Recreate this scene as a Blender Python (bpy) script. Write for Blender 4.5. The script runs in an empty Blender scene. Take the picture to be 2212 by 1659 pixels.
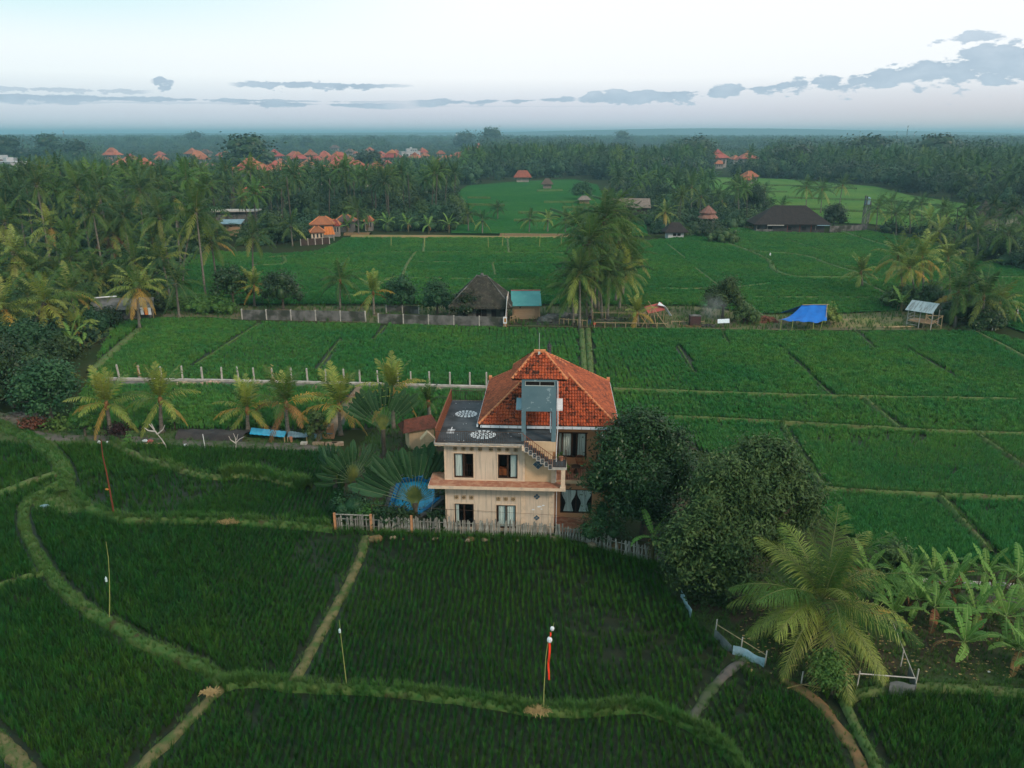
import bpy, bmesh, math, random
import numpy as np
from mathutils import Vector, Matrix, noise as mnoise
random.seed(7); rng = np.random.default_rng(7)
PI = math.pi
sc = bpy.context.scene
COL = sc.collection
# ------------------------------------------------------------------ camera
CAM_H = 26.0; FPX = 779.0; PITCH = math.radians(17.837)
cd = bpy.data.cameras.new('camera'); cam = bpy.data.objects.new('camera', cd); COL.objects.link(cam)
cam.location = (0, 0, CAM_H); cam.rotation_euler = (PI/2 - PITCH, 0, 0)
cd.sensor_width = 36; cd.lens = FPX/1024*36; cd.clip_start = 0.5; cd.clip_end = 60000
sc.camera = cam
sc.view_settings.view_transform = 'Standard'; sc.view_settings.look = 'None'
sc.view_settings.exposure = 0.08; sc.view_settings.gamma = 1.0
sc.view_settings.use_curve_mapping = False
sc.cycles.use_denoising = True
sc.cycles.max_bounces = 6; sc.cycles.diffuse_bounces = 2; sc.cycles.glossy_bounces = 2
sc.cycles.transmission_bounces = 3; sc.cycles.transparent_max_bounces = 8; sc.cycles.volume_bounces = 0
sc.cycles.use_adaptive_sampling = True; sc.cycles.adaptive_threshold = 0.02
SUN_AZ = math.radians(138); SUN_EL = math.radians(34)
# ------------------------------------------------------------------ node helper
class NT:
    def __init__(s, nt): s.nt = nt; s.n = nt.nodes; s.l = nt.links
    def add(s, t, **kw):
        nd = s.n.new(t)
        for k, v in kw.items():
            if k == 'inp':
                for kk, vv in v.items(): s.set(nd, kk, vv)
            else: setattr(nd, k, v)
        return nd
    def set(s, nd, k, v):
        sock = nd.inputs[k]
        if hasattr(v, 'is_linked') or isinstance(v, bpy.types.NodeSocket): s.l.new(v, sock)
        else: sock.default_value = v
    def math(s, op, a, b=0.0, c=0.0, clamp=False):
        nd = s.n.new('ShaderNodeMath'); nd.operation = op; nd.use_clamp = clamp
        for i, v in enumerate((a, b, c)): s.set(nd, i, v)
        return nd.outputs[0]
    def mix(s, f, a, b, blend='MIX'):
        nd = s.n.new('ShaderNodeMix'); nd.data_type = 'RGBA'; nd.blend_type = blend
        s.set(nd, 0, f)
        for k, v in ((6, a), (7, b)):
            if isinstance(v, (tuple, list)): v = tuple(v)[:3] + (1,)
            s.set(nd, k, v)
        return nd.outputs[2]
    def noise(s, vec, scale, detail=3, rough=0.55, out=0):
        nd = s.n.new('ShaderNodeTexNoise'); nd.inputs['Scale'].default_value = scale
        nd.inputs['Detail'].default_value = detail; nd.inputs['Roughness'].default_value = rough
        if vec is not None: s.l.new(vec, nd.inputs['Vector'])
        return nd.outputs[out]
    def ramp(s, fac, stops, interp='LINEAR'):
        nd = s.n.new('ShaderNodeValToRGB'); cr = nd.color_ramp; cr.interpolation = interp
        while len(cr.elements) < len(stops): cr.elements.new(0.5)
        for e, (p, c) in zip(cr.elements, stops):
            e.position = p
            e.color = (c, c, c, 1) if isinstance(c, (int, float)) else tuple(c)[:3] + (1,)
        s.set(nd, 0, fac); return nd.outputs[0]
    def maprange(s, v, a, b, c, d, smooth=False):
        nd = s.n.new('ShaderNodeMapRange'); nd.interpolation_type = 'SMOOTHSTEP' if smooth else 'LINEAR'
        for i, x in enumerate((v, a, b, c, d)): s.set(nd, i, x)
        return nd.outputs[0]
# ------------------------------------------------------------------ world
world = bpy.data.worlds.new('World'); sc.world = world; world.use_nodes = True
W = NT(world.node_tree); W.n.clear()
tc = W.add('ShaderNodeTexCoord'); sep = W.add('ShaderNodeSeparateXYZ', inp={0: tc.outputs['Generated']})
X, Y, Z = sep.outputs
az = W.math('ARCTAN2', X, Y); el = W.math('ARCSINE', Z)
sky = W.add('ShaderNodeTexSky', sky_type='NISHITA', sun_disc=False, sun_elevation=SUN_EL, sun_rotation=SUN_AZ,
            altitude=100, air_density=1.0, dust_density=2.5, ozone_density=1.0)
skyc = W.mix(1.0, sky.outputs[0], (0.09, 0.09, 0.09), 'MULTIPLY')
# thin bright veil of cloud: lavender by the horizon, near white higher up
veil = W.ramp(W.maprange(el, 0.0, 0.5, 0, 1), [(0.0, (0.80, 0.80, 0.90)), (0.045, (0.80, 0.80, 0.90)), (0.085, (0.88, 0.91, 0.98)),
                                               (0.125, (1.06, 1.08, 1.10)), (0.45, (1.10, 1.11, 1.12)), (1.0, (0.90, 0.95, 1.0))])
pink = W.math('MULTIPLY', W.maprange(az, 0.15, 0.55, 0, 1, True), W.maprange(el, 0.0, 0.07, 1, 0, True))
veil = W.mix(W.math('MULTIPLY', pink, 0.75), veil, (0.80, 0.72, 0.72))
cyan = W.math('MULTIPLY', W.maprange(az, 0.0, -0.58, 0, 1, True), W.maprange(el, 0.08, 0.165, 0.15, 1, True))
veil = W.mix(cyan, veil, (0.58, 0.92, 0.96))
base = W.mix(0.9, skyc, veil)
cmb = W.add('ShaderNodeCombineXYZ', inp={0: W.math('MULTIPLY', az, 38.0), 1: W.math('MULTIPLY', el, 90.0), 2: 3.7})
cmbL = W.add('ShaderNodeCombineXYZ', inp={0: W.math('MULTIPLY', az, 15.0), 1: W.math('MULTIPLY', el, 38.0), 2: 6.3})
n1 = W.math('ADD', W.math('MULTIPLY', W.noise(cmb.outputs[0], 1.0, 8, 0.6), 0.45), W.math('MULTIPLY', W.noise(cmbL.outputs[0], 1.0, 5, 0.55), 0.55))
cmb2 = W.add('ShaderNodeCombineXYZ', inp={0: W.math('MULTIPLY', az, 4.0), 1: W.math('MULTIPLY', el, 5.0), 2: 9.1})
n2 = W.noise(cmb2.outputs[0], 2.0, 2, 0.5)
azn = W.maprange(az, -1.0, 1.0, 0, 1)
def bank(ec_stops, th_stops, soft=2.4, noise=n1):
    ec = W.ramp(azn, ec_stops); th = W.ramp(azn, th_stops)
    d = W.math('SUBTRACT', el, ec); d = W.math('MAXIMUM', d, W.math('MULTIPLY', d, 1.7))
    shape = W.math('SUBTRACT', 1.0, W.math('DIVIDE', W.math('ABSOLUTE', d), W.math('MAXIMUM', th, 0.0005)))
    v = W.math('ADD', shape, W.math('MULTIPLY', W.math('SUBTRACT', noise, 0.52), soft * 2))
    return W.math('MULTIPLY', W.maprange(v, 0.20, 0.50, 0, 1, True), W.maprange(th, 0.002, 0.005, 0, 1))
def A(x): return (math.atan((x - 1106)/2.16/FPX) + 1)/2      # photo column of a cloud as azimuth 0..1
def Ev(y): return (288 - y)/2.16/FPX
cmb3 = W.add('ShaderNodeCombineXYZ', inp={0: W.math('MULTIPLY', az, 70.0), 1: W.math('MULTIPLY', el, 150.0), 2: 1.7})
n3 = W.noise(cmb3.outputs[0], 1.0, 6, 0.6)
b1 = bank([(0, Ev(225)), (A(930), Ev(228)), (A(1250), Ev(222)), (A(1600), Ev(205)), (A(1850), Ev(182)), (A(2000), Ev(168)), (1, Ev(160))],
          [(0, 0.012), (A(900), 0.003), (A(960), 0.009), (A(1140), 0.007), (A(1160), 0.002), (A(1170), 0.009), (A(1225), 0.006), (A(1240), 0.002), (A(1260), 0.010), (A(1560), 0.012), (A(1590), 0.004), (A(1620), 0.015), (A(1780), 0.020), (A(1900), 0.020), (A(1940), 0.036), (1, 0.040)], 3.0)
b2 = bank([(0, Ev(240)), (A(560), Ev(232)), (A(900), Ev(235)), (1, Ev(238))],
          [(0, 0.004), (A(540), 0.003), (A(600), 0.010), (A(660), 0.008), (A(700), 0.003), (A(780), 0.007), (A(900), 0.003), (1, 0.0)], 2.4)
b3 = bank([(0, Ev(198)), (1, Ev(196))], [(0, 0.0), (A(510), 0.0), (A(560), 0.005), (A(700), 0.008), (A(900), 0.003), (A(930), 0), (1, 0)], 1.5, n3)
b4 = bank([(0, Ev(196)), (1, Ev(196))], [(0, 0.0), (A(378), 0.0), (A(392), 0.012), (A(412), 0.012), (A(426), 0), (1, 0)], 1.7, n3)
b5 = bank([(0, Ev(112)), (1, Ev(112))], [(0, 0.012), (A(14), 0.011), (A(30), 0.0), (1, 0)], 1.6, n3)
b6 = bank([(0, Ev(214)), (A(300), Ev(214)), (1, Ev(214))], [(0, 0.004), (A(100), 0.004), (A(350), 0.004), (A(420), 0), (1, 0)], 1.8, n3)
m = W.math('MAXIMUM', b1, b2)
for b in (b3, b4, b5, b6): m = W.math('MAXIMUM', m, b)
cc = W.mix(W.maprange(n1, 0.4, 0.75, 0, 1), (0.34, 0.47, 0.60), (0.56, 0.67, 0.78))
m = W.math('MULTIPLY', m, W.maprange(el, 0.012, 0.03, 0.35, 1, True))
skyfinal = W.mix(W.math('MULTIPLY', m, 0.85), base, cc)
bg = W.add('ShaderNodeBackground', inp={'Color': skyfinal, 'Strength': 1.0})
wo = W.add('ShaderNodeOutputWorld', inp={0: bg.outputs[0]})
# ------------------------------------------------------------------ sun
sd = bpy.data.lights.new('sun', 'SUN'); sd.energy = 2.4; sd.angle = math.radians(11); sd.color = (1.0, 0.82, 0.64)
sun = bpy.data.objects.new('sun', sd); COL.objects.link(sun); sun.location = (60, 20, 80)
sdir = Vector((math.sin(SUN_AZ)*math.cos(SUN_EL), math.cos(SUN_AZ)*math.cos(SUN_EL), math.sin(SUN_EL)))
sun.rotation_euler = (-sdir).to_track_quat('-Z', 'Y').to_euler()
# ------------------------------------------------------------------ photo pixel (2212 wide) -> place on the ground
_c, _s = math.cos(PITCH), math.sin(PITCH); SX = 2212/1024
def ray(x, y):
    a = (x/SX - 512)/FPX; b = -(y/SX - 384)/FPX
    return Vector((a, _c + b*_s, -_s + b*_c))
def G(x, y, z=0.0):
    d = ray(x, y); t = (z - CAM_H)/d.z
    return Vector((d.x*t, d.y*t, z))
def AT(x, y, Yd):
    d = ray(x, y); t = Yd/d.y
    return Vector((d.x*t, Yd, CAM_H + d.z*t))
def proj(P):
    P = np.asarray(P, float); x, y, z = P[:, 0], P[:, 1], P[:, 2] - CAM_H
    dep = y*_c - z*_s; up = y*_s + z*_c
    return np.stack([(512 + FPX*x/dep)*SX, (384 - FPX*up/dep)*SX], 1)
def inpoly(pts, poly):
    x, y = pts[:, 0], pts[:, 1]; r = np.zeros(len(pts), bool); n = len(poly)
    for i in range(n):
        x1, y1 = poly[i][:2]; x2, y2 = poly[(i+1) % n][:2]
        if y1 == y2: continue
        c = ((y1 > y) != (y2 > y)) & (x < (x2-x1)*(y-y1)/(y2-y1) + x1)
        r ^= c
    return r
def distpoly(pts, line):
    d = np.full(len(pts), 1e9)
    for a, b in zip(line[:-1], line[1:]):
        a = np.array(a[:2]); b = np.array(b[:2]); ab = b - a; L = max((ab**2).sum(), 1e-9)
        t = np.clip(((pts - a) @ ab)/L, 0, 1)
        d = np.minimum(d, np.linalg.norm(pts - (a + t[:, None]*ab), axis=1))
    return d
# ------------------------------------------------------------------ materials
MATS = {}
def M(name, c1, c2=None, scale=4.0, rough=0.8, bump=0.0, detail=4, world_co=False, orand=0.0, spec=0.15, metal=0.0, trans=0.0,
      c3=None, scale3=0.3, lo=0.35, hi=0.65, bscale=None, stretch3=None, lo3=0.45, hi3=0.6, stretch=None, bdist=0.05, uv=False):
    if name in MATS: return MATS[name]
    m = bpy.data.materials.new(name); m.use_nodes = True; t = NT(m.node_tree); t.n.clear()
    if world_co: vec = t.add('ShaderNodeNewGeometry').outputs['Position']
    else: vec = t.add('ShaderNodeTexCoord').outputs['Object']
    if stretch:
        mp = t.add('ShaderNodeMapping'); t.l.new(vec, mp.inputs[0]); mp.inputs['Scale'].default_value = stretch; vec = mp.outputs[0]
    col = tuple(c1) + (1,)
    if c2 is not None: col = t.mix(t.maprange(t.noise(vec, scale, detail), lo, hi, 0, 1), c1, c2)
    vec3 = vec
    if stretch3:
        mp3 = t.add('ShaderNodeMapping'); t.l.new(vec, mp3.inputs[0]); mp3.inputs['Scale'].default_value = stretch3; vec3 = mp3.outputs[0]
    if c3 is not None: col = t.mix(t.maprange(t.noise(vec3, scale3, 4), lo3, hi3, 0, 1), col, c3)
    if orand:
        oi = t.add('ShaderNodeObjectInfo')
        hsv = t.add('ShaderNodeHueSaturation')
        t.set(hsv, 'Hue', t.maprange(oi.outputs['Random'], 0, 1, 0.5 - 0.035*orand, 0.5 + 0.02*orand))
        t.set(hsv, 'Value', t.maprange(t.math('FRACT', t.math('MULTIPLY', oi.outputs['Random'], 7.31)), 0, 1, 1 - 0.4*orand, 1 + 0.35*orand))
        t.set(hsv, 'Color', col); col = hsv.outputs[0]
    bs = t.add('ShaderNodeBsdfPrincipled')
    t.set(bs, 'Base Color', col); t.set(bs, 'Roughness', rough); t.set(bs, 'Specular IOR Level', spec); t.set(bs, 'Metallic', metal)
    if bump:
        bn = t.add('ShaderNodeBump', inp={'Strength': bump, 'Distance': bdist, 'Height': t.noise(vec, bscale or scale*2, 5)})
        t.l.new(bn.outputs[0], bs.inputs['Normal'])
    out = t.add('ShaderNodeOutputMaterial'); sh = bs.outputs[0]
    if trans:
        tr = t.add('ShaderNodeBsdfTranslucent'); t.set(tr, 0, col)
        mx = t.add('ShaderNodeMixShader', inp={0: trans, 1: sh, 2: tr.outputs[0]}); sh = mx.outputs[0]
    t.l.new(sh, out.inputs[0]); MATS[name] = m
    return m
def rice_mat(name, ca, cb, cc, rv=.2, scale_rows=False, spec=0.06, trans=0.2, bump=0, dark=None):
    """rice: slow patches across the paddies, finer mottling, tips paler than feet (height above the plant's foot)"""
    m = bpy.data.materials.new(name); m.use_nodes = True; t = NT(m.node_tree); t.n.clear()
    pos = t.add('ShaderNodeNewGeometry').outputs['Position']
    col = t.mix(t.maprange(t.noise(pos, 0.035, 3), 0.4, 0.6, 0, 1, True), ca, cb)
    col = t.mix(t.maprange(t.noise(pos, 0.22, 4), 0.45, 0.7, 0, 0.6), col, cc)
    if bump:
        mp = t.add('ShaderNodeMapping'); t.l.new(pos, mp.inputs[0]); mp.inputs['Scale'].default_value = (3.2, 1.3, 1)
        fine = t.noise(mp.outputs[0], 1.2, 6, 0.7)
        col = t.mix(t.maprange(fine, 0.38, 0.62, 0.75, 0), col, dark or tuple(0.35*x for x in ca))
    if not bump:
        hs = t.add('ShaderNodeHueSaturation'); rn = t.add('ShaderNodeObjectInfo').outputs['Random']; t.set(hs, 'Value', t.maprange(rn, 0, 1, 1-rv, 1+rv)); t.set(hs, 'Hue', t.maprange(t.math('FRACT', t.math('MULTIPLY', rn, 9.7)), 0, 1, .47, .51)); t.set(hs, 'Color', col); col = hs.outputs[0]
    bs = t.add('ShaderNodeBsdfPrincipled'); t.set(bs, 'Base Color', col); t.set(bs, 'Roughness', 0.6); t.set(bs, 'Specular IOR Level', spec)
    sh = bs.outputs[0]
    if bump:
        bn = t.add('ShaderNodeBump', inp={'Strength': 1.0, 'Distance': bump, 'Height': fine}); t.l.new(bn.outputs[0], bs.inputs['Normal'])
    if trans:
        tr = t.add('ShaderNodeBsdfTranslucent'); t.set(tr, 0, col)
        sh = t.add('ShaderNodeMixShader', inp={0: trans, 1: sh, 2: tr.outputs[0]}).outputs[0]
    out = t.add('ShaderNodeOutputMaterial'); t.l.new(sh, out.inputs[0]); MATS[name] = m
    return m
m_rice = rice_mat('rice blades', (0.042, 0.178, 0.046), (0.070, 0.210, 0.042), (0.030, 0.160, 0.056))
m_ricenear = rice_mat('shade darkened rice blades', (0.015, 0.076, 0.012), (0.030, 0.100, 0.014), (0.012, 0.070, 0.019), rv=.42)  # foreground vignette and shade painted into a darker blade colour
m_ricesheet = rice_mat('rice seen from afar', (0.034, 0.145, 0.044), (0.050, 0.170, 0.040), (0.028, 0.135, 0.052), bump=0.12, trans=0, spec=0.0)
m_ricefar = rice_mat('far valley rice', (0.030, 0.125, 0.032), (0.045, 0.145, 0.034), (0.022, 0.10, 0.034), bump=0.15, trans=0, spec=0.0)
m_riceyel = rice_mat('ripening rice', (0.085, 0.175, 0.034), (0.125, 0.200, 0.045), (0.050, 0.140, 0.035), bump=0.15, trans=0, spec=0.0, dark=(0.035, 0.10, 0.03))
m_mud = M('paddy mud', (0.020, 0.024, 0.012), (0.010, 0.018, 0.010), 1.5, 0.5, 0.4, world_co=True)
m_ground = M('undergrowth soil', (0.022, 0.042, 0.016), (0.040, 0.040, 0.020), 0.08, 0.95, 0.6, world_co=True, detail=8, bdist=0.4, spec=0.0)
m_bankgrass = M('bank grass', (0.030, 0.095, 0.020), (0.085, 0.125, 0.036), 2.2, 0.9, 0.9, world_co=True, detail=8, c3=(0.05, 0.045, 0.02), scale3=1.2, lo3=0.55, hi3=0.68)
m_bankpale = M('pale cut grass bank', (0.060, 0.12, 0.034), (0.115, 0.135, 0.050), 2.2, 0.9, 0.9, world_co=True, detail=8, c3=(0.09, 0.075, 0.04), scale3=1.0, lo3=0.55, hi3=0.68)
m_pathdry = M('dry trodden earth', (0.16, 0.135, 0.065), (0.085, 0.085, 0.036), 2.0, 0.95, 0.9, world_co=True, detail=8, c3=(0.05, 0.09, 0.025), scale3=1.1, lo3=0.5, hi3=0.62)
m_pathgrey = M('grey dirt', (0.15, 0.13, 0.12), (0.09, 0.08, 0.075), 0.9, 0.95, 0.6, world_co=True, detail=7, c3=(0.05, 0.075, 0.03), scale3=0.35)
m_pathorange = M('orange clay', (0.20, 0.11, 0.055), (0.10, 0.085, 0.04), 1.8, 0.95, 0.6, world_co=True, detail=7)
m_black = M('black volcanic sand', (0.030, 0.028, 0.030), (0.055, 0.050, 0.048), 1.2, 0.9, 0.7, world_co=True, detail=7)
m_soil = M('garden soil', (0.062, 0.042, 0.030), (0.035, 0.034, 0.020), 1.1, 0.95, 0.9, world_co=True, detail=8, c3=(0.03, 0.055, 0.02), scale3=0.3)
m_tuftg = M('bank grass blades', (0.038, 0.132, 0.023), (0.078, 0.150, 0.035), 0.5, 0.6, world_co=True, orand=0.5, trans=0.25)
m_leafp = M('palm leaflet', (0.048, 0.110, 0.022), (0.078, 0.145, 0.028), 0.6, 0.55, orand=0.7, spec=0.15, trans=0.25)
m_leafpd = M('dark palm leaflet', (0.024, 0.068, 0.022), (0.040, 0.088, 0.026), 0.6, 0.55, orand=0.7, spec=0.15, trans=0.2)
m_leafy = M('yellow green frond', (0.15, 0.23, 0.035), (0.25, 0.27, 0.045), 0.7, 0.5, orand=0.6, spec=0.4, trans=0.25)
m_leafgold = M('golden old frond', (0.42, 0.26, 0.045), (0.30, 0.22, 0.05), 0.8, 0.55, orand=0.5, trans=0.2)
m_leafdead = M('dead brown frond', (0.22, 0.11, 0.04), (0.14, 0.08, 0.035), 0.8, 0.8, orand=0.6)
m_rachis = M('frond rib', (0.17, 0.17, 0.06), (0.12, 0.13, 0.05), 2, 0.5)
m_trunk = M('palm trunk', (0.20, 0.18, 0.15), (0.11, 0.10, 0.08), 3.0, 0.9, 0.6, stretch=(1, 1, 3), orand=0.5)
m_coco = M('orange coconut', (0.45, 0.17, 0.03), (0.30, 0.16, 0.04), 3, 0.5)
m_bark = M('tree bark', (0.10, 0.085, 0.065), (0.05, 0.045, 0.035), 4, 0.9, 0.6)
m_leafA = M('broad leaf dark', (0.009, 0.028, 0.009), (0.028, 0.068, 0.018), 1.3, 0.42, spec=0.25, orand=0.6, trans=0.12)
m_leafB = M('broad leaf olive', (0.018, 0.048, 0.015), (0.082, 0.135, 0.042), 1.3, 0.5, spec=0.16, orand=0.6, trans=0.15)  # paler patches paint sunlit leaves into the olive colour
m_leafC = M('bright shrub leaf', (0.05, 0.14, 0.03), (0.09, 0.18, 0.04), 0.8, 0.5, orand=0.5, trans=0.2)
m_leafD = M('blue green leaf', (0.014, 0.055, 0.022), (0.040, 0.105, 0.038), 0.5, 0.5, spec=0.2, orand=0.4, trans=0.15)
m_leafF = M('forest leaf', (0.022, 0.058, 0.028), (0.036, 0.080, 0.032), 0.1, 0.6, spec=0.15, orand=1.0, trans=0.1)
m_ban = M('banana leaf', (0.070, 0.175, 0.030), (0.13, 0.24, 0.055), 1.2, 0.55, spec=0.12, orand=0.5, trans=0.3, stretch=(1, 6, 1))
m_banrib = M('banana midrib', (0.22, 0.30, 0.10), None, rough=0.5)
m_banstem = M('banana stem', (0.11, 0.12, 0.05), (0.07, 0.05, 0.03), 4, 0.7, stretch=(1, 1, 0.4))
m_trav = M('traveller palm blade', (0.014, 0.048, 0.020), (0.030, 0.078, 0.030), 1.0, 0.55, spec=0.12, orand=0.5, trans=0.15, stretch=(1, 8, 1))
m_petiole = M('pale green leaf stalk', (0.13, 0.18, 0.09), (0.08, 0.12, 0.07), 2, 0.5)
m_petiole2 = M('yellow green stalk base', (0.13, 0.15, 0.035), (0.07, 0.10, 0.03), 3, 0.55)
# building stuff
m_cream = M('cream plaster', (0.60, 0.48, 0.37), (0.50, 0.40, 0.31), 0.7, 0.85, 0.12, detail=7, c3=(0.31, 0.27, 0.23), scale3=1.5, lo3=0.5, hi3=0.74, stretch3=(4, 4, .3))
m_peach = M('peach plaster', (0.58, 0.42, 0.27), (0.48, 0.34, 0.21), 0.9, 0.85, 0.12, detail=7, c3=(0.42, 0.30, 0.20), scale3=1.3, lo3=0.52, hi3=0.8, stretch3=(4, 4, .3))
m_ochre = M('ochre plaster', (0.52, 0.26, 0.13), (0.44, 0.24, 0.13), 0.8, 0.85, 0.12)
m_trim = M('pale plaster trim', (0.62, 0.47, 0.34), (0.42, 0.34, 0.27), 3.0, 0.85, 0.15, detail=6, lo=0.45, hi=0.75)
m_terra = M('terracotta floor tile', (0.36, 0.15, 0.09), (0.28, 0.12, 0.08), 1.5, 0.7, 0.2, detail=6, c3=(0.42, 0.22, 0.14), scale3=3)
m_slabtop = M('worn grey terrace floor', (0.045, 0.055, 0.065), (0.07, 0.08, 0.09), 1.2, 0.7, 0.15, detail=8, c3=(0.03, 0.035, 0.04), scale3=0.8)
m_blueg = M('blue grey painted concrete', (0.085, 0.15, 0.18), (0.11, 0.18, 0.21), 0.8, 0.7, 0.15, detail=7, c3=(0.22, 0.30, 0.33), scale3=2.4, lo3=0.60, hi3=0.66)
m_blueg2 = M('pale blue concrete', (0.22, 0.33, 0.40), (0.28, 0.38, 0.44), 2.5, 0.7, 0.1)
m_white = M('white paint', (0.70, 0.72, 0.74), (0.55, 0.57, 0.60), 3, 0.6)
m_gutter = M('white gutter', (0.58, 0.64, 0.70), (0.46, 0.52, 0.58), 3, 0.5)
m_frame = M('dark brown timber', (0.055, 0.028, 0.018), (0.035, 0.02, 0.014), 5, 0.5)
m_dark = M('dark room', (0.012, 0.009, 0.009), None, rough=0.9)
m_bedhead = M('orange furniture', (0.28, 0.09, 0.03), (0.18, 0.06, 0.025), 3, 0.6)
m_curt = M('pale curtain', (0.56, 0.66, 0.62), (0.42, 0.50, 0.48), 6, 0.8, stretch=(3, 1, 0.2))
m_rail = M('rusty black iron', (0.045, 0.035, 0.032), (0.09, 0.05, 0.03), 8, 0.7)
m_railbrown = M('rust red iron', (0.22, 0.07, 0.035), (0.14, 0.06, 0.035), 6, 0.7)
m_vent = M('ochre vent block', (0.42, 0.31, 0.19), None, rough=0.85)
m_diam = M('blue slate diamond tile', (0.035, 0.075, 0.11), (0.06, 0.11, 0.15), 5, 0.4)
def tile_mat(name, o1, o2, dark, lo, hi):
    m = bpy.data.materials.new(name); m.use_nodes = True; t = NT(m.node_tree); t.n.clear()
    pos = t.add('ShaderNodeNewGeometry').outputs['Position']
    rnd = t.add('ShaderNodeAttribute', attribute_name='tint').outputs['Fac'] if False else t.noise(pos, 9.0, 0)
    wn = t.add('ShaderNodeTexWhiteNoise', noise_dimensions='3D')
    sn = t.add('ShaderNodeVectorMath', operation='SNAP'); t.l.new(pos, sn.inputs[0]); sn.inputs[1].default_value = (0.22, 0.25, 0.2)
    t.l.new(sn.outputs[0], wn.inputs[0])
    col = t.mix(wn.outputs[0], o1, o2)
    f = t.math('ADD', t.math('MULTIPLY', t.noise(pos, 0.9, 4, 0.6), 0.40), t.math('ADD', t.math('MULTIPLY', t.noise(pos, 9.0, 3, 0.7), 0.45), t.math('MULTIPLY', t.math('FRACT', t.math('MULTIPLY', wn.outputs[0], 5.7)), 0.15)))
    col = t.mix(t.maprange(f, lo, hi, 0, 1), col, dark)
    bs = t.add('ShaderNodeBsdfPrincipled', inp={'Base Color': col, 'Roughness': 0.8, 'Specular IOR Level': 0.2})
    out = t.add('ShaderNodeOutputMaterial'); t.l.new(bs.outputs[0], out.inputs[0]); MATS[name] = m; return m
m_tilemoss = tile_mat('mossy clay tile', (0.41, 0.085, 0.031), (0.24, 0.050, 0.023), (0.040, 0.018, 0.012), 0.495, 0.60)
m_tile = tile_mat('clay tile', (0.37, 0.098, 0.042), (0.26, 0.070, 0.034), (0.085, 0.032, 0.024), 0.455, 0.66)
m_ridge = M('clay ridge cap', (0.56, 0.21, 0.09), (0.40, 0.16, 0.075), 2.5, 0.8, 0.2, c3=(0.13, 0.07, 0.045), scale3=1.4, lo3=0.55, hi3=0.7)
m_roofO = M('far orange roof', (0.34, 0.105, 0.055), (0.22, 0.08, 0.05), 0.6, 0.8, 0.4, orand=0.7, bscale=3)
m_roofB = M('far brown roof', (0.12, 0.08, 0.065), (0.08, 0.06, 0.05), 0.6, 0.9, 0.4, orand=0.7, bscale=3)
m_wallF = M('far pale wall', (0.26, 0.24, 0.21), (0.17, 0.16, 0.15), 0.5, 0.9, orand=0.8)
m_whiteF = M('far white wall', (0.42, 0.43, 0.44), (0.30, 0.31, 0.33), 0.4, 0.8, orand=0.4)
m_glassF = M('far window', (0.03, 0.035, 0.04), None, rough=0.2)
m_thatch = M('dark mossy thatch', (0.055, 0.048, 0.040), (0.030, 0.030, 0.024), 1.2, 0.95, 1.0, detail=8, c3=(0.09, 0.085, 0.06), scale3=3.0, lo3=0.55, hi3=0.7, bscale=9, bdist=0.15, stretch=(1, 1, 1))
m_thatchp = M('pale thatch', (0.22, 0.18, 0.155), (0.16, 0.13, 0.115), 1.2, 0.95, 1.0, detail=8, bscale=7, bdist=0.15)
m_hallroof = M('near black thatch roof', (0.026, 0.021, 0.022), (0.040, 0.032, 0.030), 0.8, 0.95, 0.9, detail=8, bscale=5, bdist=0.15)
m_conc = M('grey weathered concrete', (0.16, 0.155, 0.15), (0.085, 0.085, 0.08), 1.0, 0.9, 0.3, detail=8, c3=(0.045, 0.05, 0.04), scale3=0.5)
m_concpale = M('pale concrete', (0.46, 0.43, 0.39), (0.30, 0.28, 0.26), 2.0, 0.85, 0.3, detail=6)
m_teal = M('teal sheet roof', (0.055, 0.24, 0.24), (0.075, 0.27, 0.27), 1.0, 0.5, 0.05, c3=(0.13, 0.30, 0.29), scale3=2.0, lo3=0.62, hi3=0.68)
m_board = M('pale bare timber', (0.42, 0.29, 0.18), (0.32, 0.21, 0.13), 3, 0.8, 0.2, stretch=(0.3, 1, 6))
m_bamboo = M('weathered bamboo', (0.40, 0.30, 0.17), (0.26, 0.20, 0.12), 4, 0.7)
m_bamboog = M('green yellow bamboo', (0.30, 0.32, 0.10), (0.20, 0.22, 0.08), 4, 0.6)
m_picket = M('grey split wood picket', (0.30, 0.29, 0.26), (0.14, 0.14, 0.115), 5, 0.9, 0.5, orand=0.8, stretch=(2, 2, 0.6))
m_orangewood = M('orange stained post', (0.48, 0.24, 0.12), (0.36, 0.18, 0.09), 4, 0.8)
m_tarp = M('bright blue tarpaulin', (0.012, 0.14, 0.50), (0.010, 0.10, 0.38), 0.9, 0.45, 0.25, detail=5, bdist=0.12)
m_sheetblue = M('sky blue sheet metal', (0.035, 0.38, 0.60), (0.03, 0.30, 0.50), 1.5, 0.45, 0.1)
m_greyblue = M('faded blue sheet', (0.20, 0.32, 0.38), (0.14, 0.22, 0.27), 1.5, 0.6)
m_zinc = M('weathered zinc sheet', (0.26, 0.33, 0.36), (0.15, 0.18, 0.19), 1.2, 0.5, 0.2, lo=0.5, hi=0.6, stretch=(5, 0.6, 1))
m_red = M('faded red sheet', (0.42, 0.09, 0.08), (0.34, 0.09, 0.08), 2, 0.6)
m_redribbon = M('red ribbon', (0.75, 0.05, 0.02), None, rough=0.6)
m_plastic = M('white plastic bag', (0.72, 0.75, 0.78), (0.5, 0.56, 0.62), 10, 0.4)
m_bottle = M('clear pale bottle', (0.35, 0.50, 0.52), (0.55, 0.65, 0.66), 12, 0.2)
m_water = M('blue pool water', (0.004, 0.25, 0.44), (0.006, 0.29, 0.50), 1.0, 0.3, 0.05, spec=0.12)
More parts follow.
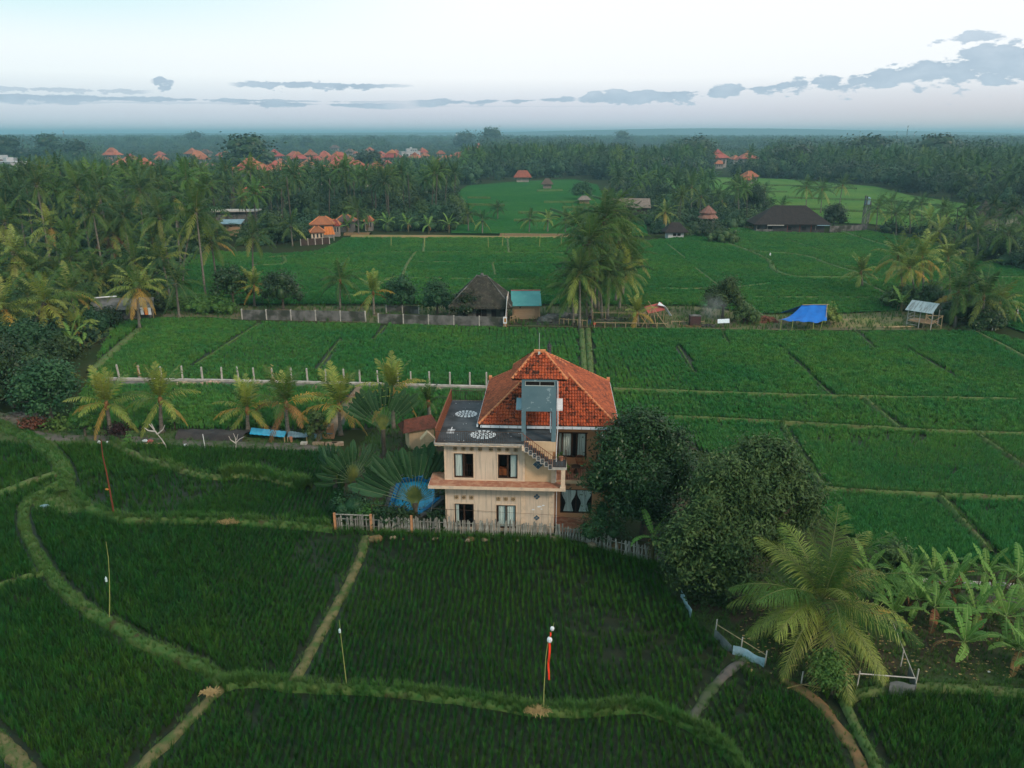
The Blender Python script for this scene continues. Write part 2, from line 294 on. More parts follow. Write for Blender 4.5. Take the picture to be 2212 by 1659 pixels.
m_pooltile = M('deep blue pool tile', (0.003, 0.105, 0.25), (0.004, 0.14, 0.31), 6, 0.5, spec=.05)
m_stone = M('dark paving', (0.075, 0.075, 0.08), (0.045, 0.05, 0.05), 2, 0.9, 0.3)
m_charcoal = M('charred remains', (0.02, 0.018, 0.018), (0.10, 0.09, 0.085), 3, 0.95, 0.8)
m_redleaf = M('russet dry leaves', (0.13, 0.050, 0.03), (0.08, 0.05, 0.028), 3, 0.8, orand=0.5)
m_blackleaf = M('near black leaves', (0.018, 0.010, 0.012), (0.035, 0.016, 0.016), 3, 0.7)
m_straw = M('straw', (0.36, 0.25, 0.11), (0.28, 0.20, 0.09), 4, 0.9)
m_rod = M('pale metal', (0.42, 0.46, 0.44), None, rough=0.5)
m_polebrown = M('red brown pole', (0.17, 0.045, 0.025), (0.10, 0.035, 0.02), 3, 0.8)
m_hill = M('far hill', (0.03, 0.055, 0.045), (0.045, 0.065, 0.05), 0.002, 0.95, world_co=True)
m_canopy = M('distant treetops', (0.014, 0.034, 0.022), (0.030, 0.055, 0.032), 0.012, 0.95, 1.0, world_co=True, detail=8, bscale=0.06, bdist=6, spec=0.0)
m_netting = M('grey net', (0.16, 0.17, 0.17), (0.11, 0.12, 0.12), 3, 0.9)
m_bluenet = M('pale blue plastic sheet', (0.36, 0.50, 0.58), (0.25, 0.36, 0.42), 3, 0.5)
m_brick = M('weathered stone block', (0.36, 0.27, 0.19), (0.22, 0.17, 0.12), 4, 0.9, orand=0.6)
# ------------------------------------------------------------------ mesh builder
class MB:
    def __init__(s): s.v = []; s.f = []; s.m = []
    def poly(s, pts, mi=0):
        i = len(s.v); s.v += [tuple(p) for p in pts]; s.f.append(tuple(range(i, i+len(pts)))); s.m.append(mi)
    def mesh(s, vs, fs, mi=0):
        i = len(s.v); s.v += [tuple(p) for p in vs]; s.f += [tuple(a+i for a in f) for f in fs]; s.m += [mi]*len(fs)
    def box(s, x0, x1, y0, y1, z0, z1, mi=0, T=None):
        vs = [Vector((x, y, z)) for z in (z0, z1) for y in (y0, y1) for x in (x0, x1)]
        if T is not None: vs = [T @ v for v in vs]
        s.mesh(vs, [(0, 2, 3, 1), (4, 5, 7, 6), (0, 1, 5, 4), (2, 6, 7, 3), (0, 4, 6, 2), (1, 3, 7, 5)], mi)
    def obox(s, a, b, w, h, mi=0, up=Vector((0, 0, 1))):
        a, b = Vector(a), Vector(b); d = (b-a).normalized()
        if abs(d.dot(up)) > 0.98: up = Vector((1, 0, 0))
        sx = d.cross(up).normalized()*w/2; sy = sx.cross(d).normalized()*h/2
        vs = [a-sx-sy, a+sx-sy, a+sx+sy, a-sx+sy, b-sx-sy, b+sx-sy, b+sx+sy, b-sx+sy]
        s.mesh(vs, [(0, 1, 2, 3), (7, 6, 5, 4), (0, 4, 5, 1), (1, 5, 6, 2), (2, 6, 7, 3), (3, 7, 4, 0)], mi)
    def tube(s, pts, rads, n=6, mi=0, cap=True):
        pts = [Vector(p) for p in pts]; rings = []; i0 = len(s.v)
        ref = Vector((0.13, 0.97, 0.2))
        for k, p in enumerate(pts):
            d = (pts[min(k+1, len(pts)-1)] - pts[max(k-1, 0)]).normalized()
            r_ = ref if abs(d.dot(ref)) < 0.95 else Vector((1, 0, 0))
            ax = d.cross(r_).normalized(); ay = d.cross(ax)
            r = rads[k] if hasattr(rads, '__len__') else rads
            for j in range(n):
                a = 2*PI*j/n; s.v.append(tuple(p + ax*math.cos(a)*r + ay*math.sin(a)*r))
        for k in range(len(pts)-1):
            for j in range(n):
                a = i0+k*n+j; b = i0+k*n+(j+1) % n
                s.f.append((a, b, b+n, a+n)); s.m.append(mi)
        if cap:
            s.f.append(tuple(i0+j for j in range(n))[::-1]); s.m.append(mi)
            s.f.append(tuple(i0+(len(pts)-1)*n+j for j in range(n))); s.m.append(mi)
    def ball(s, c, r, mi=0, seg=8, rings=5, sq=(1, 1, 1)):
        c = Vector(c); i0 = len(s.v); s.v.append((c.x, c.y, c.z - r*sq[2]))
        for k in range(1, rings):
            ph = -PI/2 + PI*k/rings
            for j in range(seg):
                a = 2*PI*j/seg; s.v.append((c.x+r*sq[0]*math.cos(ph)*math.cos(a), c.y+r*sq[1]*math.cos(ph)*math.sin(a), c.z+r*sq[2]*math.sin(ph)))
        s.v.append((c.x, c.y, c.z + r*sq[2])); top = len(s.v)-1
        for j in range(seg):
            s.f.append((i0, i0+1+(j+1) % seg, i0+1+j)); s.m.append(mi)
            b = i0+1+(rings-2)*seg; s.f.append((top, b+j, b+(j+1) % seg)); s.m.append(mi)
            for k in range(rings-2):
                a = i0+1+k*seg; s.f.append((a+j, a+(j+1) % seg, a+seg+(j+1) % seg, a+seg+j)); s.m.append(mi)
    def data(s, name, mats, smooth=False):
        me = bpy.data.meshes.new(name); me.from_pydata(s.v, [], s.f)
        if not isinstance(mats, (list, tuple)): mats = [mats]
        for m in mats: me.materials.append(m)
        if len(mats) > 1: me.polygons.foreach_set('material_index', s.m)
        if smooth: me.polygons.foreach_set('use_smooth', [True]*len(s.f))
        me.update(); return me
    def build(s, name, mats, parent=None, smooth=False, **kw):
        return obj(name, s.data(name, mats, smooth), parent, **kw)
def tag(o, label=None, cat=None, group=None, kind=None):
    for k, v in (('label', label), ('category', cat), ('group', group), ('kind', kind)):
        if v: o[k] = v
    return o
def obj(name, me, parent=None, loc=None, rz=None, label=None, cat=None, group=None, kind=None):
    o = bpy.data.objects.new(name, me); COL.objects.link(o)
    if parent is not None: o.parent = parent
    if loc is not None: o.location = loc
    if rz is not None: o.rotation_euler = (0, 0, rz)
    return tag(o, label, cat, group, kind)
def empty(name, loc=(0, 0, 0), rz=0, label=None, cat=None, group=None, scale=None):
    o = obj(name, None, None, loc, rz, label, cat, group); o.empty_display_size = 0.3
    if scale: o.scale = (scale,)*3 if not hasattr(scale, '__len__') else scale
    return o
def npmesh(name, V, F, mats, mi=None, smooth=False):
    me = bpy.data.meshes.new(name); n, k = F.shape
    me.vertices.add(len(V)); me.vertices.foreach_set('co', np.asarray(V, np.float32).ravel())
    me.loops.add(n*k); me.loops.foreach_set('vertex_index', F.astype(np.int32).ravel())
    me.polygons.add(n); me.polygons.foreach_set('loop_start', np.arange(0, n*k, k, dtype=np.int32))
    me.polygons.foreach_set('loop_total', np.full(n, k, np.int32))
    if not isinstance(mats, (list, tuple)): mats = [mats]
    for m in mats: me.materials.append(m)
    if mi is not None: me.polygons.foreach_set('material_index', mi.astype(np.int32))
    if smooth: me.polygons.foreach_set('use_smooth', np.ones(n, bool))
    me.update(calc_edges=True); me.validate(); return me
def copy_thing(src, loc, rz=0, scale=None, label=None, group=None):
    r = src.copy(); COL.objects.link(r); r.location = loc; r.rotation_euler = (0, 0, rz)
    if scale is not None: r.scale = (scale,)*3 if not hasattr(scale, '__len__') else scale
    if label: r['label'] = label
    if group: r['group'] = group
    for ch in src.children:
        c = ch.copy(); COL.objects.link(c); c.parent = r
        for g in ch.children:
            d = g.copy(); COL.objects.link(d); d.parent = c
    return r
# geometry-nodes scatter for what nobody could count
PROTO = {}
def proto_coll(key, meshes):
    c = bpy.data.collections.new(key)
    for i, me in enumerate(meshes):
        o = bpy.data.objects.new('%s_%02d' % (key, i), me); c.objects.link(o)
    PROTO[key] = c; return c
def scatter(name, pts, rot, scl, coll, label=None, cat=None, nproto=3, parent=None):
    me = bpy.data.meshes.new(name); me.vertices.add(len(pts)); me.vertices.foreach_set('co', np.asarray(pts, np.float32).ravel())
    for an, vals, ty in (('rot', rot, 'FLOAT'), ('scl', scl, 'FLOAT'), ('idx', rng.integers(0, nproto, len(pts)), 'INT')):
        at = me.attributes.new(an, ty, 'POINT'); at.data.foreach_set('value', np.asarray(vals, np.int32 if ty == 'INT' else np.float32))
    me.update()
    o = obj(name, me, parent, label=label, cat=cat, kind='stuff')
    ng = bpy.data.node_groups.new(name, 'GeometryNodeTree')
    ng.interface.new_socket('Geometry', in_out='INPUT', socket_type='NodeSocketGeometry')
    ng.interface.new_socket('Geometry', in_out='OUTPUT', socket_type='NodeSocketGeometry')
    N, L = ng.nodes, ng.links
    gi = N.new('NodeGroupInput'); go = N.new('NodeGroupOutput'); ip = N.new('GeometryNodeInstanceOnPoints')
    ci = N.new('GeometryNodeCollectionInfo'); ci.inputs['Collection'].default_value = coll
    ci.inputs['Separate Children'].default_value = True; ci.inputs['Reset Children'].default_value = True
    def attr(nm, ty):
        a = N.new('GeometryNodeInputNamedAttribute'); a.data_type = ty; a.inputs[0].default_value = nm; return a.outputs[0]
    cx = N.new('ShaderNodeCombineXYZ'); L.new(attr('rot', 'FLOAT'), cx.inputs[2])
    ip.inputs['Pick Instance'].default_value = True
    L.new(gi.outputs[0], ip.inputs['Points']); L.new(ci.outputs[0], ip.inputs['Instance'])
    L.new(attr('idx', 'INT'), ip.inputs['Instance Index']); L.new(cx.outputs[0], ip.inputs['Rotation']); L.new(attr('scl', 'FLOAT'), ip.inputs['Scale'])
    L.new(ip.outputs[0], go.inputs[0])
    md = o.modifiers.new('scatter', 'NODES'); md.node_group = ng
    return o
# ================================================================== GROUND
def sheet(name, poly, z, mat, kind='structure', thick=0, cat=None, label=None):
    bm = bmesh.new(); vs = [bm.verts.new((p[0], p[1], z)) for p in poly]; f = bm.faces.new(vs)
    if f.normal.z < 0: f.normal_flip()
    bm.normal_update()
    if f.normal.z < 0: bmesh.ops.reverse_faces(bm, faces=[f])
    if thick: bmesh.ops.extrude_face_region(bm, geom=[f]); [setattr(v.co, 'z', z-thick) for v in vs]
    bmesh.ops.triangulate(bm, faces=bm.faces)
    me = bpy.data.meshes.new(name); bm.to_mesh(me); bm.free(); me.materials.append(mat)
    return obj(name, me, kind=kind, cat=cat, label=label)
def gp(lst, z=0): return [G(x, y, z) for x, y in lst]
b = MB(); b.poly([(-25000, -150, 0), (25000, -150, 0), (25000, 29000, 0), (-25000, 29000, 0)])
b.build('ground', m_ground, kind='structure')
# ground polygons (photo pixels, on the ground)
VSTRIP = [(370, 662), (520, 662), (800, 662), (1100, 662), (1300, 662), (1500, 662), (1640, 680), (1800, 680), (1945, 672), (2060, 690), (2105, 712), (2060, 712), (1690, 713), (1440, 709), (1280, 707), (1090, 704), (800, 697), (520, 690), (440, 684), (345, 686)]
NEAR_POLY = [(-200, 1750), (-200, 962), (0, 950), (130, 965), (300, 962), (720, 972), (745, 1040), (735, 1125), (800, 1155), (960, 1160), (1200, 1168), (1300, 1195), (1430, 1225), (1440, 1290), (1500, 1340), (1590, 1440), (1700, 1490),
             (1830, 1490), (1980, 1478), (2400, 1490), (2400, 1750)]
NEAR2_POLY = [(140, 925), (250, 700), (350, 690), (440, 690), (520, 696), (800, 703), (1090, 711), (1280, 713), (1440, 715), (1690, 720), (2060, 719), (2130, 722), (2400, 790),
              (2400, 1235), (2212, 1225), (2000, 1215), (1870, 1185), (1780, 1120), (1600, 1010), (1480, 960), (1330, 940), (1300, 860), (1000, 870), (960, 900), (900, 925), (700, 930)]
MID_POLY = [(380, 655), (372, 600), (400, 560), (470, 545), (600, 552), (690, 545), (748, 516), (1240, 516), (1400, 522), (1450, 517), (1540, 505), (1600, 492), (1640, 503), (1800, 507), (1870, 500), (1990, 522), (2080, 562), (2400, 610), (2400, 770),
            (2212, 720), (2130, 690), (2050, 665), (1945, 672), (1800, 678), (1640, 678), (1500, 660), (1100, 658), (520, 658)]
F1_POLY = [(975, 506), (975, 470), (985, 418), (1010, 402), (1130, 392), (1240, 388), (1290, 400), (1310, 430), (1390, 455), (1400, 512), (1230, 508)]
F2_POLY = [(1425, 386), (1560, 384), (1700, 388), (1890, 404), (1960, 422), (2060, 438), (2300, 470), (2300, 520), (2000, 500), (1880, 486), (1650, 478), (1500, 440)]
sheet('rice_field', gp(NEAR_POLY), 0.004, m_mud)
sheet('rice_field', gp(NEAR2_POLY), 0.004, m_mud)
sheet('rice_field', gp(MID_POLY), 0.20, m_ricesheet)
sheet('rice_field', gp(F1_POLY), 0.30, m_ricefar)
sheet('rice_field', gp(F2_POLY), 0.30, m_riceyel)
sheet('grass_strip', gp([(-60, 905), (60, 925), (250, 930), (700, 935), (740, 975), (300, 962), (130, 965), (-60, 955)]), 0.012, M('rough grass', (0.05, 0.10, 0.03), (0.075, 0.075, 0.04), 0.8, 0.95, 0.6, world_co=True, detail=7))
sheet('village_ground', gp(VSTRIP), 0.012, M('village ground', (0.10, 0.12, 0.045), (0.13, 0.10, 0.065), 0.25, 0.95, 0.6, world_co=True, detail=7))
sheet('building_ground', gp([(1095, 676), (1290, 676), (1430, 683), (1440, 708), (1280, 706), (1100, 703)]), 0.03, m_soil)
sheet('sandy_yard', gp([(1790, 690), (1950, 684), (1950, 706), (1800, 708)]), 0.03, M('yellow grass', (0.17, 0.18, 0.06), (0.22, 0.16, 0.09), 0.4, 0.95, 0.5, world_co=True, detail=6))
sheet('garden_ground', gp([(1440, 1215), (1640, 1180), (1870, 1190), (2212, 1225), (2400, 1235), (2400, 1482), (1980, 1472), (1830, 1484), (1700, 1478), (1590, 1430), (1500, 1330), (1450, 1280)]), 0.010, m_soil)
sheet('house_yard', gp([(722, 1140), (745, 1000), (830, 905), (1000, 880), (1500, 930), (1520, 1100), (1440, 1215), (1320, 1190), (1200, 1155), (960, 1150)]), 0.010, m_soil)
# ---- banks and paths
BANKS = []; bankpts = []
def resample(pts, step):
    out = [Vector(pts[0])]
    for a, b_ in zip(pts[:-1], pts[1:]):
        a, b_ = Vector(a), Vector(b_); n = max(1, int((b_-a).length/step))
        for i in range(1, n+1): out.append(a.lerp(b_, i/n))
    return out
def smoothline(pts, it=2):
    for _ in range(it):
        q = [pts[0]]
        for a, b_ in zip(pts[:-1], pts[1:]): q += [a.lerp(b_, .25), a.lerp(b_, .75)]
        q.append(pts[-1]); pts = q
    return pts
def bank(px, w, h, mat, name='paddy_bank', clear=0.22, grass=0.0, gh=0.5, smooth=True, zoff=0.0, jit=0.12, edge=0):
    pts = [G(x, y) for x, y in px]
    if smooth and len(pts) > 2: pts = smoothline(pts)
    D = sum(p.length for p in pts)/len(pts)
    pts = resample(pts, max(0.35, D/120))
    b = MB(); n = len(pts); prof = [(-.5, 0), (-.36, .75), (-.12, 1.0), (.12, .96), (.36, .75), (.5, 0)]
    rows = []
    for i, p in enumerate(pts):
        d = (pts[min(i+1, n-1)] - pts[max(i-1, 0)]).normalized(); s = Vector((d.y, -d.x, 0)); row = []
        for (a, hh) in prof:
            k = 1 + jit*2*mnoise.noise(Vector((p.x*1.1 + a*3, p.y*1.1, 3)))
            q = p + s*(a*w*k); q.z = -0.02 + zoff if hh == 0 else zoff + h*hh*(1 + 1.4*jit*mnoise.noise(Vector((q.x*1.7, q.y*1.7, 0))))
            row.append(tuple(q))
        rows.append(row)
    vs = [q for r in rows for q in r]; k = len(prof)
    fs = [(i*k+j, i*k+j+1, (i+1)*k+j+1, (i+1)*k+j) for i in range(n-1) for j in range(k-1)]
    b.mesh(vs, fs); b.build(name, mat, smooth=True, kind='structure')
    BANKS.append(([(p.x, p.y) for p in pts], w/2+clear))
    for _ in range(int(edge*sum((q-p).length for p, q in zip(pts[:-1], pts[1:])))):
        i = random.randrange(n-1); p = pts[i].lerp(pts[i+1], random.random()); d = (pts[i+1]-pts[i]).normalized(); a = random.choice((-1, 1))*random.uniform(.34, .62)
        q = p + Vector((d.y, -d.x, 0))*a*w; bankpts.append((q.x, q.y, 0, random.uniform(.14, .34)))
    if grass:
        L = sum((q-p).length for p, q in zip(pts[:-1], pts[1:])); N = int(L*w*grass*(2.0 if D < 75 else 1))
        for _ in range(N):
            i = random.randrange(n-1); t = random.random(); p = pts[i].lerp(pts[i+1], t); d = (pts[i+1]-pts[i]).normalized(); a = random.uniform(-.52, .52)
            q = p + Vector((d.y, -d.x, 0))*a*w; z = h*(1.05-(abs(a)*1.9)**3) if abs(a) < .5 else 0
            bankpts.append((q.x, q.y, max(0, z)+zoff-0.02, gh*random.uniform(.55, 1.25)))
# foreground
bank([(-40, 905), (40, 935), (95, 965), (132, 1000), (148, 1040), (140, 1070)], 1.25, .40, m_bankgrass, grass=16, gh=.3, jit=.2)
bank([(148, 1035), (110, 1055), (60, 1085), (48, 1115), (58, 1160), (88, 1212), (128, 1270), (190, 1322), (240, 1350), (300, 1388), (395, 1425), (450, 1452), (486, 1482)], .74, .36, m_bankgrass, grass=22, gh=.26, jit=.2)
bank([(-40, 1082), (0, 1070), (60, 1045), (125, 1025)], .8, .35, m_bankpale, grass=8, gh=.35)
bank([(-40, 1280), (0, 1268), (50, 1252), (100, 1240)], .45, .3, m_bankgrass, grass=10, gh=.4)
bank([(150, 1060), (190, 1100), (245, 1122), (290, 1130), (430, 1127), (560, 1133), (660, 1140), (722, 1146)], .75, .38, m_bankgrass, grass=14, gh=.45)
sheet('grassy_clearing', gp([(60, 1075), (140, 1050), (200, 1105), (140, 1110), (90, 1115)]), 0.03, m_bankpale); BANKS.append(([tuple(G(x, y)[:2]) for x, y in [(85, 1090), (140, 1080), (170, 1098)]], 1.3))
bank([(793, 1160), (768, 1232), (720, 1320), (672, 1408), (628, 1484)], .62, .13, m_pathdry, clear=.22, grass=2.5, gh=.2, edge=9, jit=.3)
bank([(486, 1480), (440, 1525), (380, 1585), (310, 1650), (270, 1700)], .70, .13, m_pathdry, clear=.22, grass=3.5, gh=.22, edge=9, jit=.3)
bank([(486, 1486), (540, 1475), (600, 1484), (680, 1492), (760, 1492), (860, 1500), (1000, 1515), (1100, 1530), (1180, 1542), (1280, 1542), (1350, 1532), (1395, 1533), (1450, 1555), (1510, 1582), (1560, 1615), (1600, 1662), (1630, 1720)],
     .62, .32, m_bankgrass, grass=36, gh=.38, jit=.2)
bank([(-40, 1560), (0, 1600), (40, 1640), (75, 1700)], .7, .14, m_pathdry, grass=5, gh=.22, edge=9, jit=.3)
bank([(1484, 1572), (1520, 1512), (1568, 1452), (1610, 1425)], .55, .10, m_pathgrey, grass=3, gh=.18, edge=9, jit=.35)
bank([(1690, 1470), (1750, 1500), (1810, 1565), (1850, 1630), (1880, 1700)], .6, .12, m_pathorange, grass=5, gh=.22, edge=10, jit=.35)
bank([(1822, 1515), (1850, 1575), (1885, 1640), (1910, 1700)], .5, .22, m_bankpale, grass=16, gh=.28, edge=8)
bank([(1815, 1520), (1850, 1500), (1950, 1485), (2100, 1490), (2260, 1505)], .7, .22, m_bankpale, grass=16, gh=.26, edge=8, jit=.25)
bank([(240, 958), (290, 985), (350, 1005), (430, 1030), (480, 1036), (520, 1028), (585, 1036), (650, 1055)], .6, .36, m_bankpale, grass=12, gh=.45)
bank([(480, 1036), (520, 1026), (580, 1033), (640, 1050), (665, 1058)], .8, .45, m_bankgrass, grass=22, gh=.65)
# dirt lane left of the house
bank([(-30, 905), (30, 925), (110, 948), (200, 945), (300, 950), (400, 957), (560, 962), (720, 968)], 1.5, .10, m_pathgrey, name='dirt_lane', clear=.3, grass=.4, gh=.2)
bank([(385, 945), (430, 943), (490, 944), (535, 947)], 2.0, .6, m_black, name='sand_heap', clear=.2, jit=.3)
bank([(240, 826), (500, 829), (740, 834), (880, 838), (1055, 843)], 1.2, .12, m_pathgrey, name='dirt_strip', clear=.25, grass=.6, gh=.25)
bank([(776, 838), (750, 875), (725, 910), (710, 945)], .95, .14, M('brown lane', (0.25, 0.17, 0.12), (0.16, 0.12, 0.08), 1.0, 0.95, 0.5, world_co=True), name='foot_path', clear=.2)
# right and middle fields
for px in ([(1325, 845), (1600, 855), (1800, 861), (2230, 868)], [(1440, 905), (1600, 912), (1760, 921), (2000, 936), (2230, 943)], [(1775, 1060), (1900, 1070), (2050, 1076), (2230, 1082)]):
    bank(px, .36, .42, m_bankpale, grass=14, gh=.34, clear=.15)
for px in ([(1465, 750), (1500, 808)], [(1556, 712), (1572, 745)], [(1686, 752), (1800, 861)], [(1843, 713), (1890, 755)], [(1960, 755), (2065, 818)], [(735, 735), (684, 802)], [(832, 705), (808, 735)], [(560, 700), (420, 790)]):
    bank(px, .28, .2, m_bankgrass, grass=6, gh=.3, clear=.32)
for px in ([(1868, 864), (1942, 928)], [(1690, 918), (1725, 985), (1785, 1062)], [(2105, 938), (2240, 1030)], [(2030, 1075), (2080, 1130), (2140, 1200)]):
    bank(px, .5, .34, m_bankpale, grass=12, gh=.32, clear=.3)
bank([(302, 712), (250, 755), (196, 806)], 1.2, .3, m_bankpale, grass=3, gh=.3)
bank([(240, 712), (180, 752)], 1.0, .3, m_bankpale, grass=3, gh=.3)
bank([(1256, 712), (1262, 800), (1264, 850)], .8, .3, m_bankpale, grass=4, gh=.3, clear=.2)
bank([(1270, 712), (1276, 800), (1280, 850)], .8, .3, m_bankpale, grass=4, gh=.3, clear=.2)
MIDB = [([(560, 560), (700, 548), (900, 546), (1230, 549)], .7), ([(880, 568), (1220, 571)], .7), ([(866, 603), (1100, 606), (1225, 608)], .6), ([(917, 516), (914, 546)], 1.2), ([(897, 548), (878, 572), (868, 603)], 1.3), ([(1096, 516), (1099, 548)], 1.1), ([(1064, 572), (1070, 597)], 1.0),
        ([(545, 576), (620, 575), (612, 555)], 1.6), ([(1130, 628), (1115, 655)], 1.0), ([(1560, 524), (1620, 545), (1665, 566), (1668, 585), (1700, 600), (1760, 603), (1850, 602), (1900, 606)], 2.2), ([(1620, 545), (1740, 553), (1790, 575), (1850, 592), (1880, 600)], 2.0),
        ([(1440, 528), (1480, 560)], .8), ([(1500, 580), (1560, 626)], .8), ([(1380, 626), (1560, 627), (1660, 615)], .7), ([(1590, 642), (1660, 695)], 1.2), ([(1820, 503), (1870, 520), (1930, 538)], 2.2), ([(1860, 610), (1920, 640)], 1.0), ([(1700, 520), (1790, 548)], .6), ([(740, 640), (980, 642)], .6), ([(1170, 640), (1250, 641)], .6), ([(1630, 645), (1900, 646)], .6),
        ([(2010, 580), (2090, 600), (2212, 602)], 1.4), ([(2060, 700), (2140, 735), (2240, 790)], 1.1)]
for px, w in MIDB: bank(px, w*.6, .5 if w > 1.5 else .38, m_bankpale if w < 1.5 else m_bankgrass, clear=.2, grass=1.2, gh=.7 if w > 1.5 else .4)
for px, w in (([(1000, 445), (1090, 447)], 1.5), ([(1010, 430), (1060, 431)], 1.5), ([(1110, 480), (1190, 481)], 1.2), ([(1120, 463), (1165, 463), (1210, 472)], 1.2), ([(1175, 440), (1260, 440)], 1.5), ([(1250, 455), (1290, 462)], 1.6), ([(1190, 455), (1230, 470), (1225, 495)], 1.4), ([(1160, 415), (1215, 414)], 1.6),
              ([(1215, 452), (1290, 450), (1330, 470)], 2.0), ([(1270, 425), (1330, 440)], 2.5), ([(985, 455), (1040, 470)], 1.5),
              ([(1560, 400), (1700, 403), (1850, 410)], 2.5), ([(1700, 430), (1900, 436), (2050, 450)], 2.0), ([(1640, 450), (1900, 462), (2000, 470)], 2.0), ([(1500, 415), (1700, 417)], 2.5)):
    bank(px, w*.55, .8, m_bankgrass, smooth=False, zoff=.3)
bank([(760, 511), (980, 512), (1080, 514), (1230, 514)], 3.0, .45, M('burnt straw strip', (0.24, 0.16, 0.075), (0.15, 0.15, 0.05), 0.25, 0.95, 0.4, world_co=True), name='dry_bank')
bank([(1080, 509), (1240, 510)], 5.0, .55, m_pathorange, name='dry_bank')
bank([(745, 507), (800, 507)], 4.0, .6, m_pathorange, name='dry_bank')
# ================================================================== RICE
def blade_tuft(n, h, spread, w, seed, lean=.5):
    r = np.random.default_rng(seed); V = []; F = []
    for i in range(n):
        a = r.uniform(0, 2*PI); rr = spread*math.sqrt(r.random())*.4; x, y = rr*math.cos(a), rr*math.sin(a)
        hh = h*r.uniform(.65, 1.1); ln = lean*hh*r.uniform(.2, 1.0); ww = w*r.uniform(.7, 1.2); dx, dy = math.cos(a), math.sin(a); px, py = -dy, dx
        k = len(V)
        for t, o in ((0, 0), (.5, .25), (.85, .7)):
            cx, cy, cz = x+dx*ln*o, y+dy*ln*o, hh*t; q = ww*(1-.35*t)/2
            V += [(cx-px*q, cy-py*q, cz), (cx+px*q, cy+py*q, cz)]
        V.append((x+dx*ln*1.15, y+dy*ln*1.15, hh))
        F += [(k, k+1, k+3), (k, k+3, k+2), (k+2, k+3, k+5), (k+2, k+5, k+4), (k+4, k+5, k+6)]
    return np.array(V), np.array(F)
rice1 = proto_coll('rice_clump', [npmesh('rice clump', *blade_tuft(22, .52, .12, .022, s), m_rice) for s in range(3)])
def riceband(seed, n, h, sp, w):
    r = np.random.default_rng(seed); V = []; F = []; k = 0
    for i in range(n):
        v, f = blade_tuft(14, h, .15, w, seed*50+i, .45); v = v + np.array([r.uniform(-sp, sp), r.uniform(-sp, sp), 0]); V.append(v); F.append(f+k); k += len(v)
    return np.concatenate(V), np.concatenate(F)
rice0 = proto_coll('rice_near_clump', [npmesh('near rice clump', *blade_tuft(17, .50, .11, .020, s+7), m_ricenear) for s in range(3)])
rice2 = proto_coll('rice_patch', [npmesh('rice patch', *riceband(s+1, 4, .52, .22, .04), m_rice) for s in range(3)])
grassc = proto_coll('grass_tuft', [npmesh('grass tuft', *blade_tuft(16, 1.0, .35, .035, 20+s, .8), m_tuftg) for s in range(3)])
EXCL = [[(180, 945), (0, 905), (-60, 900), (-60, 700), (140, 925)], [(-60, 905), (60, 925), (250, 930), (700, 935), (740, 975), (300, 962), (130, 965), (-60, 955)]]
def rice_points(polypx, sx, sy, Dmin, Dmax, jit):
    poly = [tuple(G(x, y)[:2]) for x, y in polypx]; xs = [p[0] for p in poly]; ys = [p[1] for p in poly]
    y0, y1 = max(min(ys), Dmin), min(max(ys), Dmax)
    if y1 <= y0: return np.zeros((0, 2))
    gx = np.arange(max(min(xs), -200), min(max(xs), 200), sx); gy = np.arange(y0, y1, sy)
    A_, B_ = np.meshgrid(gx, gy); P = np.stack([A_.ravel(), B_.ravel()], 1)
    keep = np.abs(P[:, 0]) < P[:, 1]*.70 + 9; P = P[keep]
    ang = math.radians(4); P = P + rng.normal(0, 1, P.shape)*np.array([jit*.4, jit])
    wx = np.array([mnoise.noise(Vector((a*.25, c*.25, 0)))*.35 + mnoise.noise(Vector((a*.9, c*.9, 4)))*.10 for a, c in P]) if sx < .5 else 0
    P[:, 0] += wx; P = P[inpoly(P, poly)]
    if len(P) and sx < .5: P = P[np.array([mnoise.noise(Vector((a*.13, c*.10, 8))) + .5*mnoise.noise(Vector((a*.7, c*.6, 2))) < .38 or random.random() < .45 for a, c in P])]
    for ex in EXCL: P = P[~inpoly(P, [tuple(G(x, y)[:2]) for x, y in ex])]
    for line, c in BANKS:
        L = np.array(line); lo, hi = L.min(0)-c-.1, L.max(0)+c+.1
        near = np.all((P > lo) & (P < hi), axis=1)
        if near.any():
            idx = np.nonzero(near)[0]; d = distpoly(P[idx], line); P = np.delete(P, idx[d < c], axis=0)
    return P
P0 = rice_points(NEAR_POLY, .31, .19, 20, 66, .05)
P1 = rice_points(NEAR2_POLY, .29, .19, 20, 66, .05)
P2 = np.concatenate([rice_points(q, .55, .5, 66, 125, .08) for q in (NEAR_POLY, NEAR2_POLY)])
def lay(P, z=0): return np.column_stack([P, np.full(len(P), z)])
def fieldscale(P): return np.array([1 + .35*mnoise.noise(Vector((x*.045, y*.045, 1.3))) for x, y in P])
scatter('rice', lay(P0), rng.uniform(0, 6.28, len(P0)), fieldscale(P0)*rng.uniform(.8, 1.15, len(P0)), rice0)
scatter('rice', lay(P1), rng.uniform(0, 6.28, len(P1)), fieldscale(P1)*rng.uniform(.8, 1.15, len(P1)), rice1)
scatter('rice', lay(P2), rng.uniform(0, 6.28, len(P2)), fieldscale(P2)*rng.uniform(.85, 1.15, len(P2)), rice2)
P3 = rice_points(MID_POLY, .62, .58, 105, 225, .3)
scatter('rice', lay(P3, .05), rng.uniform(0, 6.28, len(P3)), rng.uniform(.8, 1.25, len(P3)), rice2)
bp = np.array(bankpts); print('rice', len(P1), len(P2), len(P3), 'grass', len(bp))
scatter('grass', bp[:, :3], rng.uniform(0, 6.28, len(bp)), bp[:, 3], grassc)
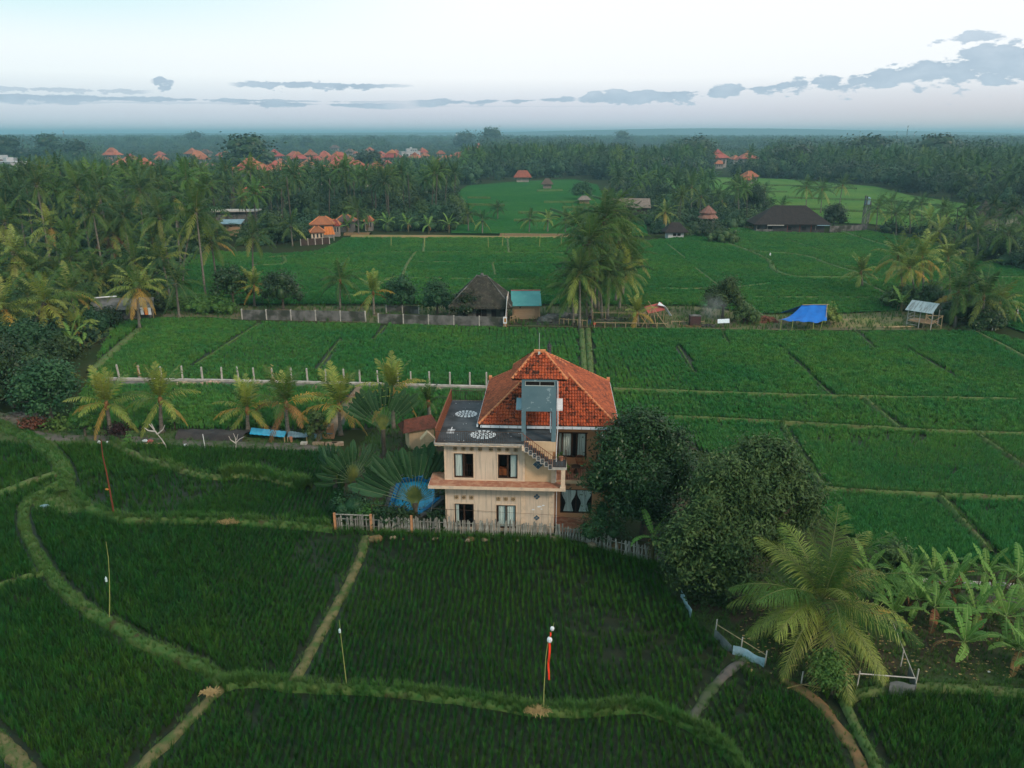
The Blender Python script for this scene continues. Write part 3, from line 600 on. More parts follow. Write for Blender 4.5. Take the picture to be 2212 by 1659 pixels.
# ================================================================== THE VILLA
HO = G(965, 1145); HYAW = -math.radians(3.0)
HM = Matrix.Translation(HO) @ Matrix.Rotation(HYAW, 4, 'Z')
def HW(u, v, z=0.0): return HM @ Vector((u, v, z))
house = empty('villa', HO, HYAW, 'cream two storey villa with orange hipped tile roof and roof terrace among the paddies', 'house')
def wall_holes(b, x0, x1, z0, z1, holes, v, depth, mi=0, T=None):
    xs = sorted({x0, x1, *[h[0] for h in holes], *[h[1] for h in holes]}); zs = sorted({z0, z1, *[h[2] for h in holes], *[h[3] for h in holes]})
    for a, c in zip(xs[:-1], xs[1:]):
        for e, f in zip(zs[:-1], zs[1:]):
            mx, mz = (a+c)/2, (e+f)/2
            if any(h[0] < mx < h[1] and h[2] < mz < h[3] for h in holes): continue
            b.poly([(a, v, e), (c, v, e), (c, v, f), (a, v, f)], mi)
    for (a, c, e, f) in holes:
        w = v+depth
        b.poly([(a, v, e), (a, v, f), (a, w, f), (a, w, e)], mi); b.poly([(c, v, e), (c, w, e), (c, w, f), (c, v, f)], mi)
        b.poly([(a, v, e), (a, w, e), (c, w, e), (c, v, e)], mi); b.poly([(a, v, f), (c, v, f), (c, w, f), (a, w, f)], mi)
GW = [(.58, 1.89, .27, 2.04), (3.43, 4.76, .26, 2.01)]; UW = [(.61, 1.92, 3.97, 5.74), (3.56, 4.87, 3.98, 5.73)]
b = MB(); wall_holes(b, 0, 7.36, -.1, 3.62, GW, 0, .16)
b.poly([(0, 0, -.1), (0, 0, 3.62), (0, 8, 3.62), (0, 8, -.1)]); b.poly([(7.36, 0, -.1), (7.36, 8, -.1), (7.36, 8, 3.62), (7.36, 0, 3.62)])
b.poly([(0, 8, -.1), (0, 8, 3.62), (7.36, 8, 3.62), (7.36, 8, -.1)]); b.poly([(0, 0, 3.62), (7.36, 0, 3.62), (7.36, 8, 3.62), (0, 8, 3.62)])
b.build('ground_floor_wall', m_cream, house)
b = MB(); wall_holes(b, 0, 5.34, 3.76, 6.5, UW, 0, .16)
b.poly([(0, 0, 3.7), (0, 0, 6.5), (0, 8, 6.5), (0, 8, 3.7)]); b.poly([(0, 8, 3.7), (0, 8, 6.5), (7.2, 8, 6.5), (7.2, 8, 3.7)])
b.build('upper_wall', m_cream, house)
b = MB(); b.box(5.345, 7.2, .03, 7.9, 3.76, 6.5); b.box(5.40, 7.38, -.02, .30, 6.0, 6.68); b.build('stair_wall', m_peach, house)
b = MB()
for (x, z0, z1) in ((-.03, -.1, 3.6), (5.1, -.1, 3.6), (6.98, -.1, 3.6)): b.box(x, x+.30 if x > 0 else x+.12, -.03, .02, z0, z1)
b.box(-.03, .10, -.03, .02, 3.76, 6.45); b.box(5.2, 5.36, -.035, .02, 3.76, 6.45); b.box(7.12, 7.4, -.16, .1, 3.76, 5.1)
b.box(0, 5.2, -.03, .01, 3.765, 3.86)
b.build('wall_trim', m_trim, house)
for (a, c, e, f) in GW + UW:      # plaster surround, frame, room, curtain
    w = MB(); w.box(a-.07, c+.07, -.035, .0, e-.09, e-.002); w.box(a-.07, c+.07, -.03, .0, f+.002, f+.06); w.box(a-.07, a-.002, -.03, .0, e, f); w.box(c+.002, c+.07, -.03, .0, e, f)
    w.build('window_surround', m_trim, house)
    fr = MB(); t_ = .075
    fr.box(a+.002, c-.002, .03, .12, e+.002, e+t_); fr.box(a+.002, c-.002, .03, .12, f-t_, f-.002); fr.box(a+.002, a+t_, .031, .119, e+t_, f-t_); fr.box(c-t_, c-.002, .031, .119, e+t_, f-t_)
    mid = (a+c)/2; fr.box(mid-.05, mid+.05, .032, .118, e+t_, f-t_)
    wobj = fr.build('window', m_frame, house)
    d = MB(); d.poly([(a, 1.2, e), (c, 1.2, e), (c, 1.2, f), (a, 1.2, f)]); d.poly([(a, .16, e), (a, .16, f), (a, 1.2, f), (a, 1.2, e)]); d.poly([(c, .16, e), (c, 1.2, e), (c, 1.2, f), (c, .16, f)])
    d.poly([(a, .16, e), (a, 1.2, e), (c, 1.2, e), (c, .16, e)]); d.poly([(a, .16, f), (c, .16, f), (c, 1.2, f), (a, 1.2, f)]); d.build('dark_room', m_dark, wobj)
def curtain(x0, x1, z0, z1, v, parent, tie=False, gather=0.0, name='curtain', mat=None):
    nx, nz = 22, 8; V = []; F = []
    for j in range(nz+1):
        t = j/nz; z = z1 + (z0-z1)*t; a, c = x0, x1
        if tie:      # pulled in at two thirds, flaring again below
            k = 1 - .62*math.exp(-((t-.62)/.26)**2) if t < .62 else .38 + .30*(t-.62)/.38
            if tie > 0: a = c - (x1-x0)*k
            else: c = a + (x1-x0)*k
        elif gather: c = x0 + (x1-x0)*(1-gather*t); 
        for i in range(nx+1):
            s = i/nx; V.append((a+(c-a)*s, v+.035*math.sin(s*PI*9)+.01*math.sin(s*23+t*3), z))
    for j in range(nz):
        for i in range(nx): k = j*(nx+1)+i; F.append((k, k+1, k+nx+2, k+nx+1))
    b = MB(); b.mesh(V, F); return b.build(name, mat or m_curt, parent, smooth=True)
curtain(.70, 1.15, 4.03, 5.66, .17, house); curtain(4.40, 4.80, 4.03, 5.66, .17, house)
curtain(.62, .86, .33, 1.98, .17, house); curtain(3.58, 4.04, .33, 1.96, .17, house); curtain(4.13, 4.68, .33, 1.96, .17, house)
b = MB(); b.box(3.62, 4.14, .5, .9, 3.97, 4.45); b.build('orange_cabinet', m_bedhead, house)
b = MB(); b.box(1.35, 1.38, .4, .43, 3.98, 5.6); b.box(1.38, 1.85, .4, .43, 4.75, 4.79); [b.box(1.45+.13*i, 1.48+.13*i, .4, .43, 3.98, 4.75) for i in range(3)]; b.build('window_grille', m_frame, house)
def vent(x, z, s=.14):
    b = MB(); T = Matrix.Translation((x, 0, z))
    b.box(-s, s, -.012, .0, -s, s, 1, T)
    for p in ((-s, s, -s, -s+.03), (-s, s, s-.03, s), (-s, -s+.03, -s+.03, s-.03), (s-.03, s, -s+.03, s-.03)): b.box(p[0], p[1], -.045, -.012, p[2], p[3], 0, T)
    for k in range(4):
        a = PI/4 + k*PI/2; b.obox(T @ Vector((math.cos(a)*.05, -.03, math.sin(a)*.05)), T @ Vector((math.cos(a)*s*1.25, -.03, math.sin(a)*s*1.25)), .035, .03, 0, Vector((0, 1, 0)))
    pts = [T @ Vector((math.cos(a)*.06, -.03, math.sin(a)*.06)) for a in np.linspace(0, 2*PI, 9)]; b.tube(pts, .014, 4, 0, False)
    b.build('vent_block', [m_vent, m_dark], house)
for x in (.72, 1.27, 1.82, 2.37, 3.10, 3.65, 4.19, 4.74): vent(x, 6.07)
for x in (.73, 1.23, 1.75): vent(x, 2.52)
for x in (3.58, 4.08, 4.58): vent(x, 2.47)
for (x, z, r) in ((6.24, 5.06, .36), (6.18, 2.70, .24), (6.18, 1.12, .23)):
    b = MB(); T = Matrix.Translation((x, -.001, z)) @ Matrix.Rotation(PI/4, 4, 'Y'); q = r*.707
    b.box(-q-.03, q+.03, -.02, .02, -q-.03, q+.03, 1, T)
    for i in (0, 1):
        for j in (0, 1): b.box(-q+i*q+.01, -q+(i+1)*q-.01, -.035, -.02, -q+j*q+.01, -q+(j+1)*q-.01, 0, T)
    b.build('diamond_tile', [m_diam, m_trim], house)
b = MB()      # peeled paint patches, proud of the plaster
for (x, z, w, h) in ((6.35, 1.95, .34, .16), (6.62, 2.05, .22, .12), (5.95, 1.72, .26, .12), (6.5, 1.78, .2, .08)):
    n = 9; b.poly([(x+w/2*math.cos(2*PI*i/n)*random.uniform(.6, 1.1), -.004, z+h/2*math.sin(2*PI*i/n)*random.uniform(.6, 1.1)) for i in range(n)])
b.build('peeled_paint', m_white, house, kind='stuff')
# ledge between the storeys
b = MB(); b.box(-1.0, 8.05, -.92, -.0, 3.60, 3.745, 0); b.box(-1.0, -.0, 0, 3.0, 3.60, 3.745, 0)
b.poly([(-1.0, -.92, 3.752), (8.05, -.92, 3.752), (8.05, .0, 3.80), (-1.0, .0, 3.80)], 1); b.poly([(-1.0, .0, 3.80), (0, .0, 3.80), (0, 3, 3.80), (-1, 3, 3.752)], 1)
led = b.build('ledge', [m_trim, m_terra], house)
b = MB(); b.box(-1.03, 8.08, -.965, -.925, 3.57, 3.775); b.box(-1.03, -1.003, -.92, 3.0, 3.57, 3.77); b.build('ledge_rim', m_trim, led)
# roof terrace
b = MB(); b.box(-.55, 5.36, -.62, 8.0, 6.50, 6.695, 0); b.box(5.36, 7.38, -.0, 8.0, 6.50, 6.694, 0)
b.poly([(-.50, -.57, 6.705), (5.36, -.57, 6.705), (5.36, 7.95, 6.705), (-.50, 7.95, 6.705)], 1); b.poly([(5.36, .05, 6.705), (7.3, .05, 6.705), (7.3, 7.95, 6.705), (5.36, 7.95, 6.705)], 1)
ter = b.build('terrace_slab', [m_trim, m_slabtop], house)
b = MB()
for i in range(26):      # broken pale edge along the slab
    x = -.55 + i*.228; b.box(x, x+.21, -.66-.02*random.random(), -.625, 6.60+random.uniform(-.03, .03), 6.70+random.uniform(0, .04))
b.box(-.60, -.555, -.62, 8.0, 6.6, 6.78); b.build('slab_rim', m_concpale, ter)
def rosette(cx, cy, r):
    b = MB(); rr = random.Random(3)
    for ring, n, s in ((.9, 16, .18), (.62, 12, .15), (.33, 8, .12)):
        for k in range(n):
            a = 2*PI*k/n; x, y = cx+math.cos(a)*r*ring, cy+math.sin(a)*r*ring*.9; q = s*r*1.0
            b.poly([(x+math.cos(a+t)*q*(1 if i % 2 else .55), y+math.sin(a+t)*q*(1 if i % 2 else .55), 6.709) for i, t in enumerate(np.linspace(0, 2*PI, 9)[:-1])])
    b.poly([(cx+math.cos(t)*r*.14, cy+math.sin(t)*r*.12, 6.709) for t in np.linspace(0, 2*PI, 9)[:-1]])
    b.build('painted_rosette', m_white, ter)
rosette(.92, 5.0, .78); rosette(2.50, 1.0, .85)
b = MB()
for k in range(5): b.box(.0, .52, 1.15+.17*k, 1.21+.17*k, 6.706, 6.712)
b.box(.22, .28, 1.1, 2.3, 6.7125, 6.717); rr = random.Random(8)
for _ in range(40):
    x, y, s = rr.uniform(-.3, 5), rr.uniform(-.3, 7.5), rr.uniform(.02, .06)
    if x > 2.2 and y > 2: continue
    b.box(x, x+s*1.5, y, y+s, 6.706, 6.711)
b.build('paint_mark', m_white, ter, kind='stuff')
def railing(pts, h, step, mat, parent=house, name='railing', r=.012, post=.02):
    b = MB(); up = Vector((0, 0, h)); P = [Vector(p) for p in pts]
    for a, c in zip(P[:-1], P[1:]):
        n = max(2, int((c-a).length/step))
        for i in range(n+1): q = a.lerp(c, i/n); b.tube([q, q+up], post if i in (0, n) else r, 4)
        b.obox(a+up, c+up, .035, .03); b.obox(a+up*.12, c+up*.12, .025, .02)
    return b.build(name, mat, parent)
railing([(-.45, -.50, 6.71), (5.25, -.50, 6.71)], .78, .13, m_rail)
railing([(-.45, 7.75, 6.71), (2.3, 7.75, 6.71)], .85, .13, m_rail)
b = MB(); n = 84
for i in range(n): y = -.5+8.25*i/(n-1); b.box(-.50, -.47, y-.028, y+.028, 6.75, 7.62)
b.box(-.52, -.45, -.53, 7.78, 7.62, 7.68); b.box(-.51, -.46, -.53, 7.78, 6.72, 6.76); b.build('side_railing', m_railbrown, house)
# stair
b = MB(); NS = 7; x0, z0, x1, z1 = 5.36, 6.66, 7.17, 5.28; st = house
soffit = [(5.18, 6.40), (5.45, 6.40), (7.25, 5.02), (7.25, 5.28)]
b.mesh([(5.18, -.92, 6.40), (5.42, -.92, 6.33), (7.2, -.92, 5.08), (8.1, -.92, 5.08), (8.1, -.92, 5.22), (7.17, -.92, 5.22), (5.36, -.92, 6.58), (5.18, -.92, 6.68),
        (5.18, -.02, 6.40), (5.42, -.02, 6.33), (7.2, -.02, 5.08), (8.1, -.02, 5.08), (8.1, -.02, 5.22), (7.17, -.02, 5.22), (5.36, -.02, 6.58), (5.18, -.02, 6.68)],
       [(0, 1, 6, 7), (1, 2, 5, 6), (2, 3, 4, 5), (8, 15, 14, 9), (9, 14, 13, 10), (10, 13, 12, 11), (0, 8, 9, 1), (1, 9, 10, 2), (2, 10, 11, 3), (3, 11, 12, 4), (4, 12, 13, 5), (5, 13, 14, 6), (6, 14, 15, 7), (0, 7, 15, 8)])
stair = b.build('staircase', m_trim, house)
for i in range(NS):
    xa = x0+(x1-x0)*i/NS; za = z0+(z1-z0)*i/NS-.02; dx = (x1-x0)/NS
    b = MB(); b.box(xa, xa+dx-.005, -.93, -.03, za-.36, za, 0); b.box(xa+.05, xa+dx-.03, -.945, -.90, za-.30, za-.02, 1); b.box(xa+.01, xa+dx-.01, -.90, -.05, za, za+.012, 1)
    b.box(xa+.12, xa+.15, -.952, -.945, za-.17, za-.14, 0)
    b.build('step', [m_concpale, m_slabtop], stair)
b = MB(); b.box(7.18, 8.12, -.95, .4, 5.12, 5.27, 0); b.box(7.24, 8.06, -.90, .35, 5.27, 5.275, 1); b.build('landing', [m_concpale, m_slabtop], stair)
b = MB()
for i in range(NS*2+1):
    t = i/(NS*2); x = x0+(x1-x0)*t; z = z0+(z1-z0)*t; b.tube([(x, -.9, z-.05), (x, -.9, z+.80)], .013, 4)
b.obox((x0-.15, -.9, z0+.92), (x1, -.9, z1+.80), .035, .03); b.obox((x0, -.9, z0+.45), (x1, -.9, z1+.40), .02, .02)
b.build('stair_railing', m_railbrown, stair)
railing([(7.22, -.9, 5.28), (8.06, -.9, 5.28), (8.06, .3, 5.28)], .72, .16, m_rail, stair, 'landing_railing')
b = MB(); b.box(7.76, 8.03, -.93, -.66, 3.755, 5.12); b.box(7.70, 8.07, -.96, -.62, 3.755, 3.87); b.build('column', m_trim, house)
# right wing: ground room, balcony, upper room
WG = (7.77, 9.95, .92, 2.72); WU = (7.52, 9.55, 4.35, 6.15)
b = MB(); T = 1.2; wall_holes(b, 7.36, 11.2, .55, 3.55, [WG], T, .15); b.box(7.36, 11.2, T-.12, T-.005, .0, .6, 1); b.poly([(11.2, T, 0), (11.2, 8, 0), (11.2, 8, 3.55), (11.2, T, 3.55)])
b.build('wing_wall', [m_ochre, m_terra], house)
b = MB(); b.box(7.5, 11.2, .1, T-.12, -.02, .32); b.build('porch_floor', m_terra, house)
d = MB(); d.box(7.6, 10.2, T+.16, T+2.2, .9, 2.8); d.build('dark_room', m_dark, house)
fr = MB(); a, c, e, f = WG; fr.box(a, c, T+.02, T+.1, e, e+.07); fr.box(a, c, T+.02, T+.1, f-.07, f); fr.box(a, a+.07, T+.021, T+.099, e+.07, f-.07); fr.box(8.83, 8.90, T+.021, T+.099, e+.07, f-.07); fr.build('wing_window', m_frame, house)
for x0_, x1_, tie in ((7.84, 8.34, 1), (8.34, 8.84, -1), (8.90, 9.42, 1), (9.42, 9.92, -1)): curtain(x0_, x1_, e+.06, f-.05, T+.13, house, tie=tie)
for x in (8.3, 8.95, 9.6):
    b = MB(); b.box(x-.14, x+.14, T-.03, T-.002, 3.0, 3.26, 1); [b.box(x-.14+.075*i, x-.11+.075*i, T-.045, T-.03, 3.0, 3.26) for i in range(4)]; b.build('vent_block', [m_vent, m_dark], house)
b = MB(); b.box(7.38, 11.5, .3, 3.1, 3.56, 3.80, 0); b.box(7.42, 11.45, .35, 3.0, 3.80, 3.81, 1); b.build('balcony_slab', [m_peach, m_terra], house)
b = MB(); T = 3.1; wall_holes(b, 7.2, 11.2, 3.8, 6.95, [WU], T, .12); b.poly([(11.2, T, 3.8), (11.2, 11, 3.8), (11.2, 11, 6.95), (11.2, T, 6.95)]); b.poly([(11.2, 11, 0), (7, 11, 0), (7, 11, 6.95), (11.2, 11, 6.95)])
b.poly([(11.2, 8, 0), (11.2, 11, 0), (11.2, 11, 3.8), (11.2, 8, 3.8)]); b.build('upper_wing_wall', m_ochre, house)
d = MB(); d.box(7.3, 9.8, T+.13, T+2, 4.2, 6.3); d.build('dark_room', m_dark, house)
fr = MB(); a, c, e, f = WU; fr.box(a-.06, c+.06, T-.03, T+.06, f-.06, f+.03); fr.box(a-.06, c+.06, T-.03, T+.06, e-.05, e+.04)
for x in (a, a+.30, a+.98, a+1.30, c-.08): fr.box(x, x+.09, T-.029, T+.059, e+.04, f-.06)
fr.build('balcony_window', m_frame, house)
curtain(a+.40, a+.95, e+.05, f-.07, T+.10, house); curtain(a+1.42, c-.10, e+.05, f-.07, T+.10, house); curtain(a+.10, a+.28, e+.05, f-.07, T+.10, house)
railing([(8.1, .42, 3.81), (11.4, .42, 3.81)], .85, .12, m_rail)
b = MB(); b.box(10.42, 10.62, .45, .65, 3.8, 7.0); b.build('white_column', m_white, house)
b = MB(); b.tube([(7.43, .0, 3.8), (7.43, 0.0, 6.0), (7.50, -.05, 8.0), (7.44, -.05, 10.9)], .03, 6); b.tube([(7.5, -.06, .1), (7.5, -.06, 3.5)], .025, 5); b.build('drain_pipe', m_white, house)
# ---- main roof
RE = 7.02; FL, FR_, BR, BL, AP = map(Vector, ((2.1, 2.15, RE), (11.6, 2.15, RE), (11.6, 12.3, RE), (2.1, 12.3, RE), (6.84, 7.2, 10.65)))
b = MB(); dz = Vector((0, 0, -.09))
for tri in ((FL, FR_, AP), (FR_, BR, AP), (BR, BL, AP), (BL, FL, AP)): b.poly([p+dz for p in tri])
b.poly([p+dz*1.6 for p in (BL, BR, FR_, FL)])
roof = b.build('roof', m_frame, house)
b = MB(); g = .13
b.box(2.22, 5.1, 2.0, 2.14, RE-.2, RE-.05); b.box(5.4, 7.1, 2.0, 2.14, RE-.2, RE-.05); b.box(7.42, 11.72, 2.0, 2.14, RE-.2, RE-.05); b.box(1.95, 2.06, 2.1, 12.3, RE-.2, RE-.06); b.box(11.62, 11.75, 2.1, 12.3, RE-.2, RE-.06)
gut = b.build('gutter', m_gutter, roof)
b = MB(); x = 2.3
while x < 11.6:
    if not (5.0 < x < 5.5 or 7.0 < x < 7.45): b.box(x, x+.02, 1.985, 1.999, RE-.21, RE-.04)
    x += .62
b.build('gutter_joint', m_rail, gut, kind='stuff')
TW, TL = .195, .27
def tile_data(name, mat):
    n = 5; xs = [0, .25, .5, .75, 1.0]; zz = [-.012, .034, .050, .026, -.02]; V = []; F = []
    for (y, lift) in ((-.03, .075), (TL+.02, .012)):
        for x, z in zip(xs, zz): V.append(((x-.5)*TW*1.02, y, z+lift))
    for x, z in zip(xs, zz): V.append(((x-.5)*TW*1.02, -.025, z*.3+.010))
    for i in range(4): F += [(i, i+1, n+i+1, n+i), (i+1, i, 2*n+i, 2*n+i+1)]
    b = MB(); b.mesh(V, F); return b.data(name, mat)
td_moss, td_clean = tile_data('mossy tile', m_tilemoss), tile_data('clay tile', m_tile)
TILECOUNT = [0]
def tile_face(A_, B_, C_, data, parent, single_if=None, D_=None):
    """tile a sloping face with eave A->B (left to right from outside) and top C (or C..D)"""
    ex = (B_-A_).normalized(); nrm = (B_-A_).cross(C_-A_).normalized(); es = nrm.cross(ex).normalized()
    D_ = D_ or C_
    poly = [((p-A_).dot(ex), (p-A_).dot(es)) for p in (A_, B_, C_, D_)]
    H_ = poly[2][1]; Wd = poly[1][0]; R = Matrix((ex, es, nrm)).transposed().to_4x4(); mb = MB()
    src = [v.co.copy() for v in data.vertices]; fcs = [tuple(p.vertices) for p in data.polygons]
    r = 0
    while r*TL < H_ - .1:
        s = r*TL; xl = poly[3][0]*s/H_; xr = Wd + (poly[2][0]-Wd)*s/H_; k = 0; x = xl + TW*.35
        x = math.ceil((xl+TW*.2)/TW)*TW
        while x < xr - TW*.2:
            T = Matrix.Translation(A_ + ex*x + es*s + nrm*random.uniform(-.004, .006)) @ R @ Matrix.Rotation(random.gauss(0, .012), 4, 'Z')
            if single_if and single_if(x, s) and TILECOUNT[0] < 300:
                o = obj('tile', data, parent); o.matrix_basis = T; TILECOUNT[0] += 1
            else: mb.mesh([T @ c for c in src], fcs)
            x += TW
        r += 1
    if mb.v: mb.build('roof_tiles', list(data.materials), parent, kind='stuff')
# tower over the stair head
E = 10.95; a1, a2, a3, a4 = map(Vector, ((4.50, .12, E), (8.03, .12, E), (8.03, 3.35, E), (4.50, 3.35, E))); r1_, r2_ = Vector((5.90, 1.85, 12.28)), Vector((6.57, 1.85, 12.28))
b = MB()
for q in ((a1, a2, r2_, r1_), (a2, a3, r2_), (a3, a4, r1_, r2_), (a4, a1, r1_)): b.poly([p-Vector((0, 0, .06)) for p in q])
b.poly([p-Vector((0, 0, .1)) for p in (a4, a3, a2, a1)])
troof = b.build('tower_roof', m_frame, house)
tile_face(a1, a2, r2_, td_moss, troof, lambda x, s: True, r1_)
tile_face(a2, a3, r2_, td_clean, troof); tile_face(a4, a1, r1_, td_clean, troof); tile_face(a3, a4, r1_, td_clean, troof, None, r2_)
tile_face(FL, FR_, AP, td_moss, roof, lambda x, s: x > 5.2 or (x < 2.9 and s < 2.4))
tile_face(FR_, BR, AP, td_clean, roof); tile_face(BR, BL, AP, td_clean, roof); tile_face(BL, FL, AP, td_clean, roof)
b = MB(); V = []; F = []; n = 5
for y, r in ((0, .115), (.36, .095)):
    for i in range(n): a = PI*i/(n-1); V.append((math.cos(a)*r, y, math.sin(a)*r*.8))
for i in range(n-1): F.append((i, i+1, n+i+1, n+i))
F.append(tuple(range(n))[::-1]); b.mesh(V, F); cap = b.data('ridge cap', m_ridge)
def ridge(P, Q, parent, sc_=1.0):
    L = (Q-P).length; k = int(L/(.33*sc_)); d = (Q-P).normalized(); sx = d.cross(Vector((0, 0, 1))).normalized(); up = sx.cross(d)
    R = Matrix((sx, d, up)).transposed().to_4x4()
    for i in range(k):
        o = obj('ridge_cap', cap, parent); o.matrix_basis = Matrix.Translation(P + d*(L*i/k) + up*.02) @ R @ Matrix.Scale(sc_, 4)
for c in (FL, FR_, BR, BL): ridge(c, AP, roof)
for c, e_ in ((a1, r1_), (a2, r2_), (a3, r2_), (a4, r1_)): ridge(c, e_, troof, .95)
ridge(r1_, r2_, troof)
b = MB()
for c, s in ((BL, -1), (BR, 1)): b.box(c.x-.12, c.x+.12, c.y-.1, c.y+.3, c.z, c.z+.28)
b.build('corner_finial', m_ridge, roof)
b = MB(); b.box(5.85, 6.62, 1.72, 1.98, 12.28, 12.44); b.build('ridge_block', m_ridge, troof)
b = MB(); b.tube([(6.2, 1.8, 12.3), (6.2, 1.8, 13.6)], .016, 5); b.box(6.13, 6.27, 1.6, 1.72, 12.0, 12.35); b.build('lightning_rod', m_rod, troof)
b = MB(); c = AP   # carved black finial
for r, z0_, z1_ in ((.20, 0, .08), (.13, .08, .22), (.19, .22, .30), (.15, .30, .55), (.20, .55, .62), (.12, .62, .74), (.06, .74, .9), (.02, .9, 1.15)): b.tube([c+Vector((0, 0, z0_+.05)), c+Vector((0, 0, z1_+.05))], [r, r*.85], 8)
b.build('finial', M('black carved stone', (.03, .03, .032), (.08, .08, .08), 8, .8), roof)
# tower body
b = MB(); b.box(5.12, 7.40, .02, .18, 8.78, 10.50); b.box(5.121, 5.33, .021, .18, 10.50, 10.92); b.box(7.26, 7.399, .021, .18, 10.50, 10.92); b.box(5.33, 7.26, .03, .17, 10.84, 10.92)
b.box(5.121, 5.25, .181, 4.2, 8.8, 10.9); b.box(7.27, 7.398, .181, 4.2, 8.8, 10.9); b.box(5.25, 7.27, .181, 4.0, 8.8, 8.95)
b.box(5.12, 5.40, -.03, .25, 6.70, 8.779); b.box(7.09, 7.39, -.03, .25, 6.70, 8.779)
tower = b.build('stair_tower', m_blueg, house)
b = MB(); b.box(5.33, 7.26, .16, .20, 10.50, 10.84); b.build('tower_opening', m_dark, tower)
b = MB()
for q in ((5.34, 7.25, 10.51, 10.545), (5.34, 7.25, 10.80, 10.835), (5.34, 5.375, 10.545, 10.80), (7.215, 7.25, 10.545, 10.80), (6.28, 6.31, 10.545, 10.80)): b.box(q[0], q[1], .06, .10, q[2], q[3])
b.build('tower_window_frame', m_rod, tower)
for x0_, x1_, sgn in ((4.74, 5.11, -1), (7.41, 7.80, 1)):
    b = MB(); b.mesh([(x0_, .45, 8.80), (x1_, .45, 8.80), (x1_, 1.35, 9.25), (x0_, 1.35, 9.25), (x0_, .45, 8.70), (x1_, .45, 8.70), (x1_, 1.35, 9.15), (x0_, 1.35, 9.15)],
                     [(0, 1, 2, 3), (7, 6, 5, 4), (0, 4, 5, 1), (1, 5, 6, 2), (2, 6, 7, 3), (3, 7, 4, 0)]); b.build('side_canopy', m_blueg2 if sgn < 0 else m_white, tower)
b = MB(); b.tube([(7.02, .1, 8.7), (7.02, .1, 7.5), (7.05, .1, 7.3)], .045, 6); b.build('tower_pipe', m_white, tower)
# small shrine building behind the palms, left of the villa
sh = empty('outbuilding', G(905, 962), .35, 'small cream outbuilding with dark red tiled roof left behind the villa', 'outbuilding')
b = MB(); b.box(-1.0, 1.2, -.8, .8, 0, 1.9); b.box(1.5, 1.75, -.9, -.6, 0, 1.6); b.build('wall', m_peach, sh)
b = MB(); b.mesh([(-1.6, -1.2, 1.75), (1.6, -1.2, 1.95), (1.2, .0, 2.75), (-1.2, 0, 2.55), (-1.6, 1.2, 1.75), (1.6, 1.2, 1.95)], [(0, 1, 2, 3), (3, 2, 5, 4), (0, 3, 4), (1, 5, 2)]); b.build('roof', M('dark red tile', (.14, .045, .03), (.07, .03, .022), 3, .8, .6), sh)
sh2 = empty('shrine', G(925, 985), .2, 'small carved cream shrine with gabled top beside the roof terrace', 'shrine')
b = MB(); b.box(-.55, .55, -.3, .3, 0, 1.6); b.mesh([(-.62, -.33, 1.6), (.62, -.33, 1.6), (0, -.33, 2.25), (-.62, .33, 1.6), (.62, .33, 1.6), (0, .33, 2.25)], [(0, 1, 2), (3, 5, 4), (0, 2, 5, 3), (1, 4, 5, 2)]); b.build('body', m_peach, sh2)
b = MB(); b.box(-.3, .3, -.36, -.33, 1.1, 1.4); b.build('carving', m_vent, sh2)
# balcony furniture
def rattan_chair(label, u, v, rz):
    c = empty('rattan_chair', HW(u, v, 3.815), HYAW+rz, label, 'chair')
    b = MB(); b.ball((0, 0, .38), .30, 0, 10, 4, (1, 1, .22)); b.build('seat', m_red if 0 else m_bedhead, c)
    b = MB(); pts = [Vector((math.cos(a)*.34, math.sin(a)*.34, .62+.25*max(0, math.sin(a)))) for a in np.linspace(-.5, PI+.5, 12)]
    for p in pts: b.tube([(p.x*.85, p.y*.85, .38), p], .012, 4)
    b.tube(pts, .025, 5); b.build('backrest', m_bedhead, c)
    for sx, sy in ((-1, -1), (1, -1), (1, 1), (-1, 1)): b = MB(); b.tube([(sx*.2, sy*.2, 0), (sx*.18, sy*.18, .36)], .02, 5); b.build('leg', m_frame, c)
rattan_chair('brown rattan armchair on the balcony in front of the curtained window', 9.15, 2.3, .3)
rattan_chair('brown rattan armchair nearer the balcony rail beside the small table', 9.8, 1.4, -1.2)
tb = empty('balcony_table', HW(8.8, 1.5, 3.815), 0, 'low round dark table on the balcony between the rattan chairs', 'table')
b = MB(); b.tube([(0, 0, .48), (0, 0, .52)], .34, 12); b.build('table_top', m_frame, tb); b = MB(); b.tube([(0, 0, 0), (0, 0, .48)], [.16, .04], 8); b.build('pedestal', m_frame, tb)
def potted(u, v, z, label, h=.9, n=14):
    c = empty('potted_plant', HW(u, v, z), 0, label, 'plant')
    b = MB(); b.tube([(0, 0, 0), (0, 0, .28)], [.11, .17], 10); b.build('pot', m_terra, c)
    b = MB(); rr = random.Random(int(u*100))
    for i in range(n):
        a = rr.uniform(0, 2*PI); hh = h*rr.uniform(.5, 1); pts = [Vector((0, 0, .28)), Vector((math.cos(a)*.15*hh, math.sin(a)*.15*hh, .28+hh*.6)), Vector((math.cos(a)*.45*hh, math.sin(a)*.45*hh, .28+hh*.75))]
        s = Vector((-math.sin(a), math.cos(a), 0))*.05; b.poly([pts[0], pts[1]-s, pts[2], pts[1]+s])
    b.build('foliage', m_leafC, c)
potted(8.25, .7, 3.815, 'leafy potted plant on the balcony beside the stair landing'); potted(7.75, .2, 5.28, 'small potted plant standing on the stair landing', .6); potted(7.65, 2.3, 3.815, 'tall potted plant under the balcony window left end', 1.0)
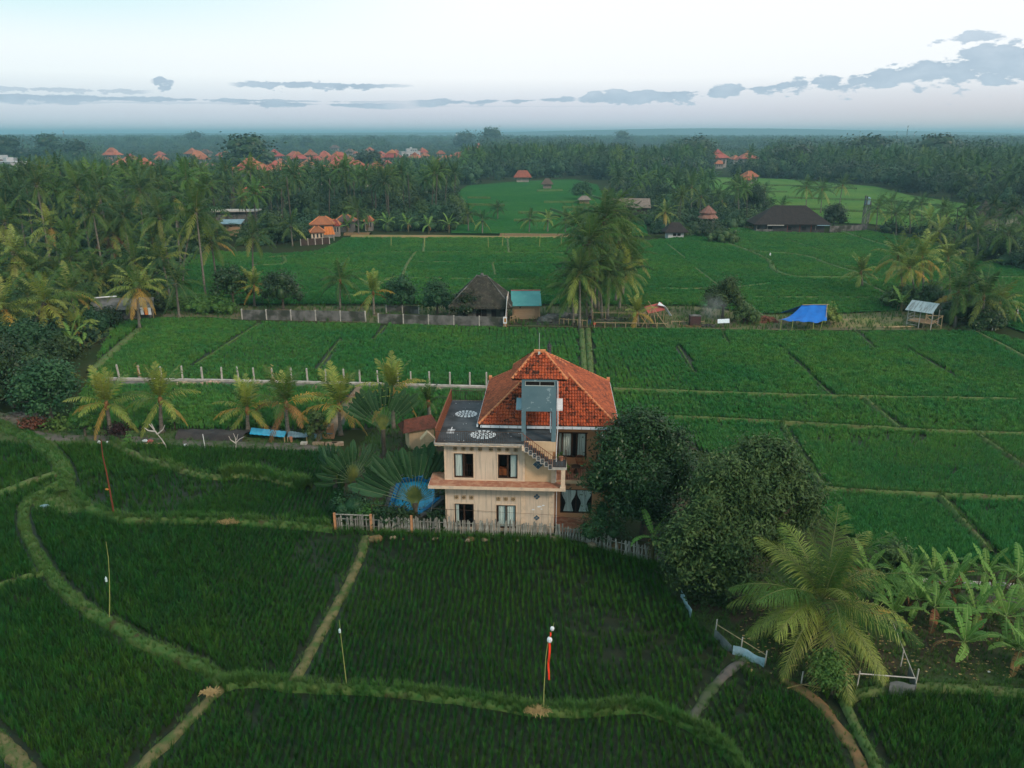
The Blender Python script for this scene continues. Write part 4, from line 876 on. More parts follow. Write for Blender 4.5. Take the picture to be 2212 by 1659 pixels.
# ---- picket fence in front of the villa
fence = empty('picket_fence', G(725, 1143), 0, 'long grey split picket fence along the paddy edge in front of the villa', 'fence')
fo = fence.location.copy()
pk = []
for k in range(4):
    b = MB(); w = .055+.008*k; h = 1.02+.06*k; b.mesh([(-w, -.012, 0), (w, -.014, 0), (w*.9, -.012, h*.93), (0, -.012, h), (-w*.95, -.012, h*.9), (-w, .014, 0), (w, .012, 0), (w*.9, .012, h*.93), (0, .012, h), (-w*.95, .012, h*.9)],
        [(0, 1, 2, 3, 4), (9, 8, 7, 6, 5), (0, 4, 9, 5), (1, 6, 7, 2), (2, 7, 8, 3), (3, 8, 9, 4)]); pk.append(b.data('picket', m_picket))
FP = [G(x, y) for x, y in ((725, 1143), (803, 1146), (890, 1149), (965, 1152), (1080, 1156), (1200, 1162), (1262, 1171), (1320, 1192), (1380, 1207), (1438, 1218))]
FPs = resample(FP, .158); random.seed(5)
for i, p in enumerate(FPs[:-1]):
    d = FPs[i+1]-p
    if random.random() < .04: continue
    o = obj('picket', random.choice(pk), fence, p-fo, math.atan2(d.y, d.x)+random.gauss(0, .1)); o.rotation_euler.x = random.gauss(0, .05); o.rotation_euler.y = random.gauss(0, .055 if i < 100 else .12); o.scale = (random.uniform(.75, 1.15), 1, random.uniform(.86, 1.1))
for zz in (.30, .80):
    b = MB(); q = [p-fo+Vector((0, .04, zz)) for p in FP]
    for a, c in zip(q[:-1], q[1:]): b.obox(a, c, .03, .04)
    b.build('rail', m_picket, fence)
for x, y in ((725, 1143), (803, 1146), (890, 1149)):
    b = MB(); b.box(-.075, .075, -.11, -.02, 0, 1.28); b.build('post', m_orangewood, fence).location = G(x, y)-fo
b = MB(); b.obox(Vector((0, -.06, 1.18)), FP[1]-fo+Vector((0, -.06, 1.18)), .05, .06); b.build('top_rail', m_picket, fence)
b = MB(); q = [FP[1]+Vector((0, .5, 1.7)), FP[3]+Vector((0, .4, 1.62)), FP[5]+Vector((0, .4, 1.5)), FP[7]+Vector((0, .4, 1.6))]; b.tube(q, .012, 4)
for p in q: b.tube([Vector((p.x, p.y, 0)), p], .02, 4)
tag(b.build('wire_line', m_rail), 'thin dark wire strung on sticks behind the picket fence', 'wire')
random.seed(11)
for k in range(16):
    x = random.uniform(760, 1330); i = (x-725)/(1320-725); p = G(x, 1166+ (14 if x > 1230 else 0) + random.uniform(-2, 5)); s = random.uniform(.12, .3)
    if k in (3, 9): s = .42
    b = MB(); n0 = len(b.v); b.ball((0, 0, s*.4), s, 0, 7, 4, (1.3, .8, .6)); b.v = [tuple(Vector(v)*(1+.25*mnoise.noise(Vector(v)*6+Vector((k, 0, 0))))) for v in b.v]
    b.build('stone', m_brick if k % 3 else m_pathorange, loc=p, rz=random.uniform(0, 6), label='weathered ochre stone lying at the foot of the picket fence', cat='stone', group='stones along the picket fence')
# ---- swimming pool left of the villa
pc = [G(x, y) for x, y in ((838, 1112), (862, 1042), (905, 1036), (940, 1046), (952, 1088), (925, 1112), (905, 1124))]
ctr = sum(pc, Vector())/len(pc); pool = empty('swimming_pool', ctr, 0, 'blue swimming pool with raised rim behind the fan shaped traveller palm', 'pool')
def ringmesh(pin, pout, z0, z1, mi_top=0):
    b = MB(); n = len(pin)
    for i in range(n):
        j = (i+1) % n; a, c, d, e = pin[i], pin[j], pout[j], pout[i]
        b.poly([(a.x, a.y, z1), (c.x, c.y, z1), (d.x, d.y, z1), (e.x, e.y, z1)]); b.poly([(e.x, e.y, z1), (d.x, d.y, z1), (d.x, d.y, z0), (e.x, e.y, z0)]); b.poly([(a.x, a.y, z0-.5), (c.x, c.y, z0-.5), (c.x, c.y, z1), (a.x, a.y, z1)])
    return b
loc_ = [p-ctr for p in pc]
ringmesh([p*.86 for p in loc_], [p*1.0 for p in loc_], .02, .50).build('pool_wall', m_pooltile, pool)
ringmesh([p*1.003 for p in loc_], [p*1.16 for p in loc_], .0, .46).build('pool_paving', m_stone, pool)
b = MB(); b.poly([(p.x*.87, p.y*.87, .14) for p in loc_]); wt = b.build('pool_water', m_water, pool)
b = MB(); n = 40
for i in range(26): a = i/25; q = (loc_[3]*1.2).lerp(loc_[5]*1.25, a); b.tube([(q.x, q.y, .3), (q.x+.02, q.y, .55)], .03, 4)
b.build('pool_edging', m_concpale, pool, kind='stuff')

# ================================================================== PALMS
def frond_mb(L, a0, droop, n, leafL, leafW, seed=0, hang=.5, segs=9, lean=0.0, taper=1.0, b=None, T=None, rr=.035):
    r = random.Random(seed); b = b or MB(); P = [Vector((0, 0, 0))]; D = []
    for i in range(segs):
        t = (i+.5)/segs; a = a0 - droop*t**1.35; d = Vector((math.cos(a), lean*t*.4, math.sin(a))).normalized(); D.append(d); P.append(P[-1]+d*L/segs)
    D.append(D[-1]); tr = (lambda v: T @ v) if T is not None else (lambda v: v)
    rad = [rr*(1-.85*i/segs)*taper for i in range(segs+1)]
    i0 = len(b.v)
    for p, d, q in zip(P, D, rad):
        s = Vector((0, 1, 0)); u = s.cross(d)
        for vv in (p - s*q, p + u*q*.6, p + s*q): b.v.append(tuple(tr(vv)))
    for i in range(segs):
        for j in (0, 1): b.f.append((i0+i*3+j, i0+i*3+j+1, i0+i*3+j+4, i0+i*3+j+3)); b.m.append(1)
    for i in range(n):
        t = .14 + .86*(i+.5)/n; x = t*segs; k = min(int(x), segs-1); p = P[k].lerp(P[k+1], x-k); d = D[k].lerp(D[k+1], x-k)
        ll = leafL*(math.sin(PI*min(1, .12+.86*t))**.6)*r.uniform(.85, 1.1)*(1 if t < .95 else .8)
        for sgn in (-1, 1):
            dirv = (d*(.30+.55*t+r.gauss(0, .13)) + Vector((0, sgn, 0))*(1-.35*t) + Vector((0, 0, -hang*.35+r.gauss(0, .16)))).normalized()
            dn = (dirv + Vector((0, 0, -hang*r.uniform(.6, 1.3)))).normalized()
            w = d*leafW*.5
            m1 = p + dirv*ll*.5; e = m1 + dn*ll*.5
            b.mesh([tr(q) for q in (p-w*.5, p+w*.5, m1+w, m1-w, e)], [(0, 1, 2, 3), (3, 2, 4)], 0)
    return b
# frond variants for palms that show their leaves: (elevation, droop)
VAR = [(1.42, .35), (1.25, .75), (1.0, 1.15), (.75, 1.35), (.45, 1.35), (.15, 1.35), (-.25, 1.05), (-.65, .75)]
FR_MAT = {'g': [m_leafp, m_rachis], 'd': [m_leafpd, m_rachis], 'y': [m_leafy, m_rachis], 'o': [m_leafgold, m_leafgold], 'b': [m_leafdead, m_leafdead]}
_fc = {}
def frond(kind, v, mat, seed=0):
    key = (kind, v, mat, seed)
    if key in _fc: return _fc[key]
    k0 = (kind, v, 'g', seed)
    if k0 not in _fc:
        e, dr = VAR[v]
        if kind == 'coco': b = frond_mb(1, e, dr, 28, .21, .023, seed*9+v, .9 if v > 2 else .45, 9, random.uniform(-.3, .3), .3)
        elif kind == 'near': b = frond_mb(1, e, dr*.78, 64, .25, .0095, seed*9+v, .8 if v > 2 else .4, 12, random.uniform(-.3, .3), .3)
        else: b = frond_mb(1, e, dr*.8, 28, .22, .024, seed*9+v, .7 if v > 2 else .2, 9, random.uniform(-.4, .4), .3)
        _fc[k0] = b.data('frond', FR_MAT['g'])
    if mat == 'g': return _fc[k0]
    me = _fc[k0].copy(); me.materials[0], me.materials[1] = FR_MAT[mat]; _fc[key] = me; return me
PALMS = []
GA = 2.399963
def trunk_mesh(h, lx, ly, r0, r1, bulge=1.5, n=8, segs=10, name='trunk', mat=None):
    b = MB(); pts = [Vector((lx*(t**1.6), ly*(t**1.6), h*t)) for t in np.linspace(0, 1, segs+1)]
    rad = [r1 + (r0-r1)*(1-t) + (r0*(bulge-1))*math.exp(-t*14) + .012*(i % 2) for i, t in enumerate(np.linspace(0, 1, segs+1))]
    b.tube(pts, rad, n); return b.data(name, mat or m_trunk, True)
def palm(base, h, L, label, style='coco', nf=24, lx=0, ly=0, mix='gggggy', old='gy', nuts=True, r=.16, seed=None, up=0, name='palm_tree', cat='palm tree', group=None, shuttle=None):
    sd_ = seed if seed is not None else len(PALMS); rr = random.Random(sd_*13+5)
    t = empty(name, base, 0, label, cat, group); PALMS.append(t)
    obj('trunk', trunk_mesh(h, lx, ly, r*1.15, r*.8), t)
    top = Vector((lx, ly, h))
    for i in range(nf):
        f = i/(nf-1); v = int(min(7, max(0, (f**(.85+up))*7.6))); 
        mk = rr.choice(mix) if f < .72 else rr.choice(old)
        o = obj('frond', frond(style, v, mk, rr.randrange(2)), t, top + Vector((0, 0, .02)), i*GA + rr.uniform(-.25, .25))
        o.scale = (L*rr.uniform(.86, 1.08)*(.8 if v == 0 else 1),)*3; o.rotation_euler.x = rr.gauss(0, .10)
    if nuts:
        b = MB()
        for k in range(9): a = rr.uniform(0, 6.28); b.ball(top+Vector((math.cos(a)*.28, math.sin(a)*.28, -.15-rr.random()*.35)), .13, 0, 6, 4)
        b.build('coconuts', m_coco if nuts == 'o' else m_bark, t)
    else:
        b = MB(); b.tube([top-Vector((0, 0, .55)), top-Vector((0, 0, .1)), top+Vector((0, 0, .25))], [r*.9, r*1.5, r*.7], 8); b.build('crown_shaft', m_leafdead, t)
    return t
def palm_px(xb, yb, xc, yc, L, label, **k):
    p = G(xb, yb); q = AT(xc, yc, p.y); return palm(p, q.z, L, label, lx=q.x-p.x, **k)
def palm_cr(xc, yc, h, L, label, lx=0, **k):
    D_ = 152 if yc < 435 else 140 if yc < 525 else 125 if yc < 625 else 108
    h = AT(xc, yc, D_ + (h % 1)*20 - 5).z; lx = random.uniform(-.7, .7); q = G(xc, yc, h); return palm(Vector((q.x-lx, q.y, 0)), h, L, label, lx=lx, **k)
young = dict(style='young', nf=22, mix='yyyg', old='ooyy', nuts=False, r=.17, up=.75)
Gy = 'young palms along the dirt lane'
palm_px(240, 938, 230, 872, 3.9, 'young yellow green palm leftmost of those along the dirt lane', group=Gy, **young)
palm_px(350, 934, 346, 862, 3.7, 'young yellow green palm with golden hanging frond behind the white forked branch', group=Gy, **young)
palm_px(536, 930, 534, 884, 3.7, 'young yellow green palm at the left end of the sky blue sheet', group=Gy, **young)
palm_px(622, 938, 618, 872, 3.9, 'young darker palm with dead base growing between the two blue sheets', group=Gy, **dict(young, mix='yggg', old='ob'))
palm_px(736, 940, 732, 876, 4.1, 'young palm with orange dead fronds beside the brown foot path', group=Gy, **dict(young, old='oob'))
palm_px(850, 925, 848, 842, 3.7, 'pale yellow palm standing behind the grey traveller palm', **young)
palm_px(928, 905, 925, 868, 2.2, 'small dark palm beside the roof terrace railing', **dict(young, mix='dg', old='dg'))
# big foreground coconut palm, lower right
palm_px(1790, 1412, 1778, 1300, 5.0, 'large short coconut palm with yellowing lower fronds beside the vegetable plot', style='near', nf=38, mix='gygy', old='yyyy', nuts=True, r=.24, up=-.12, seed=77)
# left grove, front row
palm_px(302, 712, 297, 622, 4.8, 'golden coconut palm with orange nuts in front of the left grove hut', nf=24, mix='ygy', old='ooy', nuts='o')
palm_px(388, 690, 380, 612, 4.8, 'slim dark palm just right of the golden coconut palm', nf=16, mix='dg', old='dg')
palm_px(446, 655, 424, 458, 6.6, 'tall coconut palm with very broad crown and leaning pale trunk', nf=28, mix='ggd', old='ggy')
palm_px(472, 640, 456, 520, 5.4, 'coconut palm half hidden behind the tall broad crowned palm', nf=20, mix='gdy', old='gyo')
palm_px(396, 618, 410, 505, 5.2, 'thin palm with leaning bare trunk at the grove edge', nf=18, mix='gd', old='gy')
palm_px(548, 606, 546, 510, 5.2, 'palm with spider like crown standing alone left of the walled compound', nf=20, mix='ddg', old='gy', nuts=True)
palm_cr(168, 408, 19, 6.0, 'tallest palm of the left grove rising above the town roofs', mix='gd', old='gy')
palm_cr(300, 412, 18.5, 6.0, 'tall palm right of the tallest one in the left grove', mix='gd', old='ggy')
palm_cr(243, 505, 15.5, 6.0, 'grove palm with a hanging rust red dead frond', mix='gd', old='gyb')
palm_cr(110, 490, 16, 5.4, 'grove palm with yellow brown lower fronds left of the rust fronded one', mix='gyg', old='oyy')
palm_cr(30, 548, 15, 5.6, 'palm at the left picture edge with pale green crown above the blue hut', mix='gy', old='yy')
palm_cr(40, 430, 16.5, 5.6, 'dark grove palm rising at the left picture edge under the town', mix='d', old='dg')
palm_cr(80, 400, 17, 5.4, 'dark feathery palm between the left edge and the tallest grove palm', mix='dg', old='dg')
palm_px(70, 742, 96, 652, 5.4, 'palm with folded yellow fronds behind the blue green bush', mix='gy', old='yoy')
palm_px(-30, 760, 8, 668, 5.2, 'palm half cut by the left picture edge with orange nuts', mix='gy', old='yo', nuts='o')
palm_px(150, 745, 162, 706, 3.6, 'low scruffy palm with straw coloured fronds at the paddy corner', mix='yg', old='oyo', nuts=False)
for xc, yc, h, s in ((200, 455, 16, 'd'), (345, 470, 15, 'dg'), (150, 560, 13, 'g'), (290, 565, 12, 'dg'), (215, 420, 18, 'd'), (375, 425, 16, 'd'), (10, 480, 15, 'gd'), (60, 590, 12, 'g'), (330, 520, 13, 'gd'), (265, 465, 15.5, 'd')):
    palm_cr(xc, yc, h, 5.4, ['second', 'third', 'fourth', 'fifth', 'sixth', 'seventh', 'eighth', 'ninth', 'rightmost', 'leftmost'][sorted([200, 345, 150, 290, 215, 375, 10, 60, 330, 265]).index(xc)-1]+' of the tall palms crowded in the middle of the left grove', mix=s, old='ggy', group='crowded palms of the left grove')
ORD = ['leftmost', 'second', 'third', 'fourth', 'fifth', 'sixth', 'seventh', 'eighth', 'ninth', 'tenth', 'eleventh', 'twelfth', 'thirteenth', 'fourteenth', 'fifteenth', 'rightmost']
ORD = [o if o.endswith('most') else o+' from the left' for o in ORD]
LX = [20, 60, 120, 150, 190, 225, 85, 205, 175, 135, 255, 40, 5, 330, 350, -5]
LG = 'low palms filling the foot of the left grove'
for k, (xc, yc, h) in enumerate(((20, 690, 6.5), (60, 640, 8), (120, 700, 5), (150, 630, 8), (190, 660, 6.5), (225, 620, 8), (85, 590, 10), (205, 590, 9), (175, 600, 9.5), (135, 600, 10), (255, 600, 8.5), (40, 620, 9), (5, 620, 9), (330, 600, 8), (350, 560, 10), (-5, 730, 5.5))):
    palm_cr(xc, yc, h, 4.9, ORD[sorted(LX).index(xc)]+' of the low palms filling the foot of the left grove', mix=('gyd', 'dg', 'ygd')[k % 3], old=('gyo', 'yo', 'gy')[k % 3], group=LG, nf=22)
# palms by the walled compound and along the far field edge
palm_px(632, 532, 628, 488, 5.2, 'palm with pale hooked fronds in front of the orange roofed compound', nf=18, mix='gd', old='gyb')
palm_px(775, 508, 772, 455, 5.0, 'straight palm with white trunk at the corner of the far paddy', nf=18, mix='dg', old='gd')
palm_px(735, 668, 735, 607, 4.6, 'dark palm with fanned crown standing behind the long grey wall', nf=20, mix='dg', old='dg', nuts=False)
palm_px(808, 680, 806, 632, 4.0, 'yellow palm with orange hanging frond left of the round tree', **dict(young, nf=18))
palm_px(550, 662, 549, 618, 3.4, 'small yellow palm between the two dark round trees', **young)
palm_px(1378, 704, 1376, 676, 3.2, 'small yellow palm beside the tilted red sheet', **young)
palm_px(1862, 622, 1860, 588, 3.8, 'pale yellow palm alone on the paddy bank right', **dict(young, old='yo'))
for i, (xb, xc, yb, yc, L, s, lab) in enumerate(((1012, 1010, 500, 462, 4.5, 'gd', 'leftmost'), (1042, 1042, 505, 476, 4.2, 'dg', 'second'), (1143, 1145, 503, 473, 4.4, 'dg', 'fourth'), (1183, 1184, 502, 474, 3.8, 'yy', 'yellow fifth'), (1221, 1222, 503, 473, 4.2, 'yg', 'sixth'))):
    palm_px(xb, yb, xc, yc, L, lab + ' small palm along the near edge of the central far field', nf=15, mix=s, old='gy', group='small palms at the central field edge')
palm_px(1075, 474, 1075, 452, 4.0, 'dense conical palm standing alone in the central far field', nf=24, mix='d', old='dd', nuts=False, up=.2)
# central clump
CL = 'coconut palms in the clump at the middle of the picture'
for xb, yb, xc, yc, L, mx, od, lab in (
    (1252, 708, 1252, 592, 4.8, 'gd', 'gy', 'nearest palm of the central clump with dark trunk by the building site'),
    (1278, 692, 1272, 525, 5.6, 'gd', 'gg', 'middle palm of the central clump with wide hanging crown'),
    (1292, 672, 1306, 478, 6.0, 'gd', 'gy', 'tallest palm at the top of the central clump'),
    (1330, 655, 1340, 520, 5.6, 'gyg', 'yy', 'right hand palm of the central clump with sunlit curtain of fronds'),
    (1345, 640, 1362, 560, 5.2, 'gy', 'yoy', 'lowest right palm of the central clump with golden old fronds'),
    (1300, 690, 1290, 575, 4.6, 'gy', 'gy', 'inner low palm in the heart of the central clump'),
    (1325, 600, 1352, 478, 5.4, 'gd', 'gy', 'back right palm of the central clump crown'),
    (1270, 620, 1250, 488, 5.0, 'dg', 'gg', 'back left palm of the central clump')):
    palm_px(xb, yb, xc, yc, L, lab, nf=34, mix=mx.replace('y', 'g'), old=od.replace('yoy', 'gyo').replace('yy', 'gy'), group=CL, ly=random.uniform(-.5, .5))
for k, (xb, yb, xc, yc) in enumerate(((1238, 700, 1236, 625), (1268, 690, 1262, 600), (1312, 690, 1318, 600), (1338, 668, 1348, 590), (1285, 668, 1280, 505), (1310, 640, 1325, 455))):
    palm_px(xb, yb, xc, yc, 4.8, ('low left palm', 'low dark palm beside the nearest', 'low right palm', 'golden low palm', 'inner tall palm', 'top left palm')[k]+' within the central clump of coconut palms', nf=30, mix='gdy' if k == 3 else 'gd', old='ggy', group=CL)
# right clump beside the pavilion
CR = 'palms in the clump by the wooden pavilion'
for xb, yb, xc, yc, L, mx, od, lab in (
    (1948, 645, 1940, 556, 5.0, 'gy', 'yoo', 'left palm of the right clump with broad golden brown crown'),
    (1992, 650, 1992, 556, 5.4, 'gy', 'yoo', 'central palm of the right clump with orange hanging frond'),
    (1975, 662, 1965, 580, 4.8, 'gy', 'oy', 'lower palm of the right clump between the two golden ones'),
    (2050, 640, 2048, 560, 5.0, 'gy', 'gy', 'back palm of the right clump with pale feathery crown'),
    (2062, 706, 2070, 632, 5.0, 'dg', 'go', 'low dark palm right of the wooden pavilion'),
    (2120, 712, 2125, 640, 5.0, 'gd', 'gy', 'low dark palm second to the right of the pavilion'),
    (2150, 700, 2160, 655, 4.6, 'gy', 'yy', 'pale palm at the far right of the pavilion clump'),
    (2090, 690, 2092, 590, 4.8, 'gd', 'gy', 'upright palm rising behind the dark low palms')):
    palm_px(xb, yb, xc, yc, L, lab, nf=22, mix=mx, old=od, group=CR, nuts=False)
# right hand rows
RR = 'coconut palms scattered over the right hand fields'
for xb, yb, xc, yc, L, mx in ((1892, 497, 1896, 448, 5.4, 'dg'), (1935, 510, 1935, 462, 5, 'gd'), (1965, 505, 1965, 458, 5, 'gd'), (2010, 520, 2008, 475, 5.2, 'gy'), (2050, 508, 2045, 465, 5, 'gd'), (2110, 560, 2112, 502, 5.2, 'gd'), (2085, 530, 2085, 470, 5, 'dg'),
                             (2180, 575, 2178, 505, 5.6, 'gd'), (2215, 560, 2214, 490, 5.6, 'gd'), (1990, 480, 1990, 440, 5, 'gd'), (2030, 540, 2030, 500, 4.8, 'gy'), (2140, 520, 2140, 470, 5.2, 'gd'), (1925, 478, 1925, 440, 5, 'g')):
    palm_px(xb, yb, xc, yc, L, ['leftmost', 'second from the left', 'third from the left', 'fourth from the left', 'fifth from the left', 'sixth from the left', 'middle', 'sixth from the right', 'fifth from the right', 'fourth from the right', 'third from the right', 'second from the right', 'rightmost'][sorted([1892, 1935, 1965, 2010, 2050, 2110, 2085, 2180, 2215, 1990, 2030, 2140, 1925]).index(xb)]+' of the coconut palms scattered beyond the water tower', nf=20, mix=mx, old='gy', group=RR)
DH = (('palm just left of the round tree by the dark roofed hall', 1595, 478, 1594, 410, 5.4), ('short palm close to the left end of the dark hall roof', 1690, 470, 1690, 445, 4.6), ('left palm of the tall trio behind the dark hall', 1740, 462, 1742, 405, 5.6),
      ('middle palm of the tall trio behind the dark hall', 1772, 462, 1776, 410, 5.8), ('right palm of the tall trio with hanging dead fronds', 1812, 452, 1820, 400, 5.6), ('slim palm behind the round tree and the hall', 1650, 455, 1652, 415, 5.2),
      ('palm above the pavilion with the peaked brown roof', 1492, 470, 1494, 405, 5.6), ('dark palm left of the peaked brown pavilion', 1510, 478, 1515, 425, 5), ('small palm right of the peaked brown pavilion', 1560, 470, 1560, 435, 4.8),
      ('bright yellow palm beside the long pale thatched roof', 1438, 505, 1437, 460, 4.6))
for i, (lab, xb, yb, xc, yc, L) in enumerate(DH): palm_px(xb, yb, xc, yc, L, lab, nf=20, mix='gy' if i == 9 else 'gd', old='yo' if i in (4, 9) else 'gy', nuts=False)
# ---- crowns joined, for palms too far to show single fronds
def crown_data(nf, nl, leafW, mat, seed, L=5.0):
    r = random.Random(seed); b = MB()
    for i in range(nf):
        f = i/(nf-1); e, dr = VAR[int(min(7, f**.85*7.6))]
        T = Matrix.Rotation(i*GA+r.uniform(-.3, .3), 4, 'Z') @ Matrix.Rotation(r.gauss(0, .1), 4, 'X') @ Matrix.Scale(L*r.uniform(.85, 1.1), 4)
        frond_mb(1, e, dr, nl, .20, leafW, seed*50+i, .7, 6, 0, .4, b, T)
    return b.data('crown', [mat, m_rachis if nl > 9 else mat])
m_trunkfar = M('grove trunk', (.09, .08, .065), (.055, .05, .04), 3, .9)
far_palms = []
for s in range(6):
    t = empty('palm_tree', (0, 0, 0)); mat = m_leafpd if s % 2 else m_leafp
    h = 13; obj('trunk', trunk_mesh(h, random.uniform(-1, 1), random.uniform(-.6, .6), .2, .14, n=6, segs=6, mat=m_trunkfar), t)
    cr = obj('crown', crown_data(24, 13, .060, mat, s), t); tm = t.children[0].data; tv = tm.vertices[len(tm.vertices)-1].co; cr.location = (tv.x, tv.y, h); far_palms.append(t)
# ================================================================== BROADLEAF TREES
def leafcloud(lobes, n, size, seed, aspect=.5, core=.66, shell=(.66, 1.16), droop=.0, mi=0):
    r = np.random.default_rng(seed); C = np.array([l[:3] for l in lobes], float); R = np.array([l[3] for l in lobes], float)
    Q = np.array([(l[4] if len(l) > 4 else 1.0) for l in lobes]); w = R**2; w /= w.sum()
    idx = r.choice(len(lobes), n, p=w); d = r.normal(size=(n, 3)); d /= np.linalg.norm(d, axis=1)[:, None]; d[:, 2] = np.where(d[:, 2] < -.5, -d[:, 2], d[:, 2])
    rad = R[idx]*r.uniform(shell[0], shell[1], n)*(1+.13*np.sin(d[:, 0]*8+idx)+.11*np.sin(d[:, 2]*11+idx*2)+.10*np.sin(d[:, 1]*13+idx*3))
    off = d*rad[:, None]; off[:, 2] *= Q[idx]; P = C[idx] + off
    nc = max(8, n//26); ci = r.integers(0, nc, n); cr_ = size*r.uniform(.7, 1.9, nc)[ci]; P = P[ci] + r.normal(size=(n, 3))*cr_[:, None]*np.array([1, 1, .7]); d = d[ci]
    keep = np.ones(n, bool)
    for c, rr_, q in zip(C, R, Q):
        e = (P-c); e[:, 2] /= q; keep &= np.linalg.norm(e, axis=1) > rr_*.6
    P, d = P[keep], d[keep]; n = len(P)
    nrm = d + r.normal(size=(n, 3))*.55 + np.array([0, 0, .35]); nrm /= np.linalg.norm(nrm, axis=1)[:, None]
    ref = r.normal(size=(n, 3)); ref[:, 2] -= droop*2; a = ref - (ref*nrm).sum(1)[:, None]*nrm; a /= np.linalg.norm(a, axis=1)[:, None]; b_ = np.cross(nrm, a)
    s = size*r.uniform(.6, 1.3, n)[:, None]
    V = np.stack([P - a*s*.5, P + b_*s*aspect*.5, P + a*s*.5, P - b_*s*aspect*.5], 1).reshape(-1, 3); F = np.arange(4*n).reshape(-1, 4)
    vs, fs = [V], [F]; k = len(V)
    if core:
        for (c, rr_, q) in zip(C, R, Q):
            bm = bmesh.new(); bmesh.ops.create_icosphere(bm, subdivisions=2, radius=rr_*core); cv = np.array([v.co[:] for v in bm.verts]); cf = np.array([[v.index for v in f.verts] for f in bm.faces]); bm.free()
            cv *= (1+.16*np.sin(cv[:, :1]*3.1+cv[:, 1:2]*2.3+c[0]*5)+.1*np.sin(cv[:, 2:3]*5+c[1])); cv[:, 2] *= q; cv += c
            cf = np.column_stack([cf, cf[:, 2]]) ; vs.append(cv); fs.append(cf+k); k += len(cv)
    return vs, fs
def leafmesh(name, lobes, n, size, seed, mat, **kw):
    vs, fs = leafcloud(lobes, n, size, seed, **kw); b = MB()
    V = np.concatenate(vs); me = bpy.data.meshes.new(name)
    q = fs[0]; tri = np.concatenate([f[:, :3] for f in fs[1:]]) if len(fs) > 1 else np.zeros((0, 3), int)
    n4, n3 = len(q), len(tri); me.vertices.add(len(V)); me.vertices.foreach_set('co', V.astype(np.float32).ravel())
    me.loops.add(n4*4+n3*3); me.loops.foreach_set('vertex_index', np.concatenate([q.ravel(), tri.ravel()]).astype(np.int32))
    me.polygons.add(n4+n3); me.polygons.foreach_set('loop_start', np.concatenate([np.arange(n4)*4, n4*4+np.arange(n3)*3]).astype(np.int32)); me.polygons.foreach_set('loop_total', np.concatenate([np.full(n4, 4), np.full(n3, 3)]).astype(np.int32))
    me.materials.append(mat); me.update(calc_edges=True); return me
def mk_lobes(seed, n, R, H, r0, r1, base=0):
    rr = random.Random(seed); out = [(0, 0, base+H*.55, r1*1.1)]
    for i in range(n):
        a = i*GA+rr.uniform(-.4, .4); k = math.sqrt((i+.5)/n); x, y = math.cos(a)*R*k*.78, math.sin(a)*R*k*.78; z = base + H*(.92-.55*k**2) - rr.uniform(0, .25)*H
        out.append((x, y, z, rr.uniform(r0, r1)))
    return out
def branches(h0, lobes, r, seed=0, fork=None):
    b = MB(); f = fork or h0*.9; b.tube([(0, 0, -.05), (0.02, 0, f*.5), (0, 0.02, f)], [r*1.4, r, r*.85], 8); rr = random.Random(seed)
    for l in lobes[1:]:
        e = Vector(l[:3]); m_ = Vector((e.x*.4, e.y*.4, f+(e.z-f)*.55)); b.tube([(0, 0, f*.92), m_, e*.97], [r*.5, r*.3, r*.12], 5)
    return b
def tree(name, base, label, lobes, n, size, mat, seed, trunk_h, r, cat='tree', group=None, rz=0, **kw):
    rq = random.Random(seed+900); lobes = list(lobes)
    for l in list(lobes):
        for _ in range(3 if n > 20000 else 1):
            a, e = rq.uniform(0, 6.28), rq.uniform(-.2, 1.3); k = l[3]*rq.uniform(.85, 1.12); lobes.append((l[0]+math.cos(a)*math.cos(e)*k, l[1]+math.sin(a)*math.cos(e)*k, l[2]+math.sin(e)*k, l[3]*rq.uniform(.22, .42)))
    t = empty(name, base, rz, label, cat, group)
    branches(trunk_h, lobes, r, seed).build('trunk', m_bark, t)
    obj('crown', leafmesh('crown', lobes, n, size, seed, mat, **kw), t); return t
# two big trees right of the villa
def px_lobes(base, lst):      # lobes given by where their middle shows, their radius in pixels and their depth from the trunk
    out = []
    for x, y, rp, dy in lst:
        q = AT(x, y, base.y+dy); dep = q.y*_c - (q.z-CAM_H)*_s; out.append((q.x-base.x, dy, q.z, rp/SX*dep/FPX))
    return out
bA = G(1388, 1165)
lobA = px_lobes(bA, [(1388, 1010, 78, 1.5), (1385, 935, 46, 1.2), (1330, 985, 52, .6), (1440, 975, 50, 1.5), (1300, 1045, 38, 0), (1450, 1040, 48, 1.2), (1350, 1085, 48, -.6), (1425, 1100, 44, -.5), (1385, 1040, 58, -1.0), (1350, 930, 34, 1.8), (1415, 925, 32, 1.6), (1465, 1000, 30, 2.0), (1385, 1000, 62, 3.2)])
lobA = [(a, b_, c, r_*.86) for a, b_, c, r_ in lobA]
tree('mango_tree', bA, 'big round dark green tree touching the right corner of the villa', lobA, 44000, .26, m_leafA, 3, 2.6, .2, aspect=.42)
bB = G(1590, 1300)
lobB = px_lobes(bB, [(1610, 1060, 85, 2.0), (1650, 1005, 58, 2.4), (1700, 1060, 60, 2.2), (1560, 1030, 50, 1.5), (1620, 985, 34, 2.6), (1665, 975, 26, 2.8), (1720, 1120, 52, 1.8), (1530, 1090, 55, 1.0), (1600, 1140, 75, .8), (1500, 1150, 50, 0), (1560, 1190, 58, -.4), (1650, 1160, 50, .6), (1470, 1180, 40, .2), (1520, 1230, 44, -.6), (1590, 1250, 44, -.8), (1745, 1080, 26, 2.4)])
lobB = [(a, b_, c, r_*.78) for a, b_, c, r_ in lobB]
